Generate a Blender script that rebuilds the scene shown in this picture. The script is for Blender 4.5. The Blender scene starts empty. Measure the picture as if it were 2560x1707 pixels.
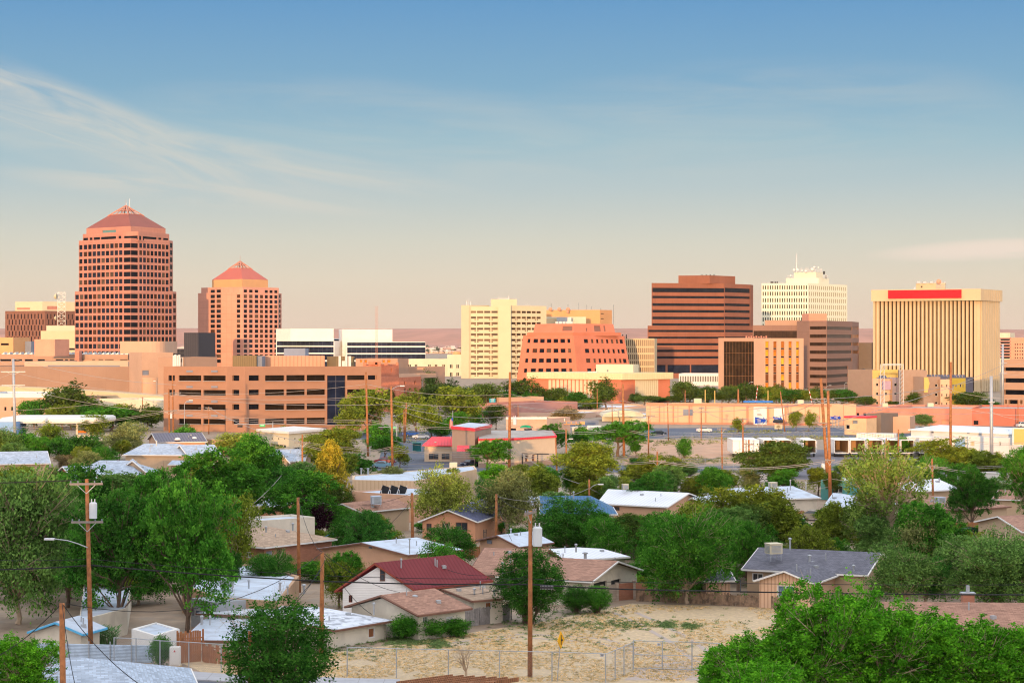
import bpy, math, random
import numpy as np
from mathutils import Vector, Matrix
random.seed(7)
S = bpy.context.scene
COL = S.collection
F, CZ, HY, CX = 4978.0, 20.0, 853.5, 1280.0      # focal length in photo pixels, eye height (m), horizon row, centre column
def D(py): return CZ * F / (py - HY)               # distance of a point of the flat ground seen at row py
def gx(px, Y): return (px - CX) * Y / F
def zz(py, Y): return CZ - (py - HY) * Y / F
def P3(px, py, Y): return Vector((gx(px, Y), Y, zz(py, Y)))

# ------------------------------------------------------------------ materials
def _n(nt, t, **kw):
    n = nt.nodes.new(t)
    for k, v in kw.items(): setattr(n, k, v)
    return n
def rgba(c): return (c[0], c[1], c[2], 1)
def M(name, c, rough=.85, v=.1, s=.5, pat=None, c2=None, a=.3, b=.1, metal=0.0, spec=.3, stain=0.0, bump=0.0, mort=.02):
    """procedural material: base colour, two octaves of soft weathering, optional pattern laid in metres along the surface"""
    m = bpy.data.materials.new(name); m.use_nodes = True; nt = m.node_tree; L = nt.links
    bs = nt.nodes['Principled BSDF']
    bs.inputs['Roughness'].default_value = rough; bs.inputs['Metallic'].default_value = metal
    bs.inputs['Specular IOR Level'].default_value = spec
    geo = _n(nt, 'ShaderNodeNewGeometry')
    no = _n(nt, 'ShaderNodeTexNoise'); no.inputs['Scale'].default_value = s; no.inputs['Detail'].default_value = 7
    no.inputs['Roughness'].default_value = .62
    L.new(geo.outputs['Position'], no.inputs['Vector'])
    mr = _n(nt, 'ShaderNodeMapRange'); mr.inputs[1].default_value = .28; mr.inputs[2].default_value = .72
    mr.inputs[3].default_value = 1 - v; mr.inputs[4].default_value = 1 + v
    L.new(no.outputs['Fac'], mr.inputs[0])
    col = None
    if pat:
        uv = _n(nt, 'ShaderNodeUVMap'); uv.uv_map = 'UVMap'
        if pat in ('brick', 'shingle', 'block', 'grid', 'board', 'vboard'):
            br = _n(nt, 'ShaderNodeTexBrick')
            br.inputs['Scale'].default_value = 1
            br.offset = {'grid': 0, 'board': .5, 'vboard': 0}.get(pat, .5)
            br.inputs['Brick Width'].default_value = a; br.inputs['Row Height'].default_value = b
            br.inputs['Mortar Size'].default_value = mort; br.inputs['Mortar Smooth'].default_value = .1
            br.inputs['Bias'].default_value = 0
            k = .78 if pat == 'shingle' else .9
            if pat == 'grid': k = .97
            br.inputs['Color1'].default_value = rgba([x * k for x in c]); br.inputs['Color2'].default_value = rgba([x * (2 - k) for x in c])
            br.inputs['Mortar'].default_value = rgba(c2 or [x * .6 for x in c])
            L.new(uv.outputs['UV'], br.inputs['Vector']); col = br.outputs['Color']
            if bump:
                bp = _n(nt, 'ShaderNodeBump'); bp.inputs['Strength'].default_value = bump; bp.inputs['Distance'].default_value = .03
                inv = _n(nt, 'ShaderNodeMath', operation='SUBTRACT'); inv.inputs[0].default_value = 1
                L.new(br.outputs['Fac'], inv.inputs[1]); L.new(inv.outputs[0], bp.inputs['Height']); L.new(bp.outputs[0], bs.inputs['Normal'])
        else:                                        # ribs: 'vrib' vertical ribs every a metres, 'hrib' horizontal
            w = _n(nt, 'ShaderNodeTexWave', bands_direction='X' if pat == 'vrib' else 'Y', wave_profile='SIN')
            w.inputs['Scale'].default_value = 1 / a * .314
            L.new(uv.outputs['UV'], w.inputs['Vector'])
            mx = _n(nt, 'ShaderNodeMix', data_type='RGBA'); mx.inputs['A'].default_value = rgba(c2 or [x * .75 for x in c]); mx.inputs['B'].default_value = rgba(c)
            rr = _n(nt, 'ShaderNodeMapRange'); rr.inputs[1].default_value = .05; rr.inputs[2].default_value = .3
            L.new(w.outputs['Fac'], rr.inputs[0]); L.new(rr.outputs[0], mx.inputs['Factor']); col = mx.outputs['Result']
            bp = _n(nt, 'ShaderNodeBump'); bp.inputs['Strength'].default_value = bump or .4; bp.inputs['Distance'].default_value = .03
            L.new(w.outputs['Fac'], bp.inputs['Height']); L.new(bp.outputs[0], bs.inputs['Normal'])
    elif bump:
        bp = _n(nt, 'ShaderNodeBump'); bp.inputs['Strength'].default_value = bump; bp.inputs['Distance'].default_value = .05
        L.new(no.outputs['Fac'], bp.inputs['Height']); L.new(bp.outputs[0], bs.inputs['Normal'])
    mul = _n(nt, 'ShaderNodeMix', data_type='RGBA', blend_type='MULTIPLY'); mul.inputs['Factor'].default_value = 1
    if col is not None: L.new(col, mul.inputs['A'])
    else: mul.inputs['A'].default_value = rgba(c)
    L.new(mr.outputs[0], mul.inputs['B'])
    out = mul.outputs['Result']
    if stain:                                        # patches of wear with a shape of their own
        n2 = _n(nt, 'ShaderNodeTexNoise'); n2.inputs['Scale'].default_value = s * .9; n2.inputs['Detail'].default_value = 8; n2.inputs['Distortion'].default_value = .6
        L.new(geo.outputs['Position'], n2.inputs['Vector'])
        m2 = _n(nt, 'ShaderNodeMapRange'); m2.inputs[1].default_value = .5; m2.inputs[2].default_value = .62; m2.inputs[4].default_value = stain
        L.new(n2.outputs['Fac'], m2.inputs[0])
        x2 = _n(nt, 'ShaderNodeMix', data_type='RGBA'); L.new(m2.outputs[0], x2.inputs['Factor']); L.new(out, x2.inputs['A'])
        x2.inputs['B'].default_value = rgba(c2 or [x * .5 for x in c]); out = x2.outputs['Result']
    L.new(out, bs.inputs['Base Color'])
    return m
def GLASS(name, c=(.006, .007, .012), rough=.25, a=0, b=0, line=(.03, .03, .035), spec=.06, mort=.08, warm=None):
    m = M(name, c, rough=rough, v=.5, s=.25, pat='grid' if a else None, a=a or 1, b=b or 1, c2=line, spec=spec, mort=mort, stain=.6 if warm else 0)
    return m

# ------------------------------------------------------------------ mesh building
ORG = {}
def org(o): return ORG.get(o.name, Vector((0, 0, 0))) if o else Vector((0, 0, 0))
def tag(o, label=None, cat=None, group=None, kind=None):
    if label: o['label'] = label
    if cat: o['category'] = cat
    if group: o['group'] = group
    if kind: o['kind'] = kind
    return o
def thing(name, label, cat, loc=(0, 0, 0), group=None):
    o = bpy.data.objects.new(name, None); COL.objects.link(o); o.location = loc; o.empty_display_size = .5
    ORG[o.name] = Vector(loc)
    return tag(o, label, cat, group)
class MB:
    def __init__(s): s.v = []; s.f = []; s.m = []
    def add(s, vs, fs, mi=0):
        k = len(s.v); s.v += [tuple(x) for x in vs]; s.f += [tuple(i + k for i in f) for f in fs]; s.m += [mi] * len(fs)
    def poly(s, pts, mi=0): s.add(pts, [tuple(range(len(pts)))], mi)
    def box(s, c, d, rz=0, mi=0, R=None):
        hx, hy, hz = d[0] / 2, d[1] / 2, d[2] / 2
        R = R or Matrix.Rotation(rz, 3, 'Z'); c = Vector(c)
        vs = [c + R @ Vector((x, y, z)) for z in (-hz, hz) for x, y in ((-hx, -hy), (hx, -hy), (hx, hy), (-hx, hy))]
        s.add(vs, [(3, 2, 1, 0), (4, 5, 6, 7), (0, 1, 5, 4), (1, 2, 6, 5), (2, 3, 7, 6), (3, 0, 4, 7)], mi)
    def prism(s, pts, z0, z1, mi=0, top=None, bottom=True):
        n = len(pts); vs = [(p[0], p[1], z0) for p in pts] + [(p[0], p[1], z1) for p in pts]
        s.add(vs, [(i, (i + 1) % n, (i + 1) % n + n, i + n) for i in range(n)], mi)
        s.add(vs[n:], [tuple(range(n))], mi if top is None else top)
        if bottom: s.add(vs[:n], [tuple(range(n))[::-1]], mi)
    def tube(s, pts, rs, n=6, mi=0, cap=True):
        pts = [Vector(p) for p in pts]
        if not hasattr(rs, '__len__'): rs = [rs] * len(pts)
        vs = []; up = None
        for i, p in enumerate(pts):
            d = (pts[min(i + 1, len(pts) - 1)] - pts[max(i - 1, 0)])
            d = d.normalized() if d.length > 1e-9 else Vector((0, 0, 1))
            if up is None: up = Vector((1, 0, 0)) if abs(d.x) < .8 else Vector((0, 1, 0))
            a = (up - d * up.dot(d)).normalized(); b = d.cross(a); up = a
            for k in range(n):
                t = 2 * math.pi * (k + .5) / n
                vs.append(p + (a * math.cos(t) + b * math.sin(t)) * rs[i])
        fs = [(i * n + k, i * n + (k + 1) % n, (i + 1) * n + (k + 1) % n, (i + 1) * n + k) for i in range(len(pts) - 1) for k in range(n)]
        if cap: fs += [tuple(range(n))[::-1], tuple((len(pts) - 1) * n + k for k in range(n))]
        s.add(vs, fs, mi)
    def cyl(s, c, r, h, n=12, r2=None, mi=0): s.tube([c, Vector(c) + Vector((0, 0, h))], [r, r if r2 is None else r2], n, mi)
    def lathe(s, prof, c, n=12, mi=0, axis='Z'):
        c = Vector(c); vs = []
        for r, h in prof:
            for k in range(n):
                t = 2 * math.pi * k / n; x, y = r * math.cos(t), r * math.sin(t)
                vs.append(c + (Vector((x, y, h)) if axis == 'Z' else Vector((x, h, y)) if axis == 'Y' else Vector((h, x, y))))
        s.add(vs, [(i * n + k, i * n + (k + 1) % n, (i + 1) * n + (k + 1) % n, (i + 1) * n + k) for i in range(len(prof) - 1) for k in range(n)], mi)
    def build(s, name, mats, par=None, smooth=False, loc=None):
        if not isinstance(mats, (list, tuple)): mats = [mats]
        o0 = org(par) if par is not None else Vector(loc or (0, 0, 0))
        me = bpy.data.meshes.new(name)
        V = np.array(s.v, dtype=np.float64) - np.array(o0)
        me.from_pydata(V.tolist(), [], s.f)
        for m in mats: me.materials.append(m)
        me.polygons.foreach_set('material_index', s.m)
        if smooth: me.polygons.foreach_set('use_smooth', [True] * len(s.f))
        # UVs in metres: u runs level along the surface, v up the slope
        me.update()
        nl = len(me.loops); nf = len(me.polygons)
        nrm = np.empty(nf * 3); me.polygons.foreach_get('normal', nrm); nrm = nrm.reshape(-1, 3)
        tot = np.empty(nf, dtype=np.int32); me.polygons.foreach_get('loop_total', tot)
        vi = np.empty(nl, dtype=np.int32); me.loops.foreach_get('vertex_index', vi)
        N = np.repeat(nrm, tot, axis=0); T = np.stack([-N[:, 1], N[:, 0], np.zeros(nl)], 1); ln = np.linalg.norm(T, axis=1)
        flat = ln < .02; T[flat] = (1, 0, 0); ln[flat] = 1; T /= ln[:, None]; B = np.cross(N, T); P = V[vi]
        uv = me.uv_layers.new(name='UVMap'); uv.data.foreach_set('uv', np.stack([(P * T).sum(1), (P * B).sum(1)], 1).ravel())
        o = bpy.data.objects.new(name, me); COL.objects.link(o)
        if par is not None: o.parent = par; ORG[o.name] = o0
        else: o.location = o0; ORG[o.name] = o0
        return o

def facade(mb, P4, rects, rec=.25, mi=0):
    """wall through the corners bl, br, tr, tl with real openings cut at rects (u0,u1,v0,v1, fractions); returns the recessed panes"""
    bl, br, tr, tl = [Vector(p) for p in P4]
    n = (br - bl).cross(tl - bl).normalized()
    rd = lambda x: round(min(max(x, 0.0), 1.0), 6)
    rects = [tuple(rd(x) for x in r[:4]) for r in rects]; rects = [r for r in rects if r[1] > r[0] and r[3] > r[2]]
    us = sorted({0.0, 1.0} | {x for r in rects for x in r[:2]}); vs = sorted({0.0, 1.0} | {x for r in rects for x in r[2:]})
    def P(u, v): return (bl * (1 - u) + br * u) * (1 - v) + (tl * (1 - u) + tr * u) * v
    ui = {x: i for i, x in enumerate(us)}; vi = {x: i for i, x in enumerate(vs)}
    hole = np.zeros((len(us), len(vs)), bool)
    for r in rects: hole[ui[r[0]]:ui[r[1]], vi[r[2]]:vi[r[3]]] = True
    nv = len(vs); k = len(mb.v)
    mb.v += [tuple(P(u, v)) for u in us for v in vs]
    for i in range(len(us) - 1):
        for j in range(nv - 1):
            if not hole[i, j]:
                mb.f.append((k + i * nv + j, k + (i + 1) * nv + j, k + (i + 1) * nv + j + 1, k + i * nv + j + 1)); mb.m.append(mi)
    out = []
    for (a, b, c, d) in rects:
        q = [P(a, c), P(b, c), P(b, d), P(a, d)]; w = [x - n * rec for x in q]
        for i in range(4): j = (i + 1) % 4; mb.poly([q[i], w[i], w[j], q[j]], mi)
        out.append([x + n * .01 for x in w])
    return out

def pxplane(A, B, px):
    """fraction along A->B (plan points) of the vertical line seen at column px"""
    k = (px - CX) / F; dx, dy = B[0] - A[0], B[1] - A[1]
    return (k * A[1] - A[0]) / (dx - k * dy)
def lin(a, b, n, duty=.6):
    st = (b - a) / n
    return [(a + st * (i + .5 - duty / 2), a + st * (i + .5 + duty / 2)) for i in range(n)]
def rowsat(y0, step, n, h): return [(y0 + step * i, y0 + step * i + h) for i in range(n)]

class Bld:
    """one building: an Empty with wall, roof, window... parts"""
    def __init__(s, name, label, px, Y, cat='building', group=None):
        s.t = thing(name, label, cat, (gx(px, Y), Y, 0), group); s.nw = {}; s.rest = {}; s.cache = {}
    def win(s, q, mat, name='window', frame=None, mull=0):
        s.nw[name] = s.nw.get(name, 0) + 1
        if s.nw[name] > 99:
            if (name, mat.name) not in s.rest: s.rest[(name, mat.name)] = (MB(), mat)
            s.rest[(name, mat.name)][0].poly(q); return
        c = sum((Vector(p) for p in q), Vector()) / 4
        rel = tuple(round(x, 3) for p in q for x in (Vector(p) - c))
        key = (rel, mat.name, bool(frame))
        if key in s.cache:
            src = s.cache[key]; o = src.copy(); COL.objects.link(o); o.parent = s.t; o.location = c - ORG[s.t.name]
            for ch in src.children:
                d = ch.copy(); COL.objects.link(d); d.parent = o
            return o
        q = [Vector(p) - c for p in q]; mb = MB()
        if frame:
            ctr = Vector(); n = (q[1] - q[0]).cross(q[3] - q[0]).normalized()
            U = (q[1] - q[0]); V = (q[3] - q[0]); w, h = U.length, V.length; U /= w; V /= h; t = min(.07, w * .12); R = Matrix((U, n, V)).transposed()
            for cx, cz, dw, dh in ((0, h / 2 - t / 2, w, t), (0, -h / 2 + t / 2, w, t), (-w / 2 + t / 2, 0, t, h - 2 * t), (w / 2 - t / 2, 0, t, h - 2 * t)) + tuple(((k + 1) / (mull + 1) * w - w / 2, 0, t * .8, h - 2 * t) for k in range(mull)):
                mb.box(U * cx + V * cz + n * .05, (dw, .1, dh), R=R)
            o = mb.build(name, frame); pm = MB(); pm.poly(q); pn = pm.build('pane', mat); pn.parent = o
        else: mb.poly(q); o = mb.build(name, mat)
        o.parent = s.t; o.location = c - ORG[s.t.name]; s.cache[key] = o
        return o
    def flush(s):
        for (nm, _), (mb, mat) in s.rest.items(): tag(mb.build(nm, mat, s.t), kind='stuff')
        s.rest = {}
    def block(s, foot, pyt=None, wall=None, roof=None, faces=None, z0=0, z1=None, part='wall', roofpart='roof', depth=None, para=.5, ref=0):
        """foot: [(px,Y),...] seen from the camera, left to right"""
        pts = [Vector((gx(p, Y), Y)) for p, Y in foot]
        if len(pts) == 2:
            d = pts[1] - pts[0]; nrm = Vector((-d.y, d.x)).normalized() * (depth or d.length * .7)
            pts += [pts[1] + nrm, pts[0] + nrm]
        elif len(pts) == 3: pts.append(pts[0] + pts[2] - pts[1])
        if z1 is None: z1 = zz(pyt, foot[ref][1])
        if isinstance(z0, tuple): z0 = zz(z0[0], foot[ref][1])
        mb = MB(); n = len(pts); faces = faces or {}
        for i in range(n):
            A, B = pts[i], pts[(i + 1) % n]; rects = []; mats = []
            for fc in (faces.get(i) or []):
                rp = fc.get('ref'); Ya = A.y if rp is None else (A + (B - A) * pxplane(A, B, rp)).y
                for (c0, c1) in fc['cols']:
                    u0, u1 = pxplane(A, B, c0), pxplane(A, B, c1)
                    for (r0, r1) in fc['rows']:
                        a = (zz(r1, Ya) - z0) / (z1 - z0); b = (zz(r0, Ya) - z0) / (z1 - z0)
                        if b > a > 0 and b < 1 and -1e-6 <= u0 < u1 <= 1 + 1e-6: rects.append((u0, u1, a, b)); mats.append(fc)
            q4 = [(A.x, A.y, z0), (B.x, B.y, z0), (B.x, B.y, z1), (A.x, A.y, z1)]
            panes = facade(mb, q4, rects, (mats[0].get('rec', .3) if mats else .3))
            for q, fc in zip(panes, mats): s.win(q, random.choice(fc['mat']) if isinstance(fc['mat'], list) else fc['mat'], fc.get('part', 'window'), fc.get('frame'), fc.get('mull', 0))
        ctr = sum(pts, Vector((0, 0))) / n; t = .35
        inn = [p + (ctr - p).normalized() * t for p in pts]
        if para > 0:
            for i in range(n):
                j = (i + 1) % n; a, b, c, d = pts[i], pts[j], inn[j], inn[i]
                mb.poly([(a.x, a.y, z1), (b.x, b.y, z1), (c.x, c.y, z1), (d.x, d.y, z1)])
                mb.poly([(d.x, d.y, z1), (c.x, c.y, z1), (c.x, c.y, z1 - para), (d.x, d.y, z1 - para)])
        mb.build(part, wall, s.t)
        rb = MB(); rb.poly([(p.x, p.y, z1 - para) for p in (inn if para > 0 else pts)]); rb.build(roofpart, roof or wall, s.t)
        return pts, z1
    def add(s, mb, name, mat, par=None, smooth=False): return mb.build(name, mat, s.t if par is None else par, smooth)
# ------------------------------------------------------------------ camera, sky, sun
cam = bpy.data.cameras.new('Camera'); co = bpy.data.objects.new('Camera', cam); COL.objects.link(co); S.camera = co
cam.sensor_width = 36; cam.lens = F / 2560 * 36; cam.clip_start = 1; cam.clip_end = 60000
co.location = (0, 0, CZ); co.rotation_euler = (math.radians(90), 0, 0)
ELEV, AZ = 3.2, -10.0        # the low sun stands behind the camera, a little to its left
sd = Vector((math.sin(math.radians(AZ)) * math.cos(math.radians(ELEV)), -math.cos(math.radians(AZ)) * math.cos(math.radians(ELEV)), math.sin(math.radians(ELEV))))
sun = bpy.data.lights.new('Sun', 'SUN'); so = bpy.data.objects.new('Sun', sun); COL.objects.link(so)
sun.energy = 4.5; sun.angle = math.radians(.5); sun.color = (1, .60, .29)
so.rotation_euler = sd.to_track_quat('Z', 'Y').to_euler()
so.location = (0, -50, 60)
W = bpy.data.worlds.new('World'); S.world = W; W.use_nodes = True; W.cycles.sampling_method = 'NONE'; nt = W.node_tree; L = nt.links
for n in list(nt.nodes): nt.nodes.remove(n)
out = _n(nt, 'ShaderNodeOutputWorld'); bg = _n(nt, 'ShaderNodeBackground'); L.new(bg.outputs[0], out.inputs[0])
sky = _n(nt, 'ShaderNodeTexSky', sky_type='NISHITA'); sky.sun_disc = False
sky.sun_elevation = math.radians(ELEV); sky.sun_rotation = math.atan2(sd.x, sd.y)
sky.altitude = 1500; sky.air_density = 1.0; sky.dust_density = 1.0; sky.ozone_density = 1.5
bg.inputs['Strength'].default_value = .15
tc = _n(nt, 'ShaderNodeTexCoord'); sep = _n(nt, 'ShaderNodeSeparateXYZ'); L.new(tc.outputs['Generated'], sep.inputs[0])
# dawn haze: the lower sky is washed with a warm-to-blue veil by elevation
def math_(op, a, b=None, clamp=False):
    n = _n(nt, 'ShaderNodeMath', operation=op); n.use_clamp = clamp
    for i, x in enumerate((a, b)):
        if x is None: continue
        if isinstance(x, (int, float)): n.inputs[i].default_value = x
        else: L.new(x, n.inputs[i])
    return n.outputs[0]
rmp = _n(nt, 'ShaderNodeValToRGB'); el = math_('MULTIPLY', sep.outputs['Z'], 2.0); L.new(el, rmp.inputs[0])
cr = rmp.color_ramp
stops = [(-.02, (.82, .64, .52)), (.02, (.82, .655, .53)), (.06, (.80, .70, .58)), (.10, (.70, .685, .61)), (.154, (.50, .60, .64)), (.20, (.34, .53, .64)), (.25, (.22, .43, .62)), (.34, (.12, .33, .62)), (.46, (.36, .56, .84)), (.62, (1.0, 1.15, 1.35)), (1, (1.45, 1.55, 1.72))]
while len(cr.elements) > 1: cr.elements.remove(cr.elements[0])
for i, (p, c) in enumerate(stops):
    e = cr.elements[0] if i == 0 else cr.elements.new(max(p, 0)); e.position = max(p, 0); e.color = rgba(c)
# cirrus streaks, laid out on the sky dome by direction
iy = math_('MAXIMUM', sep.outputs['Y'], .05)
cu = math_('DIVIDE', sep.outputs['X'], iy); cv = math_('DIVIDE', sep.outputs['Z'], iy)
def streak(cxu, cvv, ang, lu, lv, seed, sc, thr0, thr1):
    """soft oval patch (centre cxu,cvv; half sizes lu,lv; turned by ang) filled with fibrous noise"""
    ca, sa = math.cos(ang), math.sin(ang)
    du = math_('SUBTRACT', cu, cxu); dv = math_('SUBTRACT', cv, cvv)
    a = math_('ADD', math_('MULTIPLY', du, ca), math_('MULTIPLY', dv, sa)); b = math_('SUBTRACT', math_('MULTIPLY', dv, ca), math_('MULTIPLY', du, sa))
    comb = _n(nt, 'ShaderNodeCombineXYZ'); L.new(math_('MULTIPLY', a, sc), comb.inputs[0]); L.new(math_('MULTIPLY', b, sc * 7), comb.inputs[1]); comb.inputs[2].default_value = seed
    ns = _n(nt, 'ShaderNodeTexNoise'); ns.inputs['Scale'].default_value = 1; ns.inputs['Detail'].default_value = 5; ns.inputs['Roughness'].default_value = .6; ns.inputs['Distortion'].default_value = .7
    L.new(comb.outputs[0], ns.inputs['Vector'])
    mr = _n(nt, 'ShaderNodeMapRange', interpolation_type='SMOOTHSTEP'); mr.inputs[1].default_value = thr0; mr.inputs[2].default_value = thr1; L.new(ns.outputs['Fac'], mr.inputs[0])
    r = math_('ADD', math_('POWER', math_('ABSOLUTE', math_('DIVIDE', a, lu)), 2), math_('POWER', math_('ABSOLUTE', math_('DIVIDE', b, lv)), 2))
    fall = _n(nt, 'ShaderNodeMapRange', interpolation_type='SMOOTHSTEP'); fall.inputs[1].default_value = 1.0; fall.inputs[2].default_value = .0; L.new(r, fall.inputs[0])
    return math_('MULTIPLY', mr.outputs[0], fall.outputs[0], True)
U = lambda px: (px - CX) / F
V_ = lambda py: (HY - py) / F
masks = [math_('MULTIPLY', streak(U(-40), V_(225), -.34, .22, .022, 3.1, 9, .33, .70), .88),
         math_('MULTIPLY', streak(U(520), V_(375), -.16, .16, .012, 8.2, 9, .30, .64), .6),
         math_('MULTIPLY', streak(U(250), V_(345), -.2, .16, .02, 5.7, 9, .32, .68), .45),
         math_('MULTIPLY', streak(U(500), V_(480), -.1, .12, .009, 1.4, 10, .3, .62), .6),
         math_('MULTIPLY', streak(U(1000), V_(330), -.08, .16, .03, 11.5, 8, .34, .75), .28),
         math_('MULTIPLY', streak(U(1900), V_(300), .05, .16, .035, 21.5, 8, .34, .75), .28)]
mk = masks[0]
for m_ in masks[1:]: mk = math_('MAXIMUM', mk, m_)
# old vapour trail: a thin curved line from the left edge
tl = math_('SUBTRACT', cv, math_('ADD', math_('MULTIPLY', math_('ADD', cu, .2571), -.36), V_(292)))
tl = math_('ABSOLUTE', tl); mt = _n(nt, 'ShaderNodeMapRange', interpolation_type='SMOOTHSTEP'); mt.inputs[1].default_value = .0011; mt.inputs[2].default_value = .0001; L.new(tl, mt.inputs[0])
me_ = _n(nt, 'ShaderNodeMapRange', interpolation_type='SMOOTHSTEP'); me_.inputs[1].default_value = U(500); me_.inputs[2].default_value = U(150); L.new(cu, me_.inputs[0])
mk = math_('MAXIMUM', mk, math_('MULTIPLY', math_('MULTIPLY', mt.outputs[0], me_.outputs[0]), .5))
pk = math_('MULTIPLY', streak(U(2500), V_(622), .05, .075, .0065, 31.5, 14, .2, .5), .95)
mixv = _n(nt, 'ShaderNodeMix', data_type='RGBA'); mixv.inputs['Factor'].default_value = .86
sc_ = _n(nt, 'ShaderNodeMix', data_type='RGBA', blend_type='MULTIPLY'); sc_.inputs['Factor'].default_value = 1
L.new(rmp.outputs[0], sc_.inputs['A']); sc_.inputs['B'].default_value = (6.6, 6.6, 6.6, 1)
rear = _n(nt, 'ShaderNodeMapRange', interpolation_type='SMOOTHSTEP'); rear.inputs[1].default_value = 0; rear.inputs[2].default_value = -.7; L.new(sep.outputs['Y'], rear.inputs[0])
rmx = _n(nt, 'ShaderNodeMix', data_type='RGBA'); L.new(rear.outputs[0], rmx.inputs['Factor']); L.new(sc_.outputs['Result'], rmx.inputs['A']); rmx.inputs['B'].default_value = (12.0, 11.3, 11.6, 1)   # the bright dawn sky behind the camera
L.new(sky.outputs[0], mixv.inputs['A']); L.new(rmx.outputs['Result'], mixv.inputs['B'])
cl = _n(nt, 'ShaderNodeMix', data_type='RGBA'); L.new(mk, cl.inputs['Factor']); L.new(mixv.outputs['Result'], cl.inputs['A']); cl.inputs['B'].default_value = (4.6, 4.4, 3.9, 1)
c2 = _n(nt, 'ShaderNodeMix', data_type='RGBA'); L.new(pk, c2.inputs['Factor']); L.new(cl.outputs['Result'], c2.inputs['A']); c2.inputs['B'].default_value = (5.7, 4.85, 4.1, 1)
L.new(c2.outputs['Result'], bg.inputs['Color'])
S.view_settings.view_transform = 'Standard'; S.view_settings.look = 'None'; S.view_settings.exposure = 0; S.view_settings.gamma = 1
S.render.engine = 'CYCLES'
S.cycles.use_denoising = True; S.cycles.denoiser = 'OPENIMAGEDENOISE'; S.cycles.denoising_input_passes = 'RGB_ALBEDO_NORMAL'; S.cycles.denoising_prefilter = 'ACCURATE'; S.cycles.pixel_filter_type = 'BLACKMAN_HARRIS'; S.cycles.filter_width = 1.15; S.cycles.max_bounces = 5; S.cycles.diffuse_bounces = 1; S.cycles.glossy_bounces = 2; S.cycles.transmission_bounces = 2
S.cycles.transparent_max_bounces = 8; S.cycles.use_adaptive_sampling = True; S.cycles.adaptive_threshold = .015

# ------------------------------------------------------------------ ground, mesa, roads
def hsh(x, y): return math.sin(x * 12.9898 + y * 78.233) * 43758.5453 % 1
def vn(x, y):
    xi, yi = math.floor(x), math.floor(y); fx, fy = x - xi, y - yi; fx = fx * fx * (3 - 2 * fx); fy = fy * fy * (3 - 2 * fy)
    return (hsh(xi, yi) * (1 - fx) + hsh(xi + 1, yi) * fx) * (1 - fy) + (hsh(xi, yi + 1) * (1 - fx) + hsh(xi + 1, yi + 1) * fx) * fy
def gh(x, y):
    if y < -40: return min(1, (-40 - y) / 150) * 29.0 + (vn(x * .02, y * .02) + .5 * vn(x * .07, y * .05) - .75) * 4.5 * min(1, (-40 - y) / 60)
    if y > 3200:
        t = (y - 7900) / 900 - (vn(x * .0016, 2) - .5) * .8 - (vn(x * .006, 7) - .5) * .25; t = max(t, 0); r = (vn(x * .0009, y * .0007) - .5) * 16 + (vn(x * .004, y * .003) - .5) * 5
        top = 71 + (vn(x * .0006 + 4, 3) - .5) * 14
        return top * (1 - (1 - min(t, 1)) ** 2) * .93 + 5 * min((y - 3200) / 4700, 1) + r * min(t, 1) * .3
    return 0.0
def sheet(name, xs, ys, hf, mat, kind='structure'):
    mb = MB(); nx = len(xs)
    mb.v = [(x, y, hf(x, y)) for y in ys for x in xs]
    mb.f = [(j * nx + i, j * nx + i + 1, (j + 1) * nx + i + 1, (j + 1) * nx + i) for j in range(len(ys) - 1) for i in range(nx - 1)]; mb.m = [0] * len(mb.f)
    return tag(mb.build(name, mat, None, smooth=True), kind=kind)
m_dirt = M('dirt', (.34, .25, .175), v=.28, s=.35, bump=.5, stain=.55, c2=(.30, .25, .20))
m_mesa = M("mesa_soil", (.42, .195, .13), v=.16, s=.0045, stain=.35, c2=(.25, .135, .09))
xs = [-9000, -4000, -2000, -1200, -800] + list(range(-600, 601, 12)) + [800, 1200, 2000, 4000, 9000]
ys = [-700, -500, -400] + list(range(-330, -20, 10)) + [-20, 0, 60, 140, 400, 800, 1200, 1700, 2300, 3190]
sheet('ground', xs, ys, gh, m_dirt)
sheet('mesa_hill', list(range(-4200, 4201, 60)), [3150, 3200] + list(range(3300, 9400, 60)) + [10500, 12000], lambda x, y: gh(x, y) + (.05 if y > 3190 else -.3), m_mesa)
def strip(name, pts, w, mat, z=.012, kind='structure'):
    """flat band w metres wide along plan points"""
    mb = MB(); pts = [Vector(p) for p in pts]; Lr = []
    for i, p in enumerate(pts):
        d = (pts[min(i + 1, len(pts) - 1)] - pts[max(i - 1, 0)]).normalized(); n = Vector((-d.y, d.x)) * w / 2
        Lr.append((p + n, p - n))
    for (a, b), (c, d) in zip(Lr, Lr[1:]): mb.poly([(b.x, b.y, z), (d.x, d.y, z), (c.x, c.y, z), (a.x, a.y, z)][::-1])
    return tag(mb.build(name, mat), kind=kind)
def area(name, pts, mat, z=.008, h=0, kind='structure'):
    """ground area given by photo pixels of its corners on the ground"""
    mb = MB(); q = [(gx(px, D(py)), D(py)) for px, py in pts]
    if h: mb.prism(q, z - .05, h, bottom=False)
    else: mb.poly([(x, y, z) for x, y in q])
    return tag(mb.build(name, mat), kind=kind)
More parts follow.
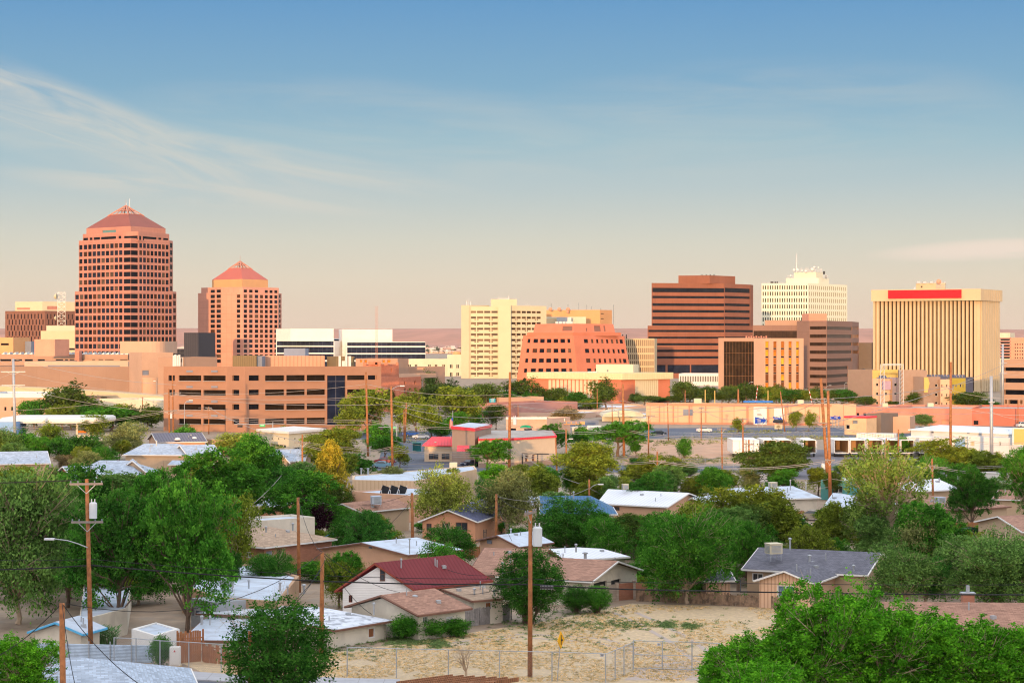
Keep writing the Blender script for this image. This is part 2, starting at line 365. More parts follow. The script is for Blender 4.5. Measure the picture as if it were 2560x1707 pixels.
# ------------------------------------------------------------------ skyline
m_terra = M('terracotta_panel', (.50, .215, .15), v=.08, s=.05, rough=.7, pat='grid', a=3.1, b=2.2, mort=.07, c2=(.41, .165, .11))
g_bld = GLASS('window_glass_with_blind', (.10, .065, .045), rough=.4)
m_terra2 = M('terracotta_panel_light', (.66, .31, .215), v=.06, s=.08, rough=.7, pat='grid', a=4, b=4.3, mort=.06, c2=(.5, .22, .15))
m_copper = M('red_metal_roof', (.27, .075, .05), v=.10, s=.1, rough=.6, pat='vrib', a=1.6)
m_coral = M('coral_metal_roof', (.50, .11, .065), v=.08, s=.1, rough=.5, pat='vrib', a=1.6)
m_brown = M('brown_concrete', (.22, .10, .068), v=.08, s=.08)
m_brick_o = M('orange_brick', (.27, .10, .056), v=.14, s=.08, pat='grid', a=5, b=4, mort=.05, c2=(.22, .08, .045))
m_cream = M('cream_stucco', (.62, .52, .335), v=.05, s=.1)
m_cream2 = M('pale_cream_stucco', (.64, .57, .41), v=.07, s=.12)
m_ivory = M('ivory_concrete', (.70, .68, .51), v=.04, s=.2)
m_bank = M('buff_concrete', (.58, .44, .265), v=.06, s=.12)
m_redst = M('brick_red_stucco', (.58, .185, .10), v=.08, s=.12)
m_orange = M('orange_stucco', (.66, .34, .15), v=.06, s=.1)
m_tan = M('tan_stucco', (.43, .26, .175), v=.06, s=.12)
m_tan2 = M('peach_stucco', (.55, .34, .225), v=.06, s=.12)
m_tanshade = M('brown_tan_stucco', (.32, .20, .14), v=.07, s=.12, pat='grid', a=9, b=6, mort=.05, c2=(.28, .17, .115))
m_olive = M('olive_brown_metal', (.23, .165, .085), v=.06, s=.2, pat='vrib', a=.5)
m_white = M('white_paint', (.72, .69, .64), v=.05, s=.2)
m_greyp = M('grey_paint', (.22, .24, .29), v=.07, s=.3)
m_black = M('black_cladding', (.045, .042, .05), v=.08, s=.1, pat='vrib', a=1.2, c2=(.06, .056, .065))
m_steel = M('galvanised_steel', (.42, .44, .46), rough=.5, v=.12, s=2, metal=.4)
m_dark = M('dark_metal', (.03, .03, .033), rough=.6, v=.2)
m_red = M('red_sign_face', (.46, .004, .014), v=.02, rough=.6)
m_peachb = M('peach_brick', (.66, .30, .19), v=.08, s=.2)
m_grav = M('gravel_roof', (.42, .38, .34), v=.2, s=.6, stain=.3)
m_wroof = M('white_roof_membrane', (.70, .70, .71), v=.1, s=.35, stain=.35, c2=(.55, .54, .54))
g_dark = GLASS('dark_window_glass'); g_dark2 = GLASS('dark_window_glass_blue', (.016, .02, .035)); g_brn = GLASS('bronze_window_glass', (.07, .03, .015))
g_navy = GLASS('navy_curtain_glass', (.012, .018, .04), a=3.1, b=4.2, line=(.09, .09, .11), rough=.08)
g_rib = GLASS('ribbon_window_glass', (.012, .015, .022), a=1.5, b=60, line=(.018, .016, .018), rough=.1)
g_bz = GLASS('bronze_curtain_glass', (.03, .018, .010), a=1.3, b=4.6, line=(.22, .11, .05), rough=.08, mort=.06)
g_gold = [GLASS('gold_window_glass', (.62, .20, .02), rough=.3), GLASS('gold_window_glass_dim', (.36, .12, .02), rough=.3), GLASS('gold_window_glass_brown', (.20, .07, .025), rough=.3), GLASS('gold_window_glass_bright', (.75, .36, .03), rough=.3)]
g_hot = [GLASS('hotel_window_glass', (.085, .042, .022), rough=.3), GLASS('hotel_window_glass_dark', (.04, .018, .010), rough=.3), GLASS('hotel_window_glass_pale', (.13, .075, .04), rough=.3)]

def pyramid(b, pts, zb, za, frac, mat, steel, ctr=None):
    """pyramid roof whose tip is an open lattice above frac of the height"""
    ctr = ctr or sum(pts, Vector((0, 0))) / len(pts); mb = MB(); n = len(pts)
    up = lambda p, t: Vector((p.x + (ctr.x - p.x) * t, p.y + (ctr.y - p.y) * t, zb + (za - zb) * t))
    for i in range(n):
        j = (i + 1) % n; mb.poly([up(pts[i], 0), up(pts[j], 0), up(pts[j], frac), up(pts[i], frac)])
    mb.poly([up(p, frac) for p in pts]); b.add(mb, 'roof', mat)
    lb = MB(); tip = Vector((ctr.x, ctr.y, za))
    for i in range(n):
        lb.tube([up(pts[i], frac - .06), tip], .5, 4)
        j = (i + 1) % n
        for t in (frac, frac + (1 - frac) * .45): lb.tube([up(pts[i], t), up(pts[j], t)], .3, 4)
        for s_ in (.33, .67):
            a = up(pts[i].lerp(pts[j], s_), frac - .02); lb.tube([a, a.lerp(tip, .75)], .3, 4)
    lb.tube([tip, tip + Vector((0, 0, 4))], .1, 4)
    b.add(lb, 'lattice_finial', steel)

def antenna(mb, x, y, z, h, r=.12, dish=None):
    mb.tube([(x, y, z), (x, y, z + h)], [r, r * .6], 4)
def dish(mb, x, y, z, r): mb.lathe([(0, .35 * r), (r * .6, .18 * r), (r, 0), (r, -.12 * r), (0, -.1 * r)], (x, y, z), 12, axis='Y')

# --- tall tower with chamfered bay and pyramid roof
b = Bld('office_tower', 'tallest terracotta tower with a dark red pyramid roof and stepped shoulders', 327, 1257, 'skyscraper')
lo = [(187, 1292), (308, 1262), (327, 1257), (346, 1262), (432, 1290), (441, 1296), (430, 1335), (200, 1333)]
R1 = rowsat(734.5, 17.9, 10, 11.6); R2 = rowsat(608, 17.9, 7, 11.6)
b.block(lo, 729, m_terra, m_grav, {0: [dict(cols=[(188, 197)] + lin(198.5, 307, 10, .8), rows=R1, mat=[g_dark, g_dark2] * 4 + [g_bld, g_brn], ref=300)], 1: [dict(cols=[(309, 326.6)], rows=R1, mat=g_dark, ref=320)],
    2: [dict(cols=[(327.4, 345)], rows=R1, mat=g_dark, ref=330)], 3: [dict(cols=lin(347.5, 431, 9, .8), rows=R1, mat=[g_dark, g_dark2, g_brn] * 2 + [g_bld], ref=350)], 4: [dict(cols=[(433, 440.5)], rows=R1, mat=g_dark, ref=435)]})
hi = [(197, 1293), (308, 1264), (327, 1259), (346, 1264), (424, 1289), (432, 1295), (422, 1331), (208, 1330)]
z729 = zz(729, 1257)
b.block(hi, 602, m_terra, m_grav, {0: [dict(cols=[(198, 206)] + lin(208, 307, 9, .8), rows=R2, mat=[g_dark, g_dark2] * 4 + [g_bld, g_brn], ref=300)], 1: [dict(cols=[(309, 326.6)], rows=R2, mat=g_dark, ref=320)],
    2: [dict(cols=[(327.4, 345)], rows=R2, mat=g_dark, ref=330)], 3: [dict(cols=lin(347.5, 423, 8, .8), rows=R2, mat=[g_dark, g_dark2] * 4 + [g_bld, g_brn], ref=350)], 4: [dict(cols=[(425, 431.5)], rows=R2, mat=g_dark, ref=428)]}, z0=zz(729, 1292) - .4)
pe = [(207, 1296), (308, 1268), (346, 1262), (423, 1295), (412, 1327), (218, 1326)]
b.block(pe, 585.5, m_terra, m_grav, {0: [dict(cols=[(208, 220), (224, 231), (234, 250), (252, 290), (296, 303)], rows=[(590, 600)], mat=g_dark, ref=300)], 1: [dict(cols=[(310, 344)], rows=[(590, 600)], mat=g_dark, ref=320)], 2: [dict(cols=[(348, 354), (357, 392), (396, 404), (408, 421)], rows=[(590, 600)], mat=g_dark, ref=350)]}, z0=zz(608, 1292))
dr = [(216, 1300), (327, 1272), (414, 1301), (303, 1327)]
pts, z = b.block(dr, 571.5, m_terra, m_copper, {0: [dict(cols=[(256, 290)], rows=[(574, 582)], mat=M('teal_louvre', (.12, .25, .24), v=.1), ref=300, part='louvre')]}, z0=zz(587, 1295), para=0)
pyramid(b, pts, z + .02, zz(514, 1300), .60, m_copper, m_terra)
mb = MB()
for px in (324, 316): mb.tube([P3(px, 530, 1300), P3(px, 497 if px == 324 else 508, 1300)], .12, 4)
b.add(mb, 'antenna', m_steel); b.flush()
# --- hotel tower with coral pyramid
b = Bld('hotel_tower', 'shorter salmon tower with a bright coral pyramid roof and black square windows', 553, 1350, 'skyscraper')
rr = rowsat(736.5, 12.45, 14, 8.4)
wc = [(526, 537), (541, 552)]
b.block([(495, 1368), (553, 1350), (607, 1344), (695, 1367), (704, 1376), (690, 1405), (520, 1405)], 733, m_terra2, m_grav,
    {0: [dict(cols=wc, rows=rr, mat=[g_dark] * 7 + [g_bld, g_dark2, g_brn], ref=550)], 1: [dict(cols=[(592, 600.5)], rows=rr, mat=[g_dark] * 7 + [g_bld, g_dark2, g_brn], ref=590)],
     2: [dict(cols=[(609.5, 618), (623, 632), (637, 646), (662, 670), (674, 682), (686, 694)], rows=rr, mat=[g_dark] * 7 + [g_bld, g_dark2, g_brn], ref=612), dict(cols=[(650, 658)], rows=rr, mat=g_brn, ref=612)], 3: [dict(cols=[(697.5, 702)], rows=rr, mat=[g_dark] * 7 + [g_bld, g_dark2, g_brn], ref=697)]})
b.block([(503, 1370), (553, 1353), (607, 1347), (697, 1372), (684, 1403), (525, 1403)], 719.5, m_terra2, m_grav,
    {0: [dict(cols=wc, rows=[(724, 732.4)], mat=g_dark, ref=550)], 2: [dict(cols=[(609.5, 618), (623, 632), (637, 646), (662, 670), (674, 682), (686, 694)], rows=[(724, 732.4)], mat=g_dark, ref=612)]}, z0=zz(735, 1360))
pts, z = b.block([(530, 1378), (605, 1356), (670, 1379), (597, 1402)], 700, m_orange, m_coral, z0=zz(721, 1360), para=0)
pyramid(b, pts, z + .02, zz(653, 1378), .62, m_coral, m_terra); b.flush()
# --- brown lattice-window office and its neighbours
b = Bld('office_block', 'brown office block with a checker of narrow slot windows and cream penthouse', 112, 1450)
fs = {}
for i, (x0, x1, n) in enumerate(((17, 110, 11), (116, 205, 10))):
    st = (x1 - x0) / n
    fs[i] = [dict(cols=[(x0 + st * (k + .15 + .4 * (j % 2)), x0 + st * (k + .45 + .4 * (j % 2))) for k in range(n)], rows=[(784.5 + 14.3 * j, 797 + 14.3 * j)], mat=g_dark, ref=111) for j in range(7)]
b.block([(13, 1462), (112, 1450), (210, 1475)], 777.5, m_brown, m_grav, fs)
b.block([(38, 1475), (106, 1465), (205, 1485)], 754.5, m_cream, m_grav, {0: [dict(cols=[(42, 75)], rows=[(769, 774)], mat=m_terra, ref=100, part='louvre')], 1: [dict(cols=[(118, 145)], rows=[(765, 774)], mat=m_terra, ref=108, part='louvre')]}, z0=zz(779, 1450), part='penthouse'); b.flush()
b = Bld('telephone_exchange', 'pale yellow block beneath a steel lattice antenna mast, beside the tallest tower', 140, 1380)
b.block([(102, 1382), (192, 1380)], 827, m_cream, m_grav, {0: [dict(cols=[(136, 190)], rows=[(870, 875)], mat=g_dark, ref=140)]}, depth=40)
b.block([(116, 1384), (192, 1382)], 814, m_cream2, m_grav, depth=30, z0=zz(829, 1382), part='penthouse')
mb = MB(); A = [P3(px, 814, Y) for px, Y in ((144, 1386), (163, 1386), (163, 1392), (144, 1392))]; ztop = zz(731, 1386)
for i in range(4):
    mb.tube([A[i], (A[i].x, A[i].y, ztop)], .16, 4); j = (i + 1) % 4
    for k in range(7):
        z0_ = A[0].z + (ztop - A[0].z) * k / 7; z1_ = A[0].z + (ztop - A[0].z) * (k + 1) / 7
        mb.tube([(A[i].x, A[i].y, z0_), (A[j].x, A[j].y, z1_)], .09, 4); mb.tube([(A[j].x, A[j].y, z0_), (A[i].x, A[i].y, z1_)], .09, 4); mb.tube([(A[i].x, A[i].y, z1_), (A[j].x, A[j].y, z1_)], .09, 4)
for px in (140, 147, 153, 162): mb.tube([P3(px, 735, 1386), P3(px, 727, 1386)], .08, 4)
b.add(mb, 'lattice_mast', m_steel); mb = MB(); q = P3(139, 741, 1384); mb.lathe([(0, -1), (1.1, -1), (1.9, 0), (1.9, .6), (0, .6)], q, 12, axis='X'); q = P3(138, 795, 1384); mb.lathe([(0, -1), (1.4, 0), (1.4, .6), (0, .6)], q, 12, axis='X'); b.add(mb, 'dish', m_cream); b.flush()
def simple(name, label, foot, pyt, wall, roof=None, cat='building', faces=None, depth=20, **k):
    b = Bld(name, label, foot[0][0], foot[0][1], cat); b.block(foot, pyt, wall, roof or m_grav, faces, depth=depth, **k); b.flush(); return b
simple('office_block', 'mustard block with one long slot window at the left edge of the skyline', [(-60, 1100), (33, 1095)], 843.5, m_orange, faces={0: [dict(cols=[(2, 22)], rows=[(858, 863)], mat=g_dark, ref=5)]})
simple('warehouse', 'low blue-grey block between the mustard block and the pink roof box', [(33, 1110), (78, 1108)], 853, m_greyp)
simple('office_block', 'windowless black slab between the two pyramid towers', [(460, 1250), (496, 1248)], 831.5, m_black, depth=30)
simple('office_block', 'small blue glass block low behind the black slab', [(438, 1290), (462, 1290)], 872, g_navy)
# --- convention centre
b = Bld('convention_centre', 'long windowless peach convention hall with sawtooth skylights along its roof', 323, 700)
b.block([(-60, 716), (323, 700)], 916.5, m_tanshade, m_wroof, depth=60, ref=1)
b.block([(61, 722), (320, 712)], 903.5, m_tan2, m_grav, {0: [dict(cols=[(119, 300)], rows=[(913.2, 919.5)], mat=m_greyp, ref=300, part='louvre')]}, depth=46, z0=zz(920, 718), ref=1)
opn = [(0, 28), (32, 55), (62, 82), (94, 112), (139, 158), (162, 170), (174, 186), (190, 210), (230, 238), (246, 258), (262, 284), (300, 319)]
b.block([(-60, 776), (320, 764)], 886, m_tan, m_grav, {0: [dict(cols=opn, rows=[(898, 903)], mat=g_dark, ref=200)]}, depth=24, ref=1)
b.block([(187, 762), (198, 762)], 877, m_terra, m_grav, depth=5, z0=zz(905, 762), part='pier')
for k, x in enumerate([*range(2, 84, 14), *range(140, 184, 11), *range(203, 318, 12)]):
    mb = MB(); Y = 785; a, c = P3(x, 886.5, Y), P3(x + 9, 886.5, Y); t = P3(x + 8.5, 880, Y)
    mb.add([a, c, t, a + Vector((0, 5, 0)), c + Vector((0, 5, 0)), t + Vector((0, 5, 0))], [(0, 1, 2), (3, 5, 4), (0, 2, 5, 3), (1, 4, 5, 2)]); b.add(mb, 'skylight', [m_white, m_steel][k % 2])
b.block([(323, 700), (354, 682), (433, 690)], 881.5, m_tan2, m_grav, {1: [dict(cols=[(356, 373)], rows=[(925.5, 937.5)], mat=m_greyp, ref=356, part='louvre'), dict(cols=[(396, 404)], rows=[(945, 985)], mat=g_dark, ref=396)]}, ref=1)
mb = MB(); c0 = (gx(375, 684), 684); r = gx(397, 684) - gx(375, 684); arc = [(c0[0] + r * math.sin(math.radians(a)), c0[1] - r * .9 * math.cos(math.radians(a))) for a in range(-80, 91, 10)]
mb.prism(arc, 0, zz(944, 680)); b.add(mb, 'stair_tower', m_tan2, smooth=False)
mb = MB(); x0, x1 = gx(300, 735), gx(409, 735); rr_ = 6
cs = [(x0, 735), (x1 - rr_, 735)] + [(x1 - rr_ + rr_ * math.sin(math.radians(a)), 735 + rr_ - rr_ * math.cos(math.radians(a))) for a in range(15, 91, 15)] + [(x1, 765), (x0, 765)]
mb.prism(cs, zz(884, 735), zz(853, 735)); b.add(mb, 'penthouse', m_tan2)
b.block([(86, 752), (137, 750)], 848, m_peachb, m_grav, depth=12, z0=zz(890, 752), part='penthouse')
b.block([(395, 655), (460, 650)], 893, m_tan, m_grav, {0: [dict(cols=[(432, 458)], rows=[(896, 905)], mat=g_brn, ref=440)]}, depth=18)
mb = MB()
for px in (434, 438, 443, 448): mb.tube([P3(px, 915, 648), P3(px + .5, 886 + (px % 3), 648)], .35, 5)
for px in (452, 456): mb.tube([P3(px, 915, 648), P3(px, 893, 648)], .1, 4)
b.add(mb, 'antenna', m_white); b.flush()
# --- overpass ramp
mb = MB(); top = [(-60, 963), (110, 970), (250, 978), (389, 989), (470, 1000)]; yy = [640, 632, 622, 612, 605]
for (a, ya), (c, yc) in zip(zip(top, yy), list(zip(top, yy))[1:]):
    A, C = P3(a[0], a[1], ya), P3(c[0], c[1], yc); w = Vector((0, 9, 0)); d = Vector((0, 0, 1.5))
    mb.add([A, C, C + w, A + w, A - d, C - d, C + w - d, A + w - d], [(3, 2, 1, 0), (4, 5, 6, 7), (4, 5, 1, 0), (6, 7, 3, 2)])
o = thing('overpass_ramp', 'pale concrete overpass ramp sloping down before the convention hall', 'overpass', (gx(200, 630), 630, 0)); mb.build('deck', m_bank, o)
for px, py, Y in ((-20, 968, 644), (120, 973, 636), (260, 983, 626), (380, 993, 617)):
    mb = MB(); q = P3(px, py, Y); mb.box((q.x, q.y, q.z / 2 - .2), (1.6, 1.2, q.z + .4 - .4)); mb.build('pier', m_bank, o)
# --- glass courthouse
b = Bld('courthouse', 'navy glass courthouse with white roof boxes and thin white floor bands', 834, 1250)
b.block([(690, 1262), (726, 1250), (834, 1250)], 821.5, m_white, m_wroof, z0=zz(853, 1250), part='penthouse', ref=1)
bands = [(853, 863.5), (867, 881.5), (885, 900), (904, 918)]
b.block([(690, 1262), (836, 1246)], 852, m_white, m_wroof, {0: [dict(cols=[(692, 834)], rows=bands, mat=g_navy, ref=834, rec=.2)]}, depth=40, ref=1)
b.block([(834, 1275), (855, 1272)], 846, m_white, m_wroof, {0: [dict(cols=[(835, 854)], rows=[(848, 858), (861, 876), (879, 893), (896, 912)], mat=g_navy, ref=840)]}, depth=20)
b.block([(847, 1268), (856, 1252), (981, 1256)], 823, m_white, m_wroof, z0=0, part='penthouse', ref=1)
b.block([(866, 1246), (1064, 1252)], 854, m_white, m_wroof, {0: [dict(cols=[(868, 1063.6)], rows=[(854.6, 864.5), (868.5, 882.5), (886, 900), (904, 918)], mat=g_navy, ref=868, rec=.2)]}, depth=4); b.flush()
# --- art deco cream building and yellow hotel
b = Bld('court_building', 'cream deco building with paired windows and a round orange tank on its roof', 1014, 1150)
rw = [(911, 920), (931, 940.5), (950, 960)]
pc = lambda xs, w=2.1: [c for x in xs for c in ((x - 1 - w, x - .5), (x + .5, x + 1 + w))]
b.block([(1013, 1152), (1085, 1150)], 897, m_cream2, m_grav, {0: [dict(cols=pc([1024, 1040, 1073.5]), rows=rw, mat=g_dark, ref=1015)]}, depth=18)
b.block([(1085, 1148), (1130, 1145)], 897, m_cream2, m_grav, {0: [dict(cols=pc([1090, 1109, 1128 - 3]), rows=rw, mat=g_brn, ref=1090)]}, depth=18)
b.block([(1118, 1144), (1160, 1141)], 886, m_cream2, m_grav, {0: [dict(cols=pc([1128, 1144]), rows=rw, mat=g_dark, ref=1120)]}, depth=18)
mb = MB(); q = P3(1142, 886, 1150); mb.lathe([(0, 2.4), (2, 2.1), (2.5, 1.4), (2.5, 0)], (q.x, q.y, q.z - .5), 16); b.add(mb, 'tank', m_orange, smooth=True)
mb = MB(); mb.box(P3(1143, 943.5, 1140), (4.1, .12, 2.1)); ban = b.add(mb, 'banner', M('banner_cloth', (.7, .65, .6), v=.1))
mb = MB()
for k in range(6):                                     # broken strokes of two lines of dark lettering
    for l in range(2):
        x = 1135.5 + k * 2.7; y = 941 + l * 4.4; q = P3(x, y, 1139.9)
        mb.box(q + Vector((.1, -.05, 0)), (.14, .04, .75)); mb.box(q + Vector((.32, -.05, (k % 3 - 1) * .25)), (.3, .04, .14)); mb.box(q + Vector((.5, -.05, 0)), (.12, .04, .7 if (k + l) % 2 else .4))
o = mb.build('lettering', m_dark, b.t); o.parent = ban; b.flush()
b = Bld('hotel_building', 'tall yellow hotel slab with rows of short window strips and a roof box', 1153, 1080, 'hotel')
b.block([(1153, 1084), (1172.5, 1080)], 763, m_cream, m_grav, depth=16, part='stair_tower')
hr = [(777.2 + 14.02 * i, 782.6 + 14.02 * i) for i in range(14)]; sr = [(797.6 + 14.02 * i, 799.8 + 14.02 * i) for i in range(12)]
b.block([(1172.5, 1081), (1246, 1080)], 766.5, m_cream, m_grav, {0: [dict(cols=[(1174, 1190), (1192.5, 1208), (1210.5, 1226), (1228.5, 1244.2)], rows=hr, mat=g_hot, ref=1175, rec=.25), dict(cols=[(1186, 1190), (1192.5, 1196.5), (1222, 1226), (1228.5, 1232.5)], rows=sr, mat=g_brn, ref=1175, part='vent')]}, depth=16)
b.block([(1246, 1077), (1277, 1077)], 763.5, m_cream, m_grav, depth=19)
b.block([(1277, 1080), (1366, 1094)], 764, m_cream, m_grav, {0: [dict(cols=[(1278.5, 1289.5), (1291.5, 1302), (1304.5, 1315), (1317, 1327.5), (1329.5, 1339.5), (1341.5, 1352)], rows=hr, mat=g_hot, ref=1280, rec=.25), dict(cols=[(1287, 1290), (1291.5, 1294.5), (1312, 1315), (1317, 1320), (1337, 1340), (1342, 1345)], rows=sr, mat=g_brn, ref=1280, part='vent')]}, depth=16)
b.block([(1227, 1084), (1292, 1084)], 748, m_cream, m_grav, depth=9, z0=zz(768, 1084), part='penthouse')
mb = MB()
for x, y0, y1 in ((1166, 763, 752), (1170, 763, 748), (1176, 763, 754), (1247, 748, 741), (1272, 748, 738), (1317, 764, 760), (1320, 764, 759)): mb.tube([P3(x, y0, 1085), P3(x, y1, 1085)], .14, 4)
for k in range(9): mb.box(P3(1250 + k * 2.6, 746.3, 1085), (.35, .3, .5))
b.add(mb, 'antenna', m_steel); b.flush()
b = Bld('office_block', 'bright orange block carrying round dishes, behind the yellow hotel', 1440, 1200)
b.block([(1362, 1206), (1500, 1200), (1530, 1212)], 774.5, m_orange, m_grav, {1: [dict(cols=[(1502, 1510)], rows=[(783, 785), (795.5, 797.5)], mat=g_dark, ref=1501)]}, ref=1)
b.block([(1366, 1180), (1465, 1180)], 792, m_cream2, m_grav, depth=8)
b.block([(1366, 1175), (1395, 1175)], 796, m_bank, m_grav, depth=4, part='cooling_unit'); b.block([(1392, 1172), (1428, 1172)], 793, m_steel, m_steel, depth=4, part='cooling_unit')
mb = MB()
for x, y in ((1376, 773), (1398, 773), (1420, 773)): q = P3(x, y, 1199); dish(mb, q.x, q.y, q.z, 1.15)
q = P3(1419, 780, 1198); dish(mb, q.x, q.y, q.z, .8); b.add(mb, 'dish', m_peachb, smooth=True)
mb = MB()
for x, y0, y1 in ((1378, 774, 759), (1447, 774, 757), (1449, 792, 775), (1467, 774, 762), (1478, 774, 766), (1534, 812, 762), (1420, 770, 760), (1502, 774, 770)): mb.tube([P3(x, y0, 1203), P3(x, y1, 1203)], .11, 4)
b.add(mb, 'antenna', m_dark); b.flush()
# --- battered red office
b = Bld('office_block', 'red-orange office with inward-leaning walls and rows of square black windows', 1440, 910)
rws = [(847, 857), (871.5, 881.8), (896, 906.5), (921, 931.5), (945.5, 956)]
L4 = [P3(1288, 975, 925), P3(1447, 975, 905), P3(1434, 838, 912), P3(1308, 838, 932)]; R4 = [P3(1447, 975, 905), P3(1585, 975, 932), P3(1560, 840, 939), P3(1434, 838, 912)]
mb = MB(); vf = lambda y: (975 - y) / 137.0
Lc = [(.075, .12)] + [(.185 + .157 * i, .285 + .157 * i) for i in range(4)] + [(.815, .91), (.95, .98)]
Lc = [(.10, .155), (.215, .305), (.345, .435), (.475, .565), (.605, .695), (.735, .825), (.87, .925)]
Rc = [(.19, .275)] + [(.33 + .098 * i, .378 + .098 * i) for i in range(6)] + [(.895, .965)]
pL = facade(mb, L4, [(u0, u1, vf(y1), vf(y0)) for y0, y1 in rws for u0, u1 in Lc], .4); pR = facade(mb, R4, [(u0, u1, vf(y1), vf(y0)) for y0, y1 in rws for u0, u1 in Rc], .4)
bk = [P3(1310, 838, 975), P3(1562, 838, 975)]
mb.poly([L4[3], L4[2], R4[2], Vector((bk[1].x, 975, R4[2].z)), Vector((bk[0].x, 975, L4[3].z))])
mb.poly([L4[0], L4[3], Vector((bk[0].x, 975, L4[3].z)), Vector((bk[0].x, 975, -2))]); mb.poly([R4[2], R4[1], Vector((bk[1].x, 975, -2)), Vector((bk[1].x, 975, R4[2].z))])
b.add(mb, 'wall', m_redst)
for q in pL + pR: b.win(q, random.choice([g_dark] * 7 + [g_brn, g_bld]))
mb = MB()
for i in range(6):                                     # shallow pilaster ribs between the window columns
    for (f4, us_) in ((L4, [.165, .26 + .0, .39, .52, .65, .78]), (R4, [.3, .4, .5, .6, .7, .8])):
        u = us_[i]; a = f4[0].lerp(f4[1], u + (.0 if f4 is L4 else .005)); c = f4[3].lerp(f4[2], u); n_ = Vector((0, -.15, 0))
b.block([(1317, 930), (1432, 914), (1553, 934)], 831, m_redst, m_grav, z0=zz(839.5, 914), ref=1, part='parapet')
mb = MB(); T0 = [P3(1333, 833, 938), P3(1434, 833, 922), P3(1538, 833, 941)]; T1 = [P3(1338, 810, 941), P3(1434, 809, 925), P3(1533, 810, 944)]
bk0, bk1 = Vector((T0[0].x + 2, 968, T1[0].z)), Vector((T0[2].x - 2, 968, T1[2].z))
p1 = facade(mb, [T0[0], T0[1], T1[1], T1[0]], [(.72, .97, .25, .75)], .2); p2 = facade(mb, [T0[1], T0[2], T1[2], T1[1]], [(.3, .33, .2, .55), (.5, .66, .2, .8), (.74, .78, .2, .8)], .2)
mb.poly([T1[0], T1[1], T1[2], bk1, bk0]); b.add(mb, 'penthouse', m_redst)
for q in p1 + p2: b.win(q, m_brown, 'louvre')
mb = MB(); a = P3(1404, 806, 935)
for k in range(5): mb.box(P3(1392 + k * 9, 806.5, 940), (1.3, 1.5, 1.0))
b.add(mb, 'cooling_unit', m_steel); b.flush()
b = Bld('office_block', 'cream block screened by ranks of slender vertical fins, beside the red office', 1563, 985)
b.block([(1562, 985), (1636, 983)], 846, m_bank, m_grav, {0: [dict(cols=lin(1564, 1635, 14, .45), rows=[(849.5, 865), (869.5, 881.5), (886, 898), (902, 914), (918, 932)], mat=g_hot[0], ref=1564, rec=.5)]}, depth=20)
mb = MB(); [mb.tube([P3(x, 846, 986), P3(x, 836, 986)], .3, 5) for x in (1557, 1566)]; b.add(mb, 'vent_pipe', m_dark); b.flush()
# --- low hall with fins
b = Bld('exhibition_hall', 'low brick-red hall with a deep cream roof band and cream vertical fins', 1553, 640)
pts, z = b.block([(1325, 662), (1553, 642), (1675, 656)], 940, m_redst, m_grav, {0: [dict(cols=[(1370, 1497)], rows=[(951, 1006)], mat=m_brown, ref=1400, part='recess', rec=.4)]}, ref=1)
def outset(pts, d):
    c = sum(pts, Vector((0, 0))) / len(pts); return [p + (p - c).normalized() * d for p in pts]
m_fasc = M('cream_relief_band', (.74, .60, .34), v=.06, pat='grid', a=1.1, b=.7, mort=.06, c2=(.66, .52, .28))
mb = MB(); mb.prism([p for p in outset(pts, 1.1)], zz(949, 642), zz(932.5, 642)); b.add(mb, 'cornice', m_fasc)
A, B_, C_ = pts[0], pts[1], pts[2]
def fins(b, A, B, cols, py0, py1, w, dpt, mat, name='fin', out=.0):
    for (c0, c1) in cols:
        u0, u1 = pxplane(A, B, c0), pxplane(A, B, c1); p = A.lerp(B, (u0 + u1) / 2); d = (B - A).normalized(); n = Vector((d.y, -d.x)); Y = p.y
        z0, z1 = max(zz(py1, Y), 0), zz(py0, Y); mb = MB(); c = p + n * (dpt / 2 + out)
        mb.box((c.x, c.y, (z0 + z1) / 2), ((B - A).length * (u1 - u0), dpt, z1 - z0), rz=math.atan2(d.y, d.x)); b.add(mb, name, mat)
fins(b, A, B_, lin(1370, 1497, 13, .68), 949.3, 1008, .8, .35, m_cream, out=-.3); fins(b, B_, C_, lin(1587, 1645, 12, .82), 949.3, 1008, .8, .18, m_cream)
b.block([(1490, 655), (1583, 652)], 911, m_cream2, m_grav, {0: [dict(cols=[(1517, 1521)], rows=[(924, 929)], mat=m_greyp, ref=1500, part='vent')]}, depth=10, z0=zz(934, 655), part='penthouse')
mb = MB()
for k in range(4): mb.box(P3(1472 + k * 6, 930, 652), (.7, .8, .5))
b.add(mb, 'cooling_unit', m_steel); b.flush()
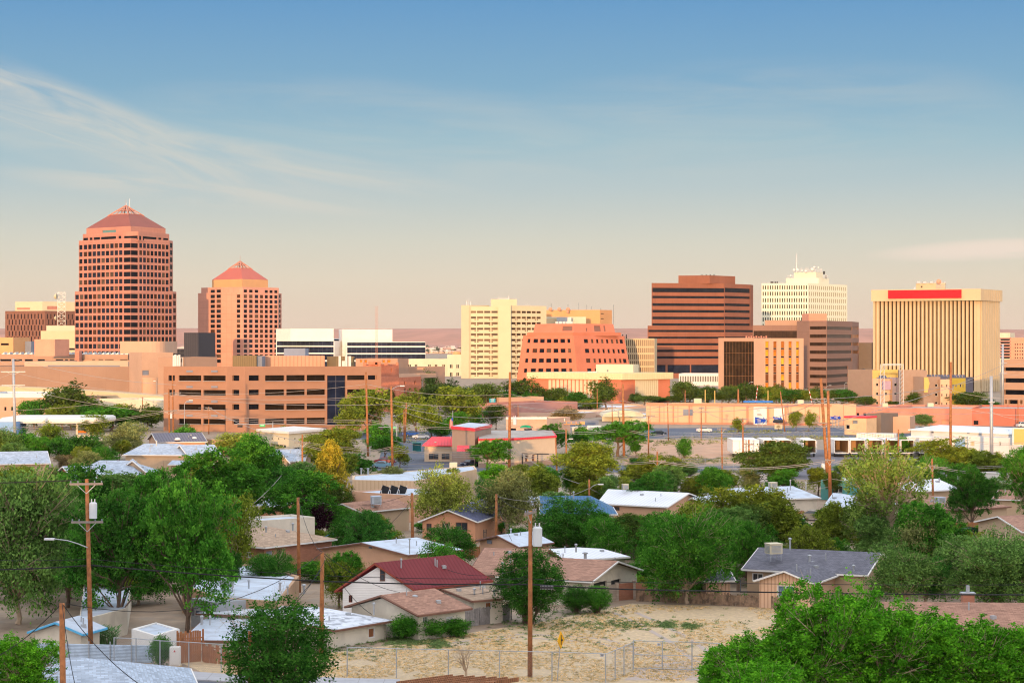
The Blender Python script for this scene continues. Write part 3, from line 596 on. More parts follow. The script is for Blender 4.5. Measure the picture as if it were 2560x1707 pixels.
# --- brown ribbon tower
b = Bld('office_tower', 'broad brown brick tower with dark ribbon windows and a stepped top', 1811, 1100, 'skyscraper')
rib = [(719.5, 730.5), (739.5, 745.5), (758, 764.8), (774.5, 781.2), (791.5, 798), (808, 814)]
b.block([(1629, 1090), (1811, 1100), (1876, 1122), (1883, 1130), (1870, 1150), (1640, 1135)], 707.5, m_brick_o, m_grav, {0: [dict(cols=[(1631, 1810.5)], rows=rib, mat=g_rib, ref=1640)], 1: [dict(cols=[(1811.5, 1875)], rows=rib, mat=g_rib, ref=1812)], 2: [dict(cols=[(1876.5, 1882.7)], rows=[(737, 835)], mat=g_dark, ref=1877)]}, z0=zz(822, 1090), ref=0)
rib2 = [(824.5, 830), (841.5, 846.5), (857.5, 863.3), (874, 880), (890.5, 896.5)]
b.block([(1619, 1082), (1812, 1092), (1890, 1120), (1880, 1160), (1630, 1140)], 814, m_brick_o, m_grav, {0: [dict(cols=[(1621, 1811)], rows=rib2, mat=g_rib, ref=1640), dict(cols=[(1637, 1664), (1669, 1725), (1728, 1800)], rows=[(912, 933)], mat=g_dark2, ref=1640)], 1: [dict(cols=[(1813, 1889)], rows=rib2, mat=g_rib, ref=1813)]}, ref=0)
b.block([(1696, 1100), (1774, 1096), (1838, 1112)], 689, m_brick_o, m_grav, z0=zz(710, 1100), part='penthouse')
mb = MB()
for x in (1755, 1766, 1776, 1785): mb.box(P3(x, 687.5, 1110), (.6, .6, .7))
b.add(mb, 'vent', m_dark); b.flush()
simple('office_block', 'low white block of closely set upright fins behind dark trees', [(1697, 900), (1800, 897)], 934, m_white, m_wroof, faces={0: [dict(cols=lin(1699, 1799, 24, .55), rows=[(940, 954), (957, 970)], mat=g_dark2, ref=1700, rec=.5)]}, depth=20)
# --- ivory grid tower
b = Bld('office_tower', 'ivory tower gridded with small windows under a crowd of rooftop antennas', 2020, 1350, 'skyscraper')
gr = [(714, 723.5)] + [(729.5 + 16.05 * i, 739.5 + 16.05 * i) for i in range(6)]
b.block([(1904, 1353), (2020, 1350), (2118, 1394)], 708, m_ivory, m_grav, {0: [dict(cols=lin(1905, 2019, 19, .48), rows=gr, mat=g_dark, ref=1906)], 1: [dict(cols=lin(2021.5, 2116, 19, .36), rows=gr, mat=g_brn, ref=2022, rec=.25)]}, ref=1)
b.block([(1965, 1385), (2046, 1380), (2072, 1392)], 695.5, m_ivory, m_grav, z0=zz(712, 1385), part='penthouse')
b.block([(1985, 1388), (2040, 1384), (2057, 1393)], 680.5, m_ivory, m_grav, z0=zz(697, 1385), part='penthouse')
mb = MB(); q = P3(1991, 681, 1386)
mb.tube([q, P3(1991, 633, 1386)], [.7, .12], 4)
for k in range(14): r = .9 - k * .05; mb.tube([q + Vector((-r, 0, k * .85)), q + Vector((r, 0, k * .85 + .4))], .09, 4)
R_ = random.Random(3)
for k in range(60):
    x = R_.choice([R_.uniform(1966, 2072), R_.uniform(1986, 2056), R_.uniform(1986, 2056)]); base = 681 if 1986 < x < 2056 else 696; Y = R_.uniform(1381, 1390)
    mb.tube([P3(x, base, Y), P3(x, base - R_.uniform(3, 13), Y)], .1, 4)
    if k % 2: mb.tube([P3(x - 2, base - 4, Y), P3(x + 2, base - 4 - R_.uniform(-1, 1), Y)], .08, 4)
for x0, x1, y in ((1966, 1986, 690), (1987, 2056, 675.5), (2057, 2072, 690), (2025, 2040, 672)): mb.tube([P3(x0, y, 1382), P3(x1, y, 1382)], .1, 4)
b.add(mb, 'antenna', m_steel)
mb = MB()
for x, y, r in ((1985, 675, .9), (1994, 675, .9), (2005, 677, .7), (2014, 678, .8), (2031, 674, 1.1), (2036, 668, .8), (2046, 669, .6), (1977, 689, .6)): q = P3(x, y, 1380); dish(mb, q.x, q.y, q.z, r)
b.add(mb, 'dish', m_white, smooth=True)
mb = MB(); mb.box(P3(2060, 682, 1384), (1.2, 1, 2.2)); mb.box(P3(2065, 692, 1384), (1, 1, 2)); [mb.box(P3(x, 706, 1365), (.8, .8, 1.2)) for x in (1928, 1932, 1938, 1943)]; b.add(mb, 'cooling_unit', m_dark); b.flush()
# --- gold windowed block
b = Bld('office_block', 'pink-brown block with columns of gold windows and a dark glass bay', 1885, 800)
b.block([(1796, 806), (1885, 800)], 844.5, m_tan, m_grav, {0: [dict(cols=[(1809.5, 1884.4)], rows=[(853, 969)], mat=g_bz, ref=1810, rec=.4, part='glass_bay')]}, depth=24, ref=1)
gc = [(1913.5, 1922), (1933.5, 1941.5), (1952.5, 1961), (1971.5, 1979.5), (1990.5, 1998)]; grr = [(853.5 + 20.6 * i, 869 + 20.6 * i) for i in range(6)]
b.block([(1885, 795), (1911, 790), (2009, 797)], 845.5, m_tan2, m_grav, {1: [dict(cols=gc, rows=grr, mat=g_gold, ref=1912, rec=.5), dict(cols=gc, rows=[(869.6 + 20.6 * i, 873.2 + 20.6 * i) for i in range(5)], mat=g_dark, ref=1912, rec=.5, part='spandrel')]}, ref=1)
mb = MB()
for k in range(9): q = P3(1866 + k * 6.2, 842.5, 805); mb.box(q, (.6, .6, 1.0 - .5 * (k % 2)))
b.add(mb, 'cooling_unit', m_terra); b.flush()
# --- brown ribbon office to its right
b = Bld('office_block', 'stepped taupe office with bronze ribbon windows beside the gold windows', 2023, 850)
m_taupe = M('taupe_panel', (.27, .155, .115), v=.05, pat='grid', a=8, b=4, mort=.05, c2=(.22, .125, .09)); g_br = GLASS('bronze_ribbon_glass', (.05, .028, .018), a=1.6, b=50, line=(.03, .015, .01), rough=.1)
b.block([(1882, 862), (1996, 858)], 813, m_taupe, m_grav, {0: [dict(cols=[(1884, 1992)], rows=[(827, 845)], mat=g_br, ref=1890)]}, depth=20)
b.block([(1912, 866), (2000, 862)], 800.5, m_tan, m_grav, depth=20)
ro = [(815.8, 824), (835.8, 844.6), (856, 864.5), (876, 884.3), (896.3, 904.5), (916.8, 925), (936.5, 944.5), (956.5, 964.5)]
b.block([(1992, 856), (2023, 848), (2067, 842), (2131, 880), (2147, 905), (2120, 930), (2010, 900)], 802, m_taupe, m_grav,
    {1: [dict(cols=[(2024, 2066.6)], rows=ro, mat=g_br, ref=2024)], 2: [dict(cols=[(2067.5, 2130)], rows=ro[:5], mat=g_br, ref=2068), dict(cols=[(2067.5, 2120)], rows=ro[5:], mat=g_br, ref=2068)], 3: [dict(cols=[(2131.5, 2146)], rows=ro[:4], mat=g_gold[1:3], ref=2132)]}, ref=1)
b.block([(2005, 862), (2022, 852), (2067, 856)], 784, m_peachb, m_grav, z0=zz(804, 852), ref=1, part='penthouse'); b.flush()
b = Bld('office_block', 'shaded grey-brown block with a small blue awning, before the buff bank tower', 2120, 760)
m_shade = M('grey_brown_stucco', (.20, .155, .125), v=.06)
b.block([(2147, 905), (2186, 900)], 856.5, m_shade, m_grav, depth=30); b.block([(2120, 762), (2150, 759), (2190, 840)], 928, m_shade, m_grav, {1: [], 0: [dict(cols=[(2121, 2139)], rows=[(937, 945), (957, 964)], mat=g_dark2, ref=2122)]}, z0=0)
mb = MB(); mb.box(P3(2146, 926, 760), (3.2, 1.2, .6)); b.add(mb, 'awning', M('blue_canvas', (.03, .12, .5))); b.flush()
# --- bank tower
b = Bld('bank_tower', 'buff bank tower of tall concrete fins with a blank red sign along its top', 2440, 780, 'skyscraper')
sl = [(2188.6 + 10.12 * i, 2192.2 + 10.12 * i) for i in range(25)]
g_slot = GLASS('bank_slot_glass', (.018, .010, .008), a=9, b=3.3, line=(.05, .03, .02), mort=.4, rough=.2)
pts, z = b.block([(2183, 797), (2439, 780), (2450, 780.5), (2499, 803)], 748, m_bank, m_grav, {0: [dict(cols=sl, rows=[(751, 975)], mat=g_slot, ref=2190, rec=.9)], 2: [dict(cols=[(2450.3, 2451.2), (2497.5, 2498.5)], rows=[(751, 970)], mat=g_slot, ref=2451)]}, ref=1, z0=0)
fins(b, pts[0], pts[1], [(2183.5, 2187.8)] + [(2193.0 + 10.12 * i, 2197.6 + 10.12 * i) for i in range(25)], 750, 978, 1, .45, m_bank, 'fin')
fins(b, pts[2], pts[3], [(2452 + 5.7 * i, 2456.6 + 5.7 * i) for i in range(8)], 750, 978, 1, .5, m_bank, 'fin')
cpts, z = b.block([(2178, 795), (2439, 777), (2452, 777.5), (2506, 803)], 722, m_bank, m_grav, {0: [dict(cols=[(a + .5, c - .4) for a, c in sl], rows=[(723.5, 750)], mat=g_slot, ref=2190, rec=.8, part='slot')], 2: [dict(cols=[(2462 + 5.2 * i, 2462.9 + 5.2 * i) for i in range(8)], rows=[(724, 750)], mat=m_bank, ref=2453, rec=.5, part='slot')]}, z0=zz(751, 777), part='cornice', ref=1)
u0, u1 = pxplane(cpts[0], cpts[1], 2221), pxplane(cpts[0], cpts[1], 2404); p, q = cpts[0].lerp(cpts[1], u0), cpts[0].lerp(cpts[1], u1); d = (q - p).normalized(); n = Vector((d.y, -d.x))
mb = MB(); c = (p + q) / 2 + n * .35; mb.box((c.x, c.y, zz(735.5, c.y)), ((q - p).length, .5, 3.3), rz=math.atan2(d.y, d.x)); b.add(mb, 'sign_panel', m_red)
b.block([(2290, 800), (2363, 797)], 708, m_bank, m_grav, {0: [dict(cols=[(2302, 2306)], rows=[(715, 719)], mat=g_dark, ref=2300)]}, depth=6, z0=zz(727, 800), part='penthouse')
mb = MB(); R_ = random.Random(5)
for k in range(22): x = R_.uniform(2290, 2364); mb.tube([P3(x, 710, 799), P3(x + R_.uniform(-1, 1), R_.uniform(699, 707), 799)], .08, 4)
for y in (711, 715, 719): mb.tube([P3(2342, y, 796), P3(2363, y, 796)], .1, 4)
for x in (2342, 2352, 2363): mb.tube([P3(x, 722, 796), P3(x, 710, 796)], .1, 4)
for x, w in ((2296, 1.3), (2311, 1.2), (2328, 1), (2286, .9)): mb.box(P3(x, 706 if x > 2290 else 721, 798), (w, .6, .7))
b.add(mb, 'antenna', m_steel); mb = MB(); q = P3(2347, 704, 794); dish(mb, q.x, q.y, q.z, 1.0); b.add(mb, 'dish', m_peachb, smooth=True); b.flush()
# --- hospital far right
b = Bld('hospital_building', 'peach apartment block with red balcony bands and small square windows, beyond the bank tower', 2530, 1300)
b.block([(2495, 1305), (2525, 1302)], 832, m_cream2, m_grav, {0: [dict(cols=[(2501, 2525 - .5)], rows=[(847 + 7.5 * i, 851 + 7.5 * i) for i in range(7)], mat=g_dark, ref=2505)]}, depth=20, z0=0)
b.block([(2525, 1302), (2600, 1300)], 844, m_peachb, m_grav, {0: [dict(cols=[(2537 + 6 * i, 2539.5 + 6 * i) for i in range(9)], rows=[(859 + 8.4 * i, 862.5 + 8.4 * i) for i in range(6)], mat=g_dark, ref=2530)]}, depth=20)
for i in range(7): mb = MB(); a = P3(2513, 845.5 + 7.5 * i, 1299); mb.box(a, (7.2, 1.5, .5)); b.add(mb, 'balcony', M('balcony_red' + 'abcdefg'[i], (.6, .12, .09)) if i == 0 else bpy.data.materials['balcony_reda'])
b.flush()
b = Bld('parking_garage', 'taupe parking garage with three dark open decks at the edge of the skyline', 2502, 600)
b.block([(2502, 606), (2640, 596)], 899, m_tan, m_grav, {0: [dict(cols=[(2510, 2625)], rows=[(918, 927), (945, 956), (974, 986)], mat=g_dark, ref=2512, rec=1.5, part='opening'), dict(cols=[(2512, 2517), (2521, 2545), (2550, 2556)], rows=[(999, 1009)], mat=g_dark, ref=2512, part='opening', rec=1.5)]}, depth=30); b.flush()
# --- coloured apartments
m_yel = M('yellow_stucco', (.60, .42, .13), v=.05); m_pch = M('pale_peach_stucco', (.68, .42, .27), v=.05); m_lil = M('lilac_grey_stucco', (.30, .27, .34), v=.05); m_tp2 = M('taupe_stucco', (.34, .23, .17), v=.06)
m_olv = M('olive_stucco', (.34, .27, .04), v=.06); m_nvy = M('navy_stucco', (.09, .10, .15), v=.06)
b = Bld('apartment_building', 'apartment building in yellow, peach, lilac and taupe blocks, before the buff bank tower', 2240, 615)
wq = lambda c, r, m=g_dark, ref=2170: [dict(cols=c, rows=r, mat=m, ref=ref, frame=m_white)]
b.block([(2163, 630), (2181, 622)], 924, m_yel, m_grav, depth=14)
b.block([(2181, 622), (2206, 624)], 924.5, m_tp2, m_grav, depth=12)
b.block([(2181, 616), (2224, 612)], 946, m_pch, m_grav, {0: wq([(2189, 2195), (2211, 2217)], [(957, 965), (980, 987), (1003, 1010)])}, depth=10)
b.block([(2224, 613), (2254, 614)], 944, m_lil, m_grav, {0: wq([(2236, 2243)], [(958, 966), (981, 988), (1003, 1010)])}, depth=10)
mb = MB(); mb.box(P3(2216, 963, 609), (2.4, 1.6, 2.6)); b.add(mb, 'bay_window', M('lilac_trim', (.40, .28, .36)))
b.block([(2253, 606), (2317, 605)], 926, m_tp2, m_grav, {0: wq([(2291, 2295), (2298, 2307)], [(960, 970), (1000, 1008)])}, depth=16)
b.block([(2309, 600), (2351, 602)], 942, m_tp2, m_grav, {0: wq([(2338, 2345)], [(961, 968), (984, 992), (1006, 1012)])}, depth=14)
mb = MB(); q = [P3(2310.5, 943, 599.6), P3(2320, 943, 599.6), P3(2324, 958, 599.6), P3(2319, 981, 599.6), P3(2310.5, 981, 599.6)]; mb.add(q + [p + Vector((0, .5, 0)) for p in q], [(4, 3, 2, 1, 0), (5, 6, 7, 8, 9)] + [(i, (i + 1) % 5, (i + 1) % 5 + 5, i + 5) for i in range(5)]); b.add(mb, 'accent_panel', m_yel)
b.block([(2351, 600), (2377, 600)], 948, m_pch, m_grav, {0: wq([(2353.5, 2356.5), (2365.5, 2368.5)], [(961, 968), (984, 991), (1006, 1013)])}, depth=14)
b.block([(2377, 602), (2414, 602)], 945, m_olv, m_grav, {0: wq([(2381, 2385), (2389, 2392), (2400, 2403.5), (2407, 2409)], [(960.5, 968), (983, 990)])}, depth=14)
b.block([(2414, 602), (2433, 606)], 943, m_nvy, m_grav, depth=14)
mb = MB()
for k in range(16): x = [2201, 2207, 2213][k] if k < 3 else 2318 + (k - 3) * 7.6; q = P3(x, 939.5 if k > 2 else 941.5, 612); mb.box(q, (.75, 1.3, .08), R=Matrix.Rotation(.5, 3, 'X'))
b.add(mb, 'solar_panel', m_nvy); b.flush()
def gantry(label, px0, px1, pt, py0, Y):
    t = thing('substation_gantry', label, 'pylon', (gx(px0, Y), Y, 0)); 
    for x in (px0, px1):
        mb = MB(); a = P3(x, py0, Y)
        for dx in (-.5, .5): mb.tube([(a.x + dx, Y, 0), (a.x + dx, Y, a.z)], .12, 4)
        for k in range(12): mb.tube([(a.x - .5, Y, a.z * k / 12), (a.x + .5, Y, a.z * (k + 1) / 12)], .06, 4)
        mb.build('mast', m_steel, t)
    mb = MB()
    for y in (py0, py0 + 3): mb.tube([P3(px0, y, Y), P3(px1, y, Y)], .15, 4)
    mb.build('beam', m_steel, t)
gantry('grey steel gantry of two masts and a crossbeam, before the coloured apartments', 2206, 2254, 0, 910, 560)
# --- antenna mast behind the brick building
t = thing('radio_mast', 'thin lattice radio mast rising above the navy glass courthouse', 'mast', (gx(941, 720), 720, 0)); mb = MB(); q = P3(941, 766, 720)
for k in range(3): a = k * 2.094; mb.tube([(q.x + .35 * math.cos(a), 720 + .35 * math.sin(a), 0), (q.x + .3 * math.cos(a), 720 + .3 * math.sin(a), q.z)], .06, 4)
for k in range(40): z = 2 + k * (q.z - 3) / 40; mb.tube([(q.x - .33, 720, z), (q.x + .33, 720, z + .5)], .05, 4)
for dz, w in ((0, 1), (-1, .6), (-3, .5)): mb.tube([(q.x - w, 720, q.z + dz), (q.x + w, 720, q.z + dz)], .04, 4)
mb.build('mast', m_terra, t)
# --- parking and office building
m_park = M('tan_concrete', (.36, .19, .12), v=.07, s=.3); g_park = GLASS('garage_glass', (.016, .010, .007), a=1.1, b=60, line=(.02, .013, .008), rough=.15, warm=1)
b = Bld('office_block', 'long tan concrete office with four floors of slot windows and a black glass bay', 612, 440)
pr = [(938, 951.5), (974, 987.5), (1010, 1023.5), (1046, 1059.5)]
slots = [(447, 503), (508.5, 564)]
b.block([(409, 446), (567, 441), (612, 438), (659, 440), (953, 452)], 917, m_park, m_grav, {0: [dict(cols=slots, rows=pr, mat=g_park, ref=450, rec=.45), dict(cols=[(421, 437)], rows=pr[:2], mat=g_dark, ref=422, rec=.5)],
    1: [dict(cols=[(580.5, 598)], rows=pr, mat=g_dark, ref=580, rec=.5)], 2: [dict(cols=[(622, 648)], rows=pr, mat=g_dark, ref=622, rec=.5)],
    3: [dict(cols=[(663, 711), (716, 762.5), (767, 813)], rows=[(938, 952.5), (973.5, 988.5), (1010, 1024.5), (1046, 1061)], mat=g_park, ref=663, rec=.45), dict(cols=[(818, 864)], rows=[(938.5, 1062)], mat=g_navy, ref=820, rec=.3, part='glass_bay'), dict(cols=[(868, 912)], rows=[(938, 950), (973, 985), (1008, 1020)], mat=g_park, ref=868, rec=1.0), dict(cols=[(920, 942)], rows=[(938, 949), (973, 984)], mat=g_dark, ref=920, rec=.5)]}, ref=1, depth=30, para=.6)

for x0, x1, Y in ((466, 482, 444.3), (528, 544, 442.2)):
    for y in (927, 966, 1003, 1038): mb = MB(); q = P3((x0 + x1) / 2, y + 1, Y - .6); mb.box(q, (1.4, .3, .42)); b.add(mb, 'vent', m_greyp)
for k in range(3):                                     # light steel ledges under the window slots
    pass
pA = [Vector((gx(p, Y), Y)) for p, Y in ((409, 446), (567, 441), (659, 440), (953, 452))]
for A, B, cols in ((pA[0], pA[1], slots), (pA[2], pA[3], [(663, 711), (716, 762.5), (767, 813)])):
    for c0, c1 in cols:
        for r0, r1 in pr:
            mb = MB(); u0, u1 = pxplane(A, B, c0), pxplane(A, B, c1); p, q = A.lerp(B, u0), A.lerp(B, u1); d = (q - p).normalized(); n = Vector((d.y, -d.x)); c = (p + q) / 2 + n * .2
            mb.box((c.x, c.y, zz(r1 + .8, c.y)), ((q - p).length, .25, .07), rz=math.atan2(d.y, d.x)); b.add(mb, 'window_ledge', m_steel)
b.block([(581, 455), (641, 455)], 889, m_olive, m_grav, depth=10, z0=zz(920, 440), part='penthouse')
b.block([(641, 456), (655, 456)], 890, m_greyp, m_grav, depth=8, z0=zz(920, 440), part='penthouse')
m_peachrib = M('peach_ribbed_metal', (.62, .33, .21), v=.04, pat='vrib', a=.9)
b.block([(655, 462), (812, 466)], 889.5, m_peachrib, m_wroof, {0: [dict(cols=[(667, 673), (693, 699)], rows=[(903, 917)], mat=m_brown, ref=660, part='door'), dict(cols=[(738, 750), (763, 769), (785, 790)], rows=[(903, 917)], mat=m_cream, ref=660, part='door')]}, depth=14, z0=zz(920, 440), part='penthouse')
b.block([(710, 470), (763, 470)], 871, m_greyp, m_greyp, depth=8, z0=zz(890, 466), part='cooling_unit')
b.block([(841, 462), (886, 464)], 891, m_olive, m_grav, depth=6, z0=zz(922, 445), part='penthouse')
mb = MB()
for x, r in ((849.5, .3), (866, .3), (874.5, .35)): mb.tube([P3(x, 917, 457), P3(x, 890, 457)], r, 5)
for x in (856, 859, 862): mb.tube([P3(x, 917, 457), P3(x, 902, 457)], .15, 4)
b.add(mb, 'antenna', m_white); b.flush()
# ------------------------------------------------------------------ houses and low buildings of the middle ground
def pz(px, py, z=0):
    """point at height z seen at a photo pixel"""
    Y = (CZ - z) * F / (py - HY); return Vector((gx(px, Y), Y, z))
m_shg = M('grey_shingles', (.15, .15, .18), v=.12, s=.5, pat='shingle', a=.3, b=.16, mort=.012, c2=(.08, .08, .10), rough=.95)
m_shb = M('brown_shingles', (.36, .20, .14), v=.14, s=.5, pat='shingle', a=.35, b=.17, mort=.012, c2=(.25, .14, .10), rough=.95, stain=.0)
m_sht = M('tan_shingles', (.42, .30, .21), v=.14, s=.5, pat='shingle', a=.35, b=.17, mort=.012, c2=(.31, .22, .15), rough=.95)
m_shp = M('pale_grey_shingles', (.40, .47, .56), v=.1, s=.5, pat='shingle', a=.4, b=.2, mort=.015, c2=(.33, .36, .42), rough=.95)
m_shn = M('navy_shingles', (.09, .10, .17), v=.15, s=.6, pat='shingle', a=.35, b=.17, mort=.01, rough=.9)
m_whr = M('white_roll_roofing', (.52, .59, .68), v=.12, s=.7, stain=.55, c2=(.40, .42, .46))
m_whm = M('white_metal_roof', (.74, .77, .82), v=.06, s=.3, pat='vrib', a=.45, c2=(.60, .62, .67))
m_weat = M('flaking_white_roof', (.66, .70, .76), v=.15, s=1.3, stain=.85, c2=(.28, .30, .34))
m_maroon = M('maroon_metal_roof', (.20, .025, .03), v=.08, s=.4, pat='vrib', a=.34, c2=(.15, .018, .022), rough=.6)
m_bluem = M('blue_metal_roof', (.03, .13, .27), v=.08, s=.4, pat='vrib', a=.34, c2=(.02, .09, .19), rough=.5)
m_dkm = M('dark_metal_roof', (.13, .11, .14), v=.08, s=.4, pat='vrib', a=.5, c2=(.07, .06, .08), rough=.5)
m_wsid = M('white_lap_siding', (.90, .89, .86), v=.05, s=.6, pat='hrib', a=.17, c2=(.84, .83, .80))
m_psid = M('peach_board_siding', (.72, .47, .31), v=.05, s=.5, pat='vrib', a=.28, c2=(.50, .29, .18))
m_csid = M('cream_board_siding', (.68, .50, .33), v=.05, s=.5, pat='vrib', a=.5, c2=(.60, .42, .27))
m_adobe = M('adobe_stucco', (.48, .30, .18), v=.12, s=.5, stain=.0)
m_sal = M('salmon_brick', (.42, .18, .11), v=.1, s=.6, pat='brick', a=.28, b=.09, mort=.008, c2=(.36, .20, .14))
m_ora = M('orange_peach_stucco', (.60, .30, .17), v=.07, s=.5)
m_pea = M('peach_house_stucco', (.62, .37, .24), v=.09, s=.5, stain=.25, c2=(.50, .31, .22))
m_bei = M('beige_stucco', (.52, .38, .25), v=.06, s=.5)
m_crm = M('cream_house_stucco', (.70, .63, .51), v=.10, s=.6, stain=.3, c2=(.46, .40, .32))
m_rbr = M('red_brick', (.42, .12, .075), v=.14, s=.4, pat='brick', a=.28, b=.09, mort=.01, c2=(.36, .16, .11))
m_teal = M('teal_paint', (.10, .32, .30), v=.08, s=.5)
m_gst = M('blue_grey_stucco', (.36, .38, .40), v=.14, s=.5, stain=.4, c2=(.28, .29, .30))
m_trimb = M('brown_trim', (.20, .10, .07), v=.15, s=2)
m_trimw = M('white_trim', (.78, .76, .72), v=.05, s=2)
m_trimr = M('maroon_trim', (.30, .07, .045), v=.12, s=2)
m_bl = M('bright_blue_canvas', (.02, .20, .75), v=.08, s=1, rough=.6)
m_sky = M('light_blue_paint', (.12, .45, .72), v=.06, s=1)
m_wood = M('weathered_wood', (.24, .19, .15), v=.3, s=1.2, pat='vboard', a=.15, b=9, mort=.02, c2=(.05, .04, .03))
m_woodb = M('brown_cedar_boards', (.34, .15, .07), v=.25, s=1.5, pat='vboard', a=.14, b=9, mort=.014, c2=(.10, .05, .03))
m_blk = M('concrete_block', (.45, .36, .29), v=.1, s=.8, pat='block', a=.4, b=.2, mort=.012, c2=(.36, .29, .23))
m_door = M('weathered_door', (.30, .12, .05), v=.25, s=3)
g_hs = GLASS('house_window_glass', (.05, .06, .07), rough=.08, spec=.6); g_hsb = GLASS('blue_window_glass', (.10, .16, .24), rough=.1, spec=.6)

def outline(mb, polys, th):
    """thick roof sheet: top polys, underside and edge band"""
    key = lambda p: (round(p.x, 3), round(p.y, 3), round(p.z, 3)); E = {}
    dn = Vector((0, 0, -th))
    for p in polys:
        mb.poly(p); mb.poly([q + dn for q in p][::-1])
        for a, c in zip(p, p[1:] + p[:1]):
            k = frozenset((key(a), key(c))); E[k] = None if k in E else (a, c)
    out = [e for e in E.values() if e]
    for a, c in out: mb.poly([a + dn, c + dn, c, a])
    return out
class House(Bld):
    """pitched house; mode G: gable faces the camera (L, R eave corners, PK peak, RB far end of the ridge)
       mode S: a roof slope faces the camera (A, B eave corners, R1, R2 ridge ends, hd metres from eave to ridge). All photo pixels."""
    def __init__(s, name, label, mode, ze, pts, wall, roof, trim=None, hd=4.0, ends='gg', wins=(), ov=.32, cat='house', group=None, eave=None):
        A, B = pz(*pts[0], ze), pz(*pts[1], ze); flat = lambda v: Vector((v.x, v.y))
        if mode == 'G':
            Ym = (A.y + B.y) / 2; zr = zz(pts[2][1], Ym); R1 = Vector(((A.x + B.x) / 2, Ym, zr)); R2 = pz(*pts[3], zr); v = R2 - R1
            e = (B - A).normalized(); nb = Vector((-e.y, e.x, 0)); v = nb * max(v.dot(nb), 3) + e * (v.dot(e)) * .85    # keep the plan near-rectangular
            C, Dd = B + v, A + v; R2 = R1 + v; ends = 'gg'
            polys = [[B, C, R2, R1], [Dd, A, R1, R2]]; gab = {0: R1, 2: R2}
        else:
            zr = zz(pts[2][1], A.y + hd); R1 = pz(*pts[2], zr); R2 = pz(*pts[3], zr); d = flat(B - A).normalized(); n = Vector((-d.y, d.x))
            R1 = Vector((*(flat(A) + d * d.dot(flat(R1 - A)) + n * hd), zr)); R2 = Vector((*(flat(A) + d * d.dot(flat(R2 - A)) + n * hd), zr))
            if ends[0] == 'g': R1 = Vector((A.x + n.x * hd, A.y + n.y * hd, zr))
            if ends[1] == 'g': R2 = Vector((B.x + n.x * hd, B.y + n.y * hd, zr))
            C = B + Vector((n.x, n.y, 0)) * 2 * hd; Dd = A + Vector((n.x, n.y, 0)) * 2 * hd
            polys = [[A, B, R2, R1], [C, Dd, R1, R2]]; gab = {}
            if ends[1] == 'g': gab[1] = R2
            else: polys.append([B, C, R2])
            if ends[0] == 'g': gab[3] = R1
            else: polys.append([Dd, A, R1])
        s.E = [A, B, C, Dd]; s.zr = zr; s.ze = ze; s.R = (R1, R2)
        c = (A + B + C + Dd) / 4
        s.t = thing(name, label, cat, (c.x, c.y, 0), group); s.nw = {}; s.rest = {}; s.cache = {}
        mb = MB(); ed = outline(mb, polys, .10); s.add(mb, 'roof', roof)
        fb = MB(); dn = Vector((0, 0, -.09)); cc = Vector((c.x, c.y, 0))
        for a, q in ed:
            m = (a + q) / 2; o = Vector((m.x - c.x, m.y - c.y, 0)).normalized() * .03
            fb.tube([a + dn + o, q + dn + o], .085, 4)
        s.add(fb, 'fascia', trim or m_trimw)
        W = [Vector((p.x, p.y)) for p in s.E]; cw = Vector((c.x, c.y)); n4 = 4; ins = []
        for i in range(4):
            a, b0, b1 = W[i], W[(i + 1) % 4], W[i - 1]; ins.append(a + (b0 - a).normalized() * ov + (b1 - a).normalized() * ov)
        s.W = ins; wb = MB(); rd = [dict() for _ in range(4)]
        half = (W[1] - W[0]).length / 2 if mode == 'G' else hd; slope = (zr - ze) / half; zt = max(ze + slope * ov - .14, ze - .12); s.zt = zt
        for i in range(4):
            a, q = ins[i], ins[(i + 1) % 4]; rects = []; ws = []
            for w in wins:
                if w[0] != i: continue
                u0, u1 = pxplane(a, q, w[1]), pxplane(a, q, w[2]); Yw = (a + (q - a) * ((u0 + u1) / 2)).y
                z0, z1 = zz(w[4], Yw), zz(w[3], Yw)
                if z1 < zt and z0 > 0 and 0 < u0 < u1 < 1: rects.append((u0, u1, z0 / zt, z1 / zt)); ws.append(w)
                else:                                   # in the gable: a framed panel set on the wall
                    p = a.lerp(q, (u0 + u1) / 2); dd = (q - a).normalized(); nn = Vector((dd.y, -dd.x)) * .04; gb = MB()
                    gb.box((p.x + nn.x, p.y + nn.y, (z0 + z1) / 2), ((q - a).length * abs(u1 - u0), .08, z1 - z0), rz=math.atan2(dd.y, dd.x)); s.add(gb, 'gable_vent' if w[5] == 'v' else 'window', m_greyp if w[5] == 'v' else g_hs)
            pan = facade(wb, [(a.x, a.y, 0), (q.x, q.y, 0), (q.x, q.y, zt), (a.x, a.y, zt)], rects, .14)
            for qd, w in zip(pan, ws):
                k = w[5]
                if k == 'w': s.win(qd, g_hs, 'window', trim if trim and trim != m_trimb else m_trimw, 1)
                elif k == 'b': s.win(qd, g_hsb, 'window', m_trimw, 1)
                elif k == 'k': s.win(qd, g_hs, 'window', m_trimb, 1)
                elif k == 'd': s.win(qd, m_door, 'door', m_trimw)
                elif k == 'D': s.win(qd, m_trimb, 'door', m_trimb)
                elif k == 'e': s.win(qd, m_trimw, 'door', m_trimw)
                elif k == 'v': s.win(qd, m_greyp, 'vent')
                else: s.win(qd, m_dark, 'opening')
            if i in gab:
                R = gab[i]; base = ins[i].lerp(ins[(i + 1) % 4], .5); h = zr - .12 - zt
                wb.poly([(a.x, a.y, zt), (q.x, q.y, zt), (base.x, base.y, zt + h * (1 - ov / half))])
        s.add(wb, 'wall', wall); s.flush()
        rv = random.Random(int(abs(c.x * 7 + c.y * 13)))
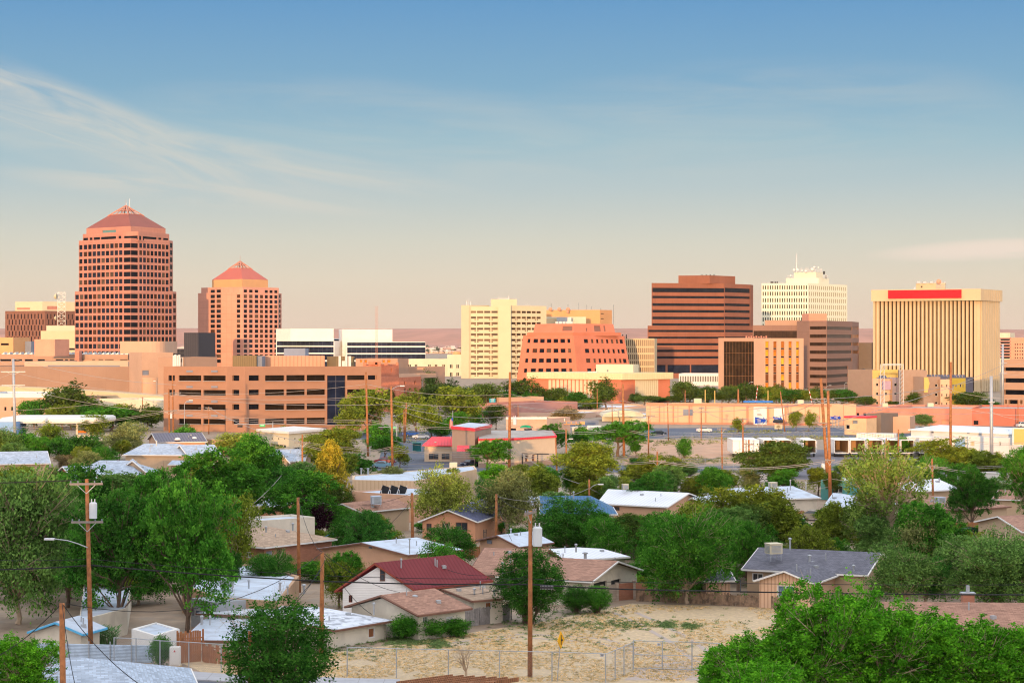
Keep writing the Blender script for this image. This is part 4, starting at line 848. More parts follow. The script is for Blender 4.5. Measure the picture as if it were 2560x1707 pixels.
        for k in range(rv.randint(2, 3)):                # small roof fittings: flues and flat vents
            e0, e1, t_ = (B, C, .5) if mode == 'G' and B.y + C.y < A.y + Dd.y + 99 else (A, B, .5)
            if mode == 'S': e0, e1 = A, B
            u, v = rv.uniform(.15, .85), rv.uniform(.3, .85); p = e0.lerp(e1, u).lerp(R1.lerp(R2, u), v); mb = MB()
            if k: mb.cyl(p - Vector((0, 0, .1)), .05, rv.uniform(.35, .7), 6)
            else: mb.box(p + Vector((0, 0, .06)), (.3, .3, .22), .4)
            s.add(mb, 'vent_pipe' if k else 'roof_vent', m_steel)
    def pipe(s, px, py, z, h=.6, r=.07, cap=True):
        q = pz(px, py, z); mb = MB(); mb.cyl(q - Vector((0, 0, .15)), r, h + .15, 8)
        if cap: mb.lathe([(0, h + .12), (r * 1.8, h + .04), (r * 1.8, h - .04), (0, h - .04)], q, 10)
        s.add(mb, 'vent_pipe', m_steel); return s
    def cooler(s, px, py, z, w=.95, h=.75, leg=.3, mat=None, rz=.3):
        q = pz(px, py, z); mb = MB(); mb.box(q + Vector((0, 0, leg + h / 2)), (w, w, h), rz)
        mb.box(q + Vector((0, 0, leg + h + .03)), (w * 1.06, w * 1.06, .06), rz); R = Matrix.Rotation(rz, 3, 'Z')
        o = s.add(mb, 'swamp_cooler', mat or m_cream2)
        lb = MB()
        for dx in (-1, 1):
            for dy in (-1, 1): lb.tube([q + R @ Vector((dx * w * .42, dy * w * .42, -.1)), q + R @ Vector((dx * w * .42, dy * w * .42, leg))], .03, 4)
        l = lb.build('leg_frame', m_steel, s.t); l.parent = o
        gb = MB()
        for k in range(6):
            gb.box(q + Vector((0, 0, leg)) + R @ Vector((0, -w / 2 - .01, h * (.18 + .13 * k))), (w * .78, .03, .05), rz)
            gb.box(q + Vector((0, 0, leg)) + R @ Vector((-w / 2 - .01, 0, h * (.18 + .13 * k))), (.03, w * .78, .05), rz)
        l = gb.build('louvre', m_steel, s.t); l.parent = o
        return s
H = House
h = H('house', 'white clapboard house with a steep maroon metal roof and narrow attic window', 'G', 2.3, [(837, 1475), (1037, 1473), (948, 1406), (1172, 1385)], m_wsid, m_maroon, m_trimr, wins=[(0, 872, 881, 1487, 1505, 'w')])
mb = MB(); p = s0 = h.W[0].lerp(h.W[1], .56); q = Vector((p.x, p.y - .03, zz(1435, p.y))); mb.box(q, (.36, .06, .95)); f_ = h.add(mb, 'window', m_trimb); mb = MB(); mb.box(q + Vector((0, -.035, .22)), (.28, .02, .38)); mb.box(q + Vector((0, -.035, -.22)), (.28, .02, .38)); o = mb.build('pane', g_hs, h.t); o.parent = f_
h.pipe(1003, 1414, 3.9, .45, .05)
h = H('house', 'peach gabled house with a white rolled roof, behind the maroon roof', 'G', 2.2, [(792, 1370), (1020, 1386), (927, 1355), (1048, 1343)], m_pea, m_whr, m_trimb, wins=[(0, 868, 890, 1384, 1402, 'D'), (0, 923, 930, 1361, 1370, 'v')]); h.pipe(1024, 1380, 2.6, 1.1, .05)
h = H('house', 'small peach gabled house with a flaking white roof, behind the transformer pole', 'G', 2.1, [(1190, 1349), (1298, 1366), (1240, 1337), (1325, 1326)], m_pea, m_whr, m_trimb, wins=[(0, 1219, 1230, 1349, 1358, 'v')]); h.pipe(1277, 1331, 2.6, .3)
h = H('house', 'orange stucco house with a deep blue shingle roof and broad black window', 'G', 2.2, [(1046, 1302), (1194, 1303), (1122, 1273), (1215, 1247)], m_ora, m_shn, m_trimw, wins=[(0, 1139, 1169, 1305, 1329, 'k'), (0, 1105, 1125, 1307, 1328, 'k'), (0, 1066, 1079, 1308, 1326, 'k')])
mb = MB(); q = pz(1092, 1303, 2.0); mb.box((q.x, q.y - .6, 2.02), (3.3, 1.6, .09)); h.add(mb, 'porch_roof', m_trimw)
for x in (1060, 1100, 1126): mb = MB(); q = pz(x, 1303, 2.0); mb.box((q.x, q.y - 1.3, 1.0), (.1, .1, 2.0)); h.add(mb, 'porch_post', m_trimw)
h = H('house', 'house under a bright blue ribbed metal roof', 'S', 2.1, [(1350, 1284), (1543, 1284), (1378, 1239), (1477, 1239)], m_crm, m_bluem, m_trimw, hd=4.6, ends='gh', wins=[(0, 1400, 1420, 1290, 1300, 'b'), (0, 1470, 1490, 1290, 1300, 'w')]); h.pipe(1434, 1243, 3.6, .55); h.pipe(1364, 1245, 3.2, .4, .14)
h = H('house', 'peach house with a broad white hipped roof and a beige cooler box', 'S', 2.1, [(1492, 1257), (1668, 1266), (1520, 1222), (1655, 1229)], m_pea, m_whm, m_trimw, hd=5, ends='hg', wins=[(0, 1535, 1549, 1266, 1276, 'k')]); h.cooler(1563, 1224, 3.4, .6, .5, .1)
h = H('house', 'beige house with a pinkish low roof, tall slit windows and a big cooler duct', 'G', 2.5, [(806, 1277), (904, 1279), (858, 1257), (1000, 1245)], m_bei, m_shb, m_trimw, wins=[(1, 926, 933, 1290, 1329, 'w'), (1, 940, 947, 1290, 1329, 'w')]); h.cooler(940, 1262, 3.0, .95, .8, .1, m_whr)
h = H('house', 'salmon brick house with a tan hipped shingle roof and dark screen door', 'S', 2.5, [(661, 1367), (842, 1346), (680, 1322), (770, 1323)], m_sal, m_sht, m_trimw, hd=5.4, ends='hh', wins=[(0, 692, 706, 1371, 1412, 'D'), (3, 612, 628, 1379, 1394, 'w')]); h.pipe(732, 1322, 3.9, .45); h.pipe(665, 1326, 3.6, .3)
mb = MB(); q = pz(677, 1381, 1.9); mb.box(q + Vector((-.1, -.35, 0)), (.45, .35, .32)); h.add(mb, 'air_conditioner', m_greyp)
h = H('house', 'garage with a brown shingle roof turning white at its lower edge', 'G', 1.8, [(862, 1514), (1046, 1536), (953, 1486), (1088, 1470)], m_crm, m_shb, m_trimb, wins=[(1, 1116, 1132, 1540, 1563, 'e'), (1, 1057, 1070, 1540, 1556, 'w')], cat='garage'); h.pipe(1037, 1497, 2.4, .2, .12)
h = H('shed', 'long low white shed with a flaking whitewashed roof beside the weeds', 'S', 1.3, [(838, 1573), (982, 1549), (800, 1527), (974, 1501)], m_crm, m_weat, m_trimb, hd=6.5, wins=[(0, 921, 938, 1568, 1594, 'd')], cat='shed'); h.pipe(935, 1531, 2.0, .6, .06)
h = H('house', 'big brown-roofed house whose roof shows above the leafy bush tree', 'S', 2.0, [(1168, 1436), (1335, 1440), (1192, 1368), (1385, 1380)], m_crm, m_shb, m_trimb, hd=6.3); h.pipe(1256, 1437, 2.2, .9, .07)
h = H('house', 'cream stucco house with a brown shingle gable and carport openings', 'G', 2.0, [(1480, 1452), (1606, 1422), (1556, 1401), (1300, 1388)], m_crm, m_shb, m_trimw, wins=[(0, 1484, 1517, 1454, 1470, 'o'), (0, 1528, 1552, 1448, 1468, 'o')])
h = H('shed', 'low cream outbuilding with a tan roof and an orange-curtained window', 'S', 1.8, [(1180, 1500), (1272, 1493), (1156, 1470), (1252, 1463)], m_crm, m_sht, m_trimb, hd=4, wins=[(0, 1213, 1230, 1504, 1522, 'd')], cat='shed'); h.pipe(1186, 1481, 2.1, .25); h.pipe(1236, 1484, 2.1, .2, .08)
h = H('house', 'house with a clean white sheet roof behind the twin brown roofs', 'S', 2.0, [(1430, 1399), (1574, 1390), (1405, 1378), (1534, 1367)], m_crm, m_whm, m_trimw, hd=4.2); h.pipe(1440, 1375, 2.9, .45); h.pipe(1463, 1391, 2.5, .3, .13)
h = H('house', 'peach board house with a grey shingle roof and a boxy cream cooler on legs', 'S', 2.2, [(1855, 1421), (2168, 1436), (1925, 1366), (2231, 1378)], m_bei, m_shg, m_trimw, hd=4.6, wins=[(0, 1880, 1908, 1432, 1452, 'w')])
h.cooler(1934, 1397, 2.9, 1.05, .75, .45); h.pipe(1975, 1370, 3.5, .75, .08); h.pipe(2024, 1400, 2.9, .35, .09); h.pipe(2134, 1422, 2.5, .25, .08)
A_, B_, C_ = pz(1885, 1449, 2.1), pz(2036, 1457, 2.1), None
h2 = H('house_wing', 'x', 'G', 2.1, [(1885, 1449), (2036, 1457), (1960, 1425), (2030, 1402)], m_psid, m_shg, m_trimw, wins=[(0, 1943, 1985, 1463, 1494, 'b'), (1, 2045, 2055, 1462, 1488, 'b')])
def merge(dst, src):
    """make the parts of one builder's thing parts of another"""
    dv = ORG[src.t.name] - ORG[dst.t.name]
    for c in list(src.t.children): c.parent = dst.t; c.location = c.location + dv
    bpy.data.objects.remove(src.t)
merge(h, h2)
h = H('shed', 'small peach board shed with a white door beside the stockade fence', 'S', 1.7, [(1757, 1450), (1838, 1449), (1768, 1421), (1846, 1419)], m_psid, m_shg, m_trimw, hd=2.4, wins=[(1, 1841, 1850, 1447, 1478, 'e')], cat='shed')
h = H('house', 'brown shingled roof with a brick chimney stub, behind the big leafy tree', 'S', 1.8, [(2205, 1592), (2660, 1596), (2250, 1503), (2650, 1500)], m_bei, m_shb, m_trimb, hd=5.2)
mb = MB(); q = pz(2422, 1503, 3.2); mb.box(q + Vector((0, .3, .1)), (.75, .6, .7)); o = h.add(mb, 'chimney', m_salt if False else m_sal); mb = MB(); mb.box(q + Vector((0, .3, .5)), (.9, .7, .12)); mb.cyl(q + Vector((0, .3, .55)), .12, .45, 8); c_ = mb.build('chimney_cap', m_steel, h.t); c_.parent = o
h = H('house', 'tan gabled house with a brown roof at the right edge, white barge boards', 'G', 2.1, [(2436, 1302), (2556, 1328), (2486, 1289), (2590, 1285)], m_bei, m_shb, m_trimw)
h = H('house', 'brown hipped roof with a louvred cooler, beside the slim leaning pole', 'S', 2.0, [(2302, 1268), (2402, 1276), (2318, 1238), (2385, 1240)], m_bei, m_shb, m_trimb, hd=4.4, ends='hh'); h.cooler(2350, 1262, 2.7, .85, .55, .25, m_whr)
h = H('house', 'house with a white sheet roof and a cooler, behind the brown hipped roof', 'S', 2.1, [(2298, 1227), (2402, 1222), (2335, 1200), (2408, 1200)], m_bei, m_whm, m_trimw, hd=4.2, ends='hg'); h.cooler(2405, 1206, 3.0, .9, .6, .15, m_cream2, 0); h.pipe(2348, 1203, 3.2, .3)
h = H('house', 'little teal-trimmed gable between two trees right of the white container', 'G', 2.1, [(2272, 1215), (2316, 1213), (2296, 1201), (2270, 1198)], m_teal, m_shb, M('turquoise_trim', (.05, .38, .38)))
h = H('house', 'wide white patched roof with a cooler box among the olive trees', 'S', 2.0, [(1862, 1249), (2052, 1243), (1850, 1219), (2000, 1217)], m_crm, m_whr, m_trimw, hd=6, ends='hh'); h.cooler(1932, 1222, 2.9, .8, .65, .1, m_cream2); h.pipe(1976, 1222, 2.9, 1.0, .06); h.pipe(2015, 1222, 2.7, .7, .06)
h2 = H('w', 'x', 'G', 2.0, [(1850, 1241), (1928, 1239), (1889, 1228), (1905, 1216)], m_teal, m_whr, m_trimw); merge(h, h2)
b = Bld('house', 'flat teal house with a dark window behind the paired red-brown poles', 2095, 250, 'house'); b.block([(2052, 252), (2145, 250)], None, m_teal, m_wroof, {0: [dict(cols=[(2085, 2106)], rows=[(1213, 1231)], mat=g_hs, ref=2060, frame=m_trimw, mull=1)]}, z1=2.5, depth=6, para=.1); b.flush()
h = H('house', 'low house under a glaring white tarped roof beside the pole bases', 'S', 1.8, [(2060, 1262), (2126, 1268), (2072, 1232), (2122, 1232)], m_crm, m_whr, m_trimw, hd=4, ends='hh')
b = Bld('commercial_building', 'flat white building behind the tall tree at the right edge', 2490, 262); b.block([(2452, 266), (2534, 260)], None, m_white, m_whr, z1=2.6, depth=9, para=.15); b.flush()
h = H('house', 'large house with a pale blue-grey hipped roof and plain tan walls', 'S', 3.1, [(307, 1136), (492, 1137), (362, 1108), (445, 1108)], m_bei, m_shp, m_trimw, hd=6.5, ends='hh'); h.pipe(391, 1112, 4.4, .6, .1); h.pipe(375, 1128, 3.9, .5, .05)
h2 = H('w', 'x', 'S', 3.0, [(470, 1140), (556, 1138), (440, 1112), (545, 1112)], m_bei, m_shp, m_trimw, hd=5, ends='gg'); merge(h, h2)
h2 = H('w', 'x', 'S', 2.0, [(420, 1160), (500, 1162), (430, 1150), (490, 1150)], m_bei, m_shp, m_trimw, hd=2.5, ends='hh'); merge(h, h2)
h = H('house', 'tan house with a pale blue hipped roof and a street-facing gable', 'S', 2.1, [(177, 1186), (352, 1187), (250, 1150), (322, 1150)], m_bei, m_shp, m_trimw, hd=5.0, ends='hh', wins=[(0, 297, 307, 1191, 1198, 'w')]); h.pipe(252, 1164, 3.0, .5, .08); h.pipe(244, 1174, 2.8, .25, .05)
h2 = H('w', 'x', 'G', 2.1, [(288, 1181), (374, 1186), (318, 1151), (275, 1149)], m_bei, m_shp, m_trimw, wins=[(0, 316, 323, 1159, 1169, 'v')]); merge(h, h2)
H('house', 'grey-roofed house half hidden by the leafy tree at the left edge', 'S', 2.2, [(-80, 1161), (126, 1157), (-60, 1130), (113, 1130)], m_bei, m_shp, m_trimw, hd=4.5)
H('house', 'red brick gable end with a pale roof behind the crossarm pole', 'G', 2.1, [(122, 1196), (192, 1208), (157, 1165), (95, 1168)], m_rbr, m_shp, m_trimw)
h = H('commercial_building', 'low building with a dark ribbed metal roof and two dome skylights', 'S', 2.6, [(392, 1105), (518, 1103), (378, 1082), (487, 1080)], m_tan2, m_dkm, m_trimw, hd=6, ends='gg')
for x, y in ((444, 1098), (486, 1096)): mb = MB(); q = pz(x, y, 3.0); mb.lathe([(0, .35), (.35, .25), (.55, 0), (.55, -.1)], q, 12); h.add(mb, 'skylight', m_white, smooth=True)
b = Bld('retaining_wall', 'long pink stucco parapet wall behind the dark metal roof', 560, 345, 'wall'); b.block([(515, 352), (640, 344)], 1097, m_tan2, m_tan2, depth=.6, para=0); b.flush()
b = Bld('commercial_building', 'cream shop with an overhanging flat white roof and a row of square vents', 722, 350)
pts, z = b.block([(650, 362), (722, 352), (806, 364)], 1082, m_cream2, m_whr, {0: [dict(cols=[(676, 715)], rows=[(1112, 1120)], mat=g_hs, ref=715, frame=m_trimw, mull=3)], 1: [dict(cols=[(734, 752)], rows=[(1119, 1125)], mat=g_hs, ref=735, frame=m_trimw, mull=2)]}, ref=1)
mb = MB(); mb.prism(outset(pts, .7), z - .15, z + .25); b.add(mb, 'cornice', m_white)
for i, x in enumerate((666, 681, 697, 712, 737, 752, 765)):
    a, c = (pts[0], pts[1]) if i < 4 else (pts[1], pts[2]); p = a.lerp(c, pxplane(a, c, x)); mb = MB(); mb.box((p.x, p.y - .05, zz(1096, p.y)), (.2, .15, .2)); b.add(mb, 'vent', m_dark)
h = H('house', 'pale grey shingle roof with a small tan gable, before the cream shop', 'S', 2.2, [(668, 1152), (762, 1152), (672, 1122), (748, 1124)], m_bei, m_shp, m_trimw, hd=6); h2 = H('w', 'x', 'G', 2.2, [(690, 1156), (724, 1156), (709, 1136), (695, 1122)], m_bei, m_shp, m_trimw); merge(h, h2)
b = Bld('commercial_building', 'long low cream building with vertical board walls and a white flat roof', 1035, 240)
b.block([(881, 242), (1035, 240), (1192, 262), (1185, 270), (881, 250)], None, m_csid, m_whr, {0: [dict(cols=[(945, 960)], rows=[(1200, 1215)], mat=m_trimb, ref=945, part='door')]}, z1=3.2, para=.1)
mb = MB(); q = pz(1133, 1176, 3.2); mb.box(q + Vector((0, 1, .5)), (1.0, 1.0, 1.0)); b.add(mb, 'cooling_unit', m_cream2)
for x in (903, 920): mb = MB(); q = pz(x, 1186, 3.2); mb.cyl(q, .1, .7, 8); mb.cyl(q + Vector((0, 0, .7)), .18, .12, 8); b.add(mb, 'vent_pipe', m_steel)
mb = MB(); mb.box(P3(923, 1188, 246) + Vector((0, 0, .0)), (.1, .1, .1)); b.flush()
b = Bld('house', 'flat-roofed pink house carrying a rack of black solar collectors', 950, 222, 'house')
b.block([(880, 226), (1022, 220)], None, m_pea, m_whr, z1=3.0, depth=9, para=.12, faces={0: [dict(cols=[(995, 1005)], rows=[(1250, 1260)], mat=g_hs, ref=900)]})
for k in range(3):
    mb = MB(); q = P3(962 + k * 22, 1230, 224); R = Matrix.Rotation(.35, 3, 'Y') @ Matrix.Rotation(-1.0, 3, 'X'); mb.box(q + Vector((0, 0, .2)), (.85, 1.25, .06), R=R); b.add(mb, 'solar_collector', m_dark)
    mb = MB()
    for dx in (-.4, .4): mb.tube([q + Vector((dx, -.3, -.5)), q + Vector((dx + .1, .2, .75))], .035, 4); mb.tube([q + Vector((dx, .5, -.5)), q + Vector((dx + .1, .2, .75))], .035, 4)
    b.add(mb, 'rack', m_white)
b.flush()
t = thing('shade_canopy', 'bright blue arched tarp canopy on posts beside the salmon brick house', 'canopy', (*pz(852, 1336, 2.0).to_2d(), 0)); q = pz(852, 1340, 1.9); mb = MB(); vs = []
for i in range(9):
    u = i / 8 * 2 - 1; vs += [(q.x + u * 1.6, q.y - 1.2, 1.9 + .35 * (1 - u * u)), (q.x + u * 1.5 + .3, q.y + 1.8, 1.9 + .35 * (1 - u * u))]
mb.add(vs, [(2 * i, 2 * i + 2, 2 * i + 3, 2 * i + 1) for i in range(8)]); mb.build('tarp', m_bl, t, smooth=True)
for dx, dy in ((-1.5, -1.2), (1.5, -1.2), (1.7, 1.6), (-1.2, 1.6)): mb = MB(); mb.cyl((q.x + dx, q.y + dy, 0), .05, 1.9, 6); mb.build('post', m_trimb, t)
# --- adobe with pale roof, lower white roof, sheds, bottom-left buildings
b = Bld('house', 'flat-roofed adobe house with a patched pale roof, grey plaster corner and rooftop cooler', 560, 150, 'house')
pts, z = b.block([(455, 147), (545, 140), (695, 138), (748, 153), (640, 162), (505, 158)], None, m_adobe, m_whr, z1=2.0, para=.12)
b.flush()
b2 = Bld('w', 'x', 480, 139); b2.block([(478, 140), (541, 137.5)], None, m_gst, m_gst, {0: [dict(cols=[(480, 518)], rows=[(1522, 1538)], mat=g_hsb, ref=480, frame=m_trimw, mull=1)]}, z1=1.97, depth=3, para=0); b2.flush(); merge(b, b2)
House.cooler(b, 567, 1471, 2.0, .95, .65, .12, m_steel, .2)
for x, y, r in ((700, 1472, .07), (719, 1482, .06), (622, 1466, .06), (760, 1478, .09)): House.pipe(b, x, y, 2.0, .45, r)
h = H('house', 'low house with a bright white roof behind the cedar gate', 'S', .9, [(455, 1598), (640, 1600), (440, 1548), (640, 1542)], m_crm, m_whr, m_trimb, hd=6, ends='gg')
for x in (503, 506, 525): h.pipe(x, 1556, 1.5, .4, .05)
h = H('house', 'cream stucco house with a white roof and sky-blue barge boards', 'G', 1.5, [(70, 1577), (208, 1583), (133, 1553), (190, 1540)], m_crm, m_whr, m_sky)
b2 = Bld('w', 'x', 200, 132); b2.block([(198, 130), (318, 136), (330, 152), (210, 150)], None, m_crm, m_whr, z1=1.8, para=.08); b2.flush(); merge(h, b2)
b = Bld('shed', 'small white box shed beside the brown cedar gate', 380, 124, 'shed'); b.block([(329, 128), (388, 125), (449, 128)], None, m_trimw, m_whr, z1=1.55, para=.06, ref=1); b.flush()
h = H('house', 'pale blue shingle roof filling the bottom left corner', 'S', 1.3, [(-200, 1800), (520, 1770), (-160, 1655), (205, 1662)], m_bei, m_shp, m_trimw, hd=6.5, ends='gh')
t = thing('utility_cabinet', 'white metal utility cabinet standing at the sidewalk by the cedar gate', 'cabinet', (*pz(436, 1668).to_2d(), 0)); q = pz(436, 1668); mb = MB(); mb.box(q + Vector((0, .3, .62)), (.62, .5, 1.24)); mb.build('body', m_white, t); mb = MB(); mb.box(q + Vector((0, .3, .06)), (.75, .6, .12)); mb.build('plinth', m_bank, t); mb = MB(); mb.box(q + Vector((0, .04, .68)), (.5, .03, 1.0)); o = mb.build('door', m_white, t); mb = MB(); mb.poly([q + Vector((-.07, .02, .95)), q + Vector((.07, .02, .95)), q + Vector((0, .02, 1.08))]); mb.build('warning_mark', m_red, t)
b = Bld('deck_frame', 'reddish timber joists of an unfinished deck at the bottom edge', 1130, 104, 'deck'); mb = MB()
for k in range(7): mb.box((gx(1060 + k * 28, 100), 101 - k * .15, 2.85), (.07, 3.5, .22), rz=-.9)
b.add(mb, 'joist', m_woodb); mb = MB(); a, c = P3(1010, 1712, 101.5), P3(1240, 1706, 99); mb.tube([a, c], .1, 4); b.add(mb, 'beam', m_woodb)
for px in (1030, 1230): mb = MB(); q = P3(px, 1708, 100); mb.cyl((q.x, q.y, 0), .08, q.z, 6); b.add(mb, 'post', m_woodb)
# --- restaurant
m_rr = M('red_metal_roof_bright', (.74, .05, .07), v=.05, s=.4, pat='vrib', a=.5, c2=(.60, .04, .055), rough=.5); m_rt = M('restaurant_taupe_stucco', (.36, .25, .19), v=.05); m_rc = M('restaurant_cream_stucco', (.66, .50, .34), v=.05)
b = Bld('restaurant', 'restaurant with bright red roof edges, a taupe tower block and cream drive-through wing', 1200, 318)
pts, z = b.block([(1130, 326), (1187, 318), (1228, 332)], 1077, m_rt, m_whr, ref=1); mb = MB(); mb.prism(outset(pts, .25), z - .05, z + .45); b.add(mb, 'cornice', m_rr); mb = MB(); mb.poly([(*p, z + .46) for p in outset(pts, -.1)]); b.add(mb, 'roof', m_whr)
pts, z = b.block([(1196, 315), (1298, 318), (1390, 326), (1380, 345), (1200, 345)], 1101, m_rc, m_whr, {1: [dict(cols=[(1313, 1321), (1330, 1339)], rows=[(1138, 1159)], mat=m_trimb, ref=1310, part='door')]}, ref=0); mb = MB(); mb.prism(outset(pts, .15), z - .05, z + .28); b.add(mb, 'cornice', m_rr); q_ = [(*p, z + .29) for p in outset(pts, -.2)]; mb = MB(); mb.poly(q_); b.add(mb, 'roof', m_grav)
mb = MB(); mb.prism(outset(pts, .05), 0, .75); b.add(mb, 'wainscot', m_rt)
for x in (1306, 1344): mb = MB(); q = pz(x, 1166); mb.box((q.x, q.y, 1.05), (.22, .22, 2.1)); b.add(mb, 'drive_through_post', m_dark)
mb = MB(); q, q2 = pz(1304, 1166), pz(1372, 1168); mb.tube([(q.x, q.y, 2.1), (q2.x, q2.y, 2.1)], .1, 4); b.add(mb, 'drive_through_beam', m_dark)
mb = MB(); a, c = P3(1142, 1127, 319.5), P3(1173, 1127, 317); mb.add([P3(1143, 1113, 320), P3(1173, 1113, 317.6), c + Vector((0, -1.2, 0)), a + Vector((0, -1.2, 0)), a, c], [(3, 2, 1, 0), (0, 4, 3), (1, 2, 5), (4, 5, 2, 3)]); b.add(mb, 'awning', m_rr)
b.flush()
h2 = H('w', 'x', 'S', 2.75, [(1056, 1113), (1136, 1113), (1080, 1091), (1132, 1091)], m_rc, m_rr, m_rr, hd=4, ends='hg', wins=[(0, 1072, 1096, 1133, 1148, 'k'), (0, 1104, 1124, 1133, 1148, 'k')]); merge(b, h2)
# --- fuel station canopy
b = Bld('fuel_station', 'fuel station canopy with a rounded white fascia on white columns', 150, 400, 'canopy')
mb = MB(); x0, x1 = gx(20, 400), gx(258, 400); prof = [(0, 3.7), (-.5, 3.75), (-.75, 4.1), (-.6, 4.6), (0, 4.9)]
ring = [(x0, 396), (x1 - .8, 396), (x1, 396.8), (x1, 410), (x0, 410)]
for (o0, z0_), (o1, z1_) in zip(prof, prof[1:]):
    a_ = outset([Vector(p) for p in ring], -o0); c_ = outset([Vector(p) for p in ring], -o1)
    for i in range(5): j = (i + 1) % 5; mb.poly([(*a_[i], z0_), (*a_[j], z0_), (*c_[j], z1_), (*c_[i], z1_)])
mb.poly([(*p, 4.9) for p in ring]); mb.poly([(*p, 3.7) for p in ring][::-1]); b.add(mb, 'fascia', m_white)
for x, Y in ((62, 402), (193, 402), (222, 398), (222, 407), (62, 408)): mb = MB(); mb.box((gx(x, Y), Y, 1.85), (.42, .42, 3.7)); b.add(mb, 'column', m_white)
for k, x in enumerate((199, 211)): mb = MB(); mb.box((gx(x, 401), 401, .65), (.55, .5, 1.3)); b.add(mb, 'fuel_pump', m_white)
mb = MB(); mb.box((gx(206, 401), 401, 1.85), (1.6, .4, .45)); b.add(mb, 'pump_sign', M('yellow_red_sign', (.75, .22, .04)))
b.flush()
simple('fuel_kiosk', 'sky-blue fascia of the fuel kiosk at the left edge', [(-60, 392), (38, 392)], 1054, M('sky_blue_fascia', (.22, .38, .62), v=.05), m_wroof, depth=8)
simple('warehouse', 'long sand-brown adobe office with small square windows behind the steel pole', [(-60, 500), (118, 503)], 998, m_tan2, m_grav, faces={0: [dict(cols=[(11, 16), (28, 33), (46, 50)], rows=[(1017, 1026)], mat=g_dark, ref=12)]}, depth=14)
b = Bld('warehouse', 'long flat roof with pale blue metal sheeting behind the adobe office', 60, 560); b.block([(-60, 562), (112, 560)], 983, m_white, M('pale_blue_sheet', (.36, .43, .54)), {0: [dict(cols=[(48, 60)], rows=[(993, 998)], mat=g_dark, ref=48)]}, depth=24); b.flush()
simple('office_block', 'pale office with blue-framed windows behind the spreading elm', [(249, 556), (408, 540)], 996, m_cream2, m_wroof, faces={0: [dict(cols=[(257, 267), (279, 289), (366, 404)], rows=[(1013, 1023)], mat=g_hsb, ref=257, frame=m_trimw, mull=1)]}, depth=14)
# --- central strip
m_pinkw = M('pink_tan_stucco', (.60, .40, .29), v=.07, s=.1); m_redw = M('faded_red_roof', (.42, .20, .16), v=.1, s=.2)
b = Bld('commercial_building', 'small peach shop with a blue-green wall sign and a white roof unit', 1215, 560); b.block([(1180, 566), (1247, 556)], 991, m_tan2, m_redw, depth=16)
mb = MB(); q = P3(1231, 1002, 554.5); mb.box(q, (1.65, .1, 1.35)); s_ = b.add(mb, 'sign', M('blue_green_sign', (.03, .32, .42))); mb = MB()
for k, w in enumerate((1.1, .8, .9, .7)): mb.box(q + Vector((0, -.08, .45 - .3 * k)), (w, .03, .1))
o = mb.build('lettering', m_white, b.t); o.parent = s_; mb = MB(); mb.box(P3(1205, 988, 560), (4.6, 2, .5)); b.add(mb, 'roof_unit', m_white); b.flush()
simple('warehouse', 'low flat warehouse with a faded red roof left of the tall red pole', [(1180, 530), (1290, 522)], 1008, m_redw, m_redw, depth=30)
simple('warehouse', 'long peach warehouse with a grey curved roof in the centre of town', [(1328, 600), (1545, 585)], 1014, m_pinkw, m_wroof, depth=30)
b = Bld('warehouse', 'wide tan flat-roofed building beneath the rounded olive tree', 1400, 520); b.block([(1262, 524), (1450, 516)], 1030, m_pinkw, m_wroof, depth=26); b.block([(1455, 530), (1600, 520)], 1036, m_pinkw, m_wroof, depth=30); b.flush()
b = Bld('barrel_hall', 'cream hall with a curved parapet gable beside the peach store', 1590, 490); b.block([(1505, 500), (1622, 492)], 1042, m_cream2, m_wroof, {0: [dict(cols=[(1566, 1571), (1600, 1605)], rows=[(1052, 1058)], mat=g_dark, ref=1566)]}, depth=20)
mb = MB(); c0 = P3(1560, 1042, 494.5); vs = [(c0.x + 5.4 * math.cos(a * math.pi / 10), 494.3, c0.z + 1.6 * math.sin(a * math.pi / 10)) for a in range(11)]; n_ = len(vs); mb.add(vs + [(x, y + 18, z) for x, y, z in vs], [tuple(range(n_))[::-1]] + [(i, i + 1, i + 1 + n_, i + n_) for i in range(n_ - 1)]); b.add(mb, 'curved_roof', m_cream2); b.flush()
b = Bld('shop', 'tan shop with a white parapet and a green arched awning', 1300, 410); b.block([(1265, 414), (1367, 410)], 1045, m_pinkw, m_wroof, {0: [dict(cols=[(1272, 1290), (1310, 1330)], rows=[(1070, 1084)], mat=g_dark, ref=1270)]}, depth=12)
mb = MB(); q = P3(1314, 1069, 408.5); mb.add([q + Vector((1.15 * math.cos(a * math.pi / 8), 0, .5 * math.sin(a * math.pi / 8))) for a in range(9)] + [q + Vector((1.15 * math.cos(a * math.pi / 8), 1.8, .5 * math.sin(a * math.pi / 8))) for a in range(9)], [(i, i + 1, i + 10, i + 9) for i in range(8)] + [tuple(range(9))]); b.add(mb, 'awning', M('green_canvas', (.01, .33, .16))); mb = MB(); a, c = P3(1265, 1045, 411), P3(1367, 1045, 409.5); mb.tube([a, c], .3, 4); b.add(mb, 'cornice', m_white); b.flush()
b = Bld('shop', 'small white shop with two dark windows under an orange sign gantry', 1440, 425); b.block([(1395, 430), (1420, 428)], 1053, m_greyp, m_wroof, depth=10); b.block([(1418, 424), (1470, 422)], 1067, m_white, m_wroof, {0: [dict(cols=[(1434, 1440), (1441, 1447)], rows=[(1073, 1081)], mat=g_dark, ref=1434, frame=m_trimw)]}, depth=10); b.flush()
t = thing('sign_gantry', 'orange framed sign gantry with a small digital board on top', 'sign', (gx(1430, 418), 418, 0))
for x in (1398, 1454): mb = MB(); mb.cyl((gx(x, 418), 418, 0), .09, zz(1062, 418), 6); mb.build('post', m_steel, t)
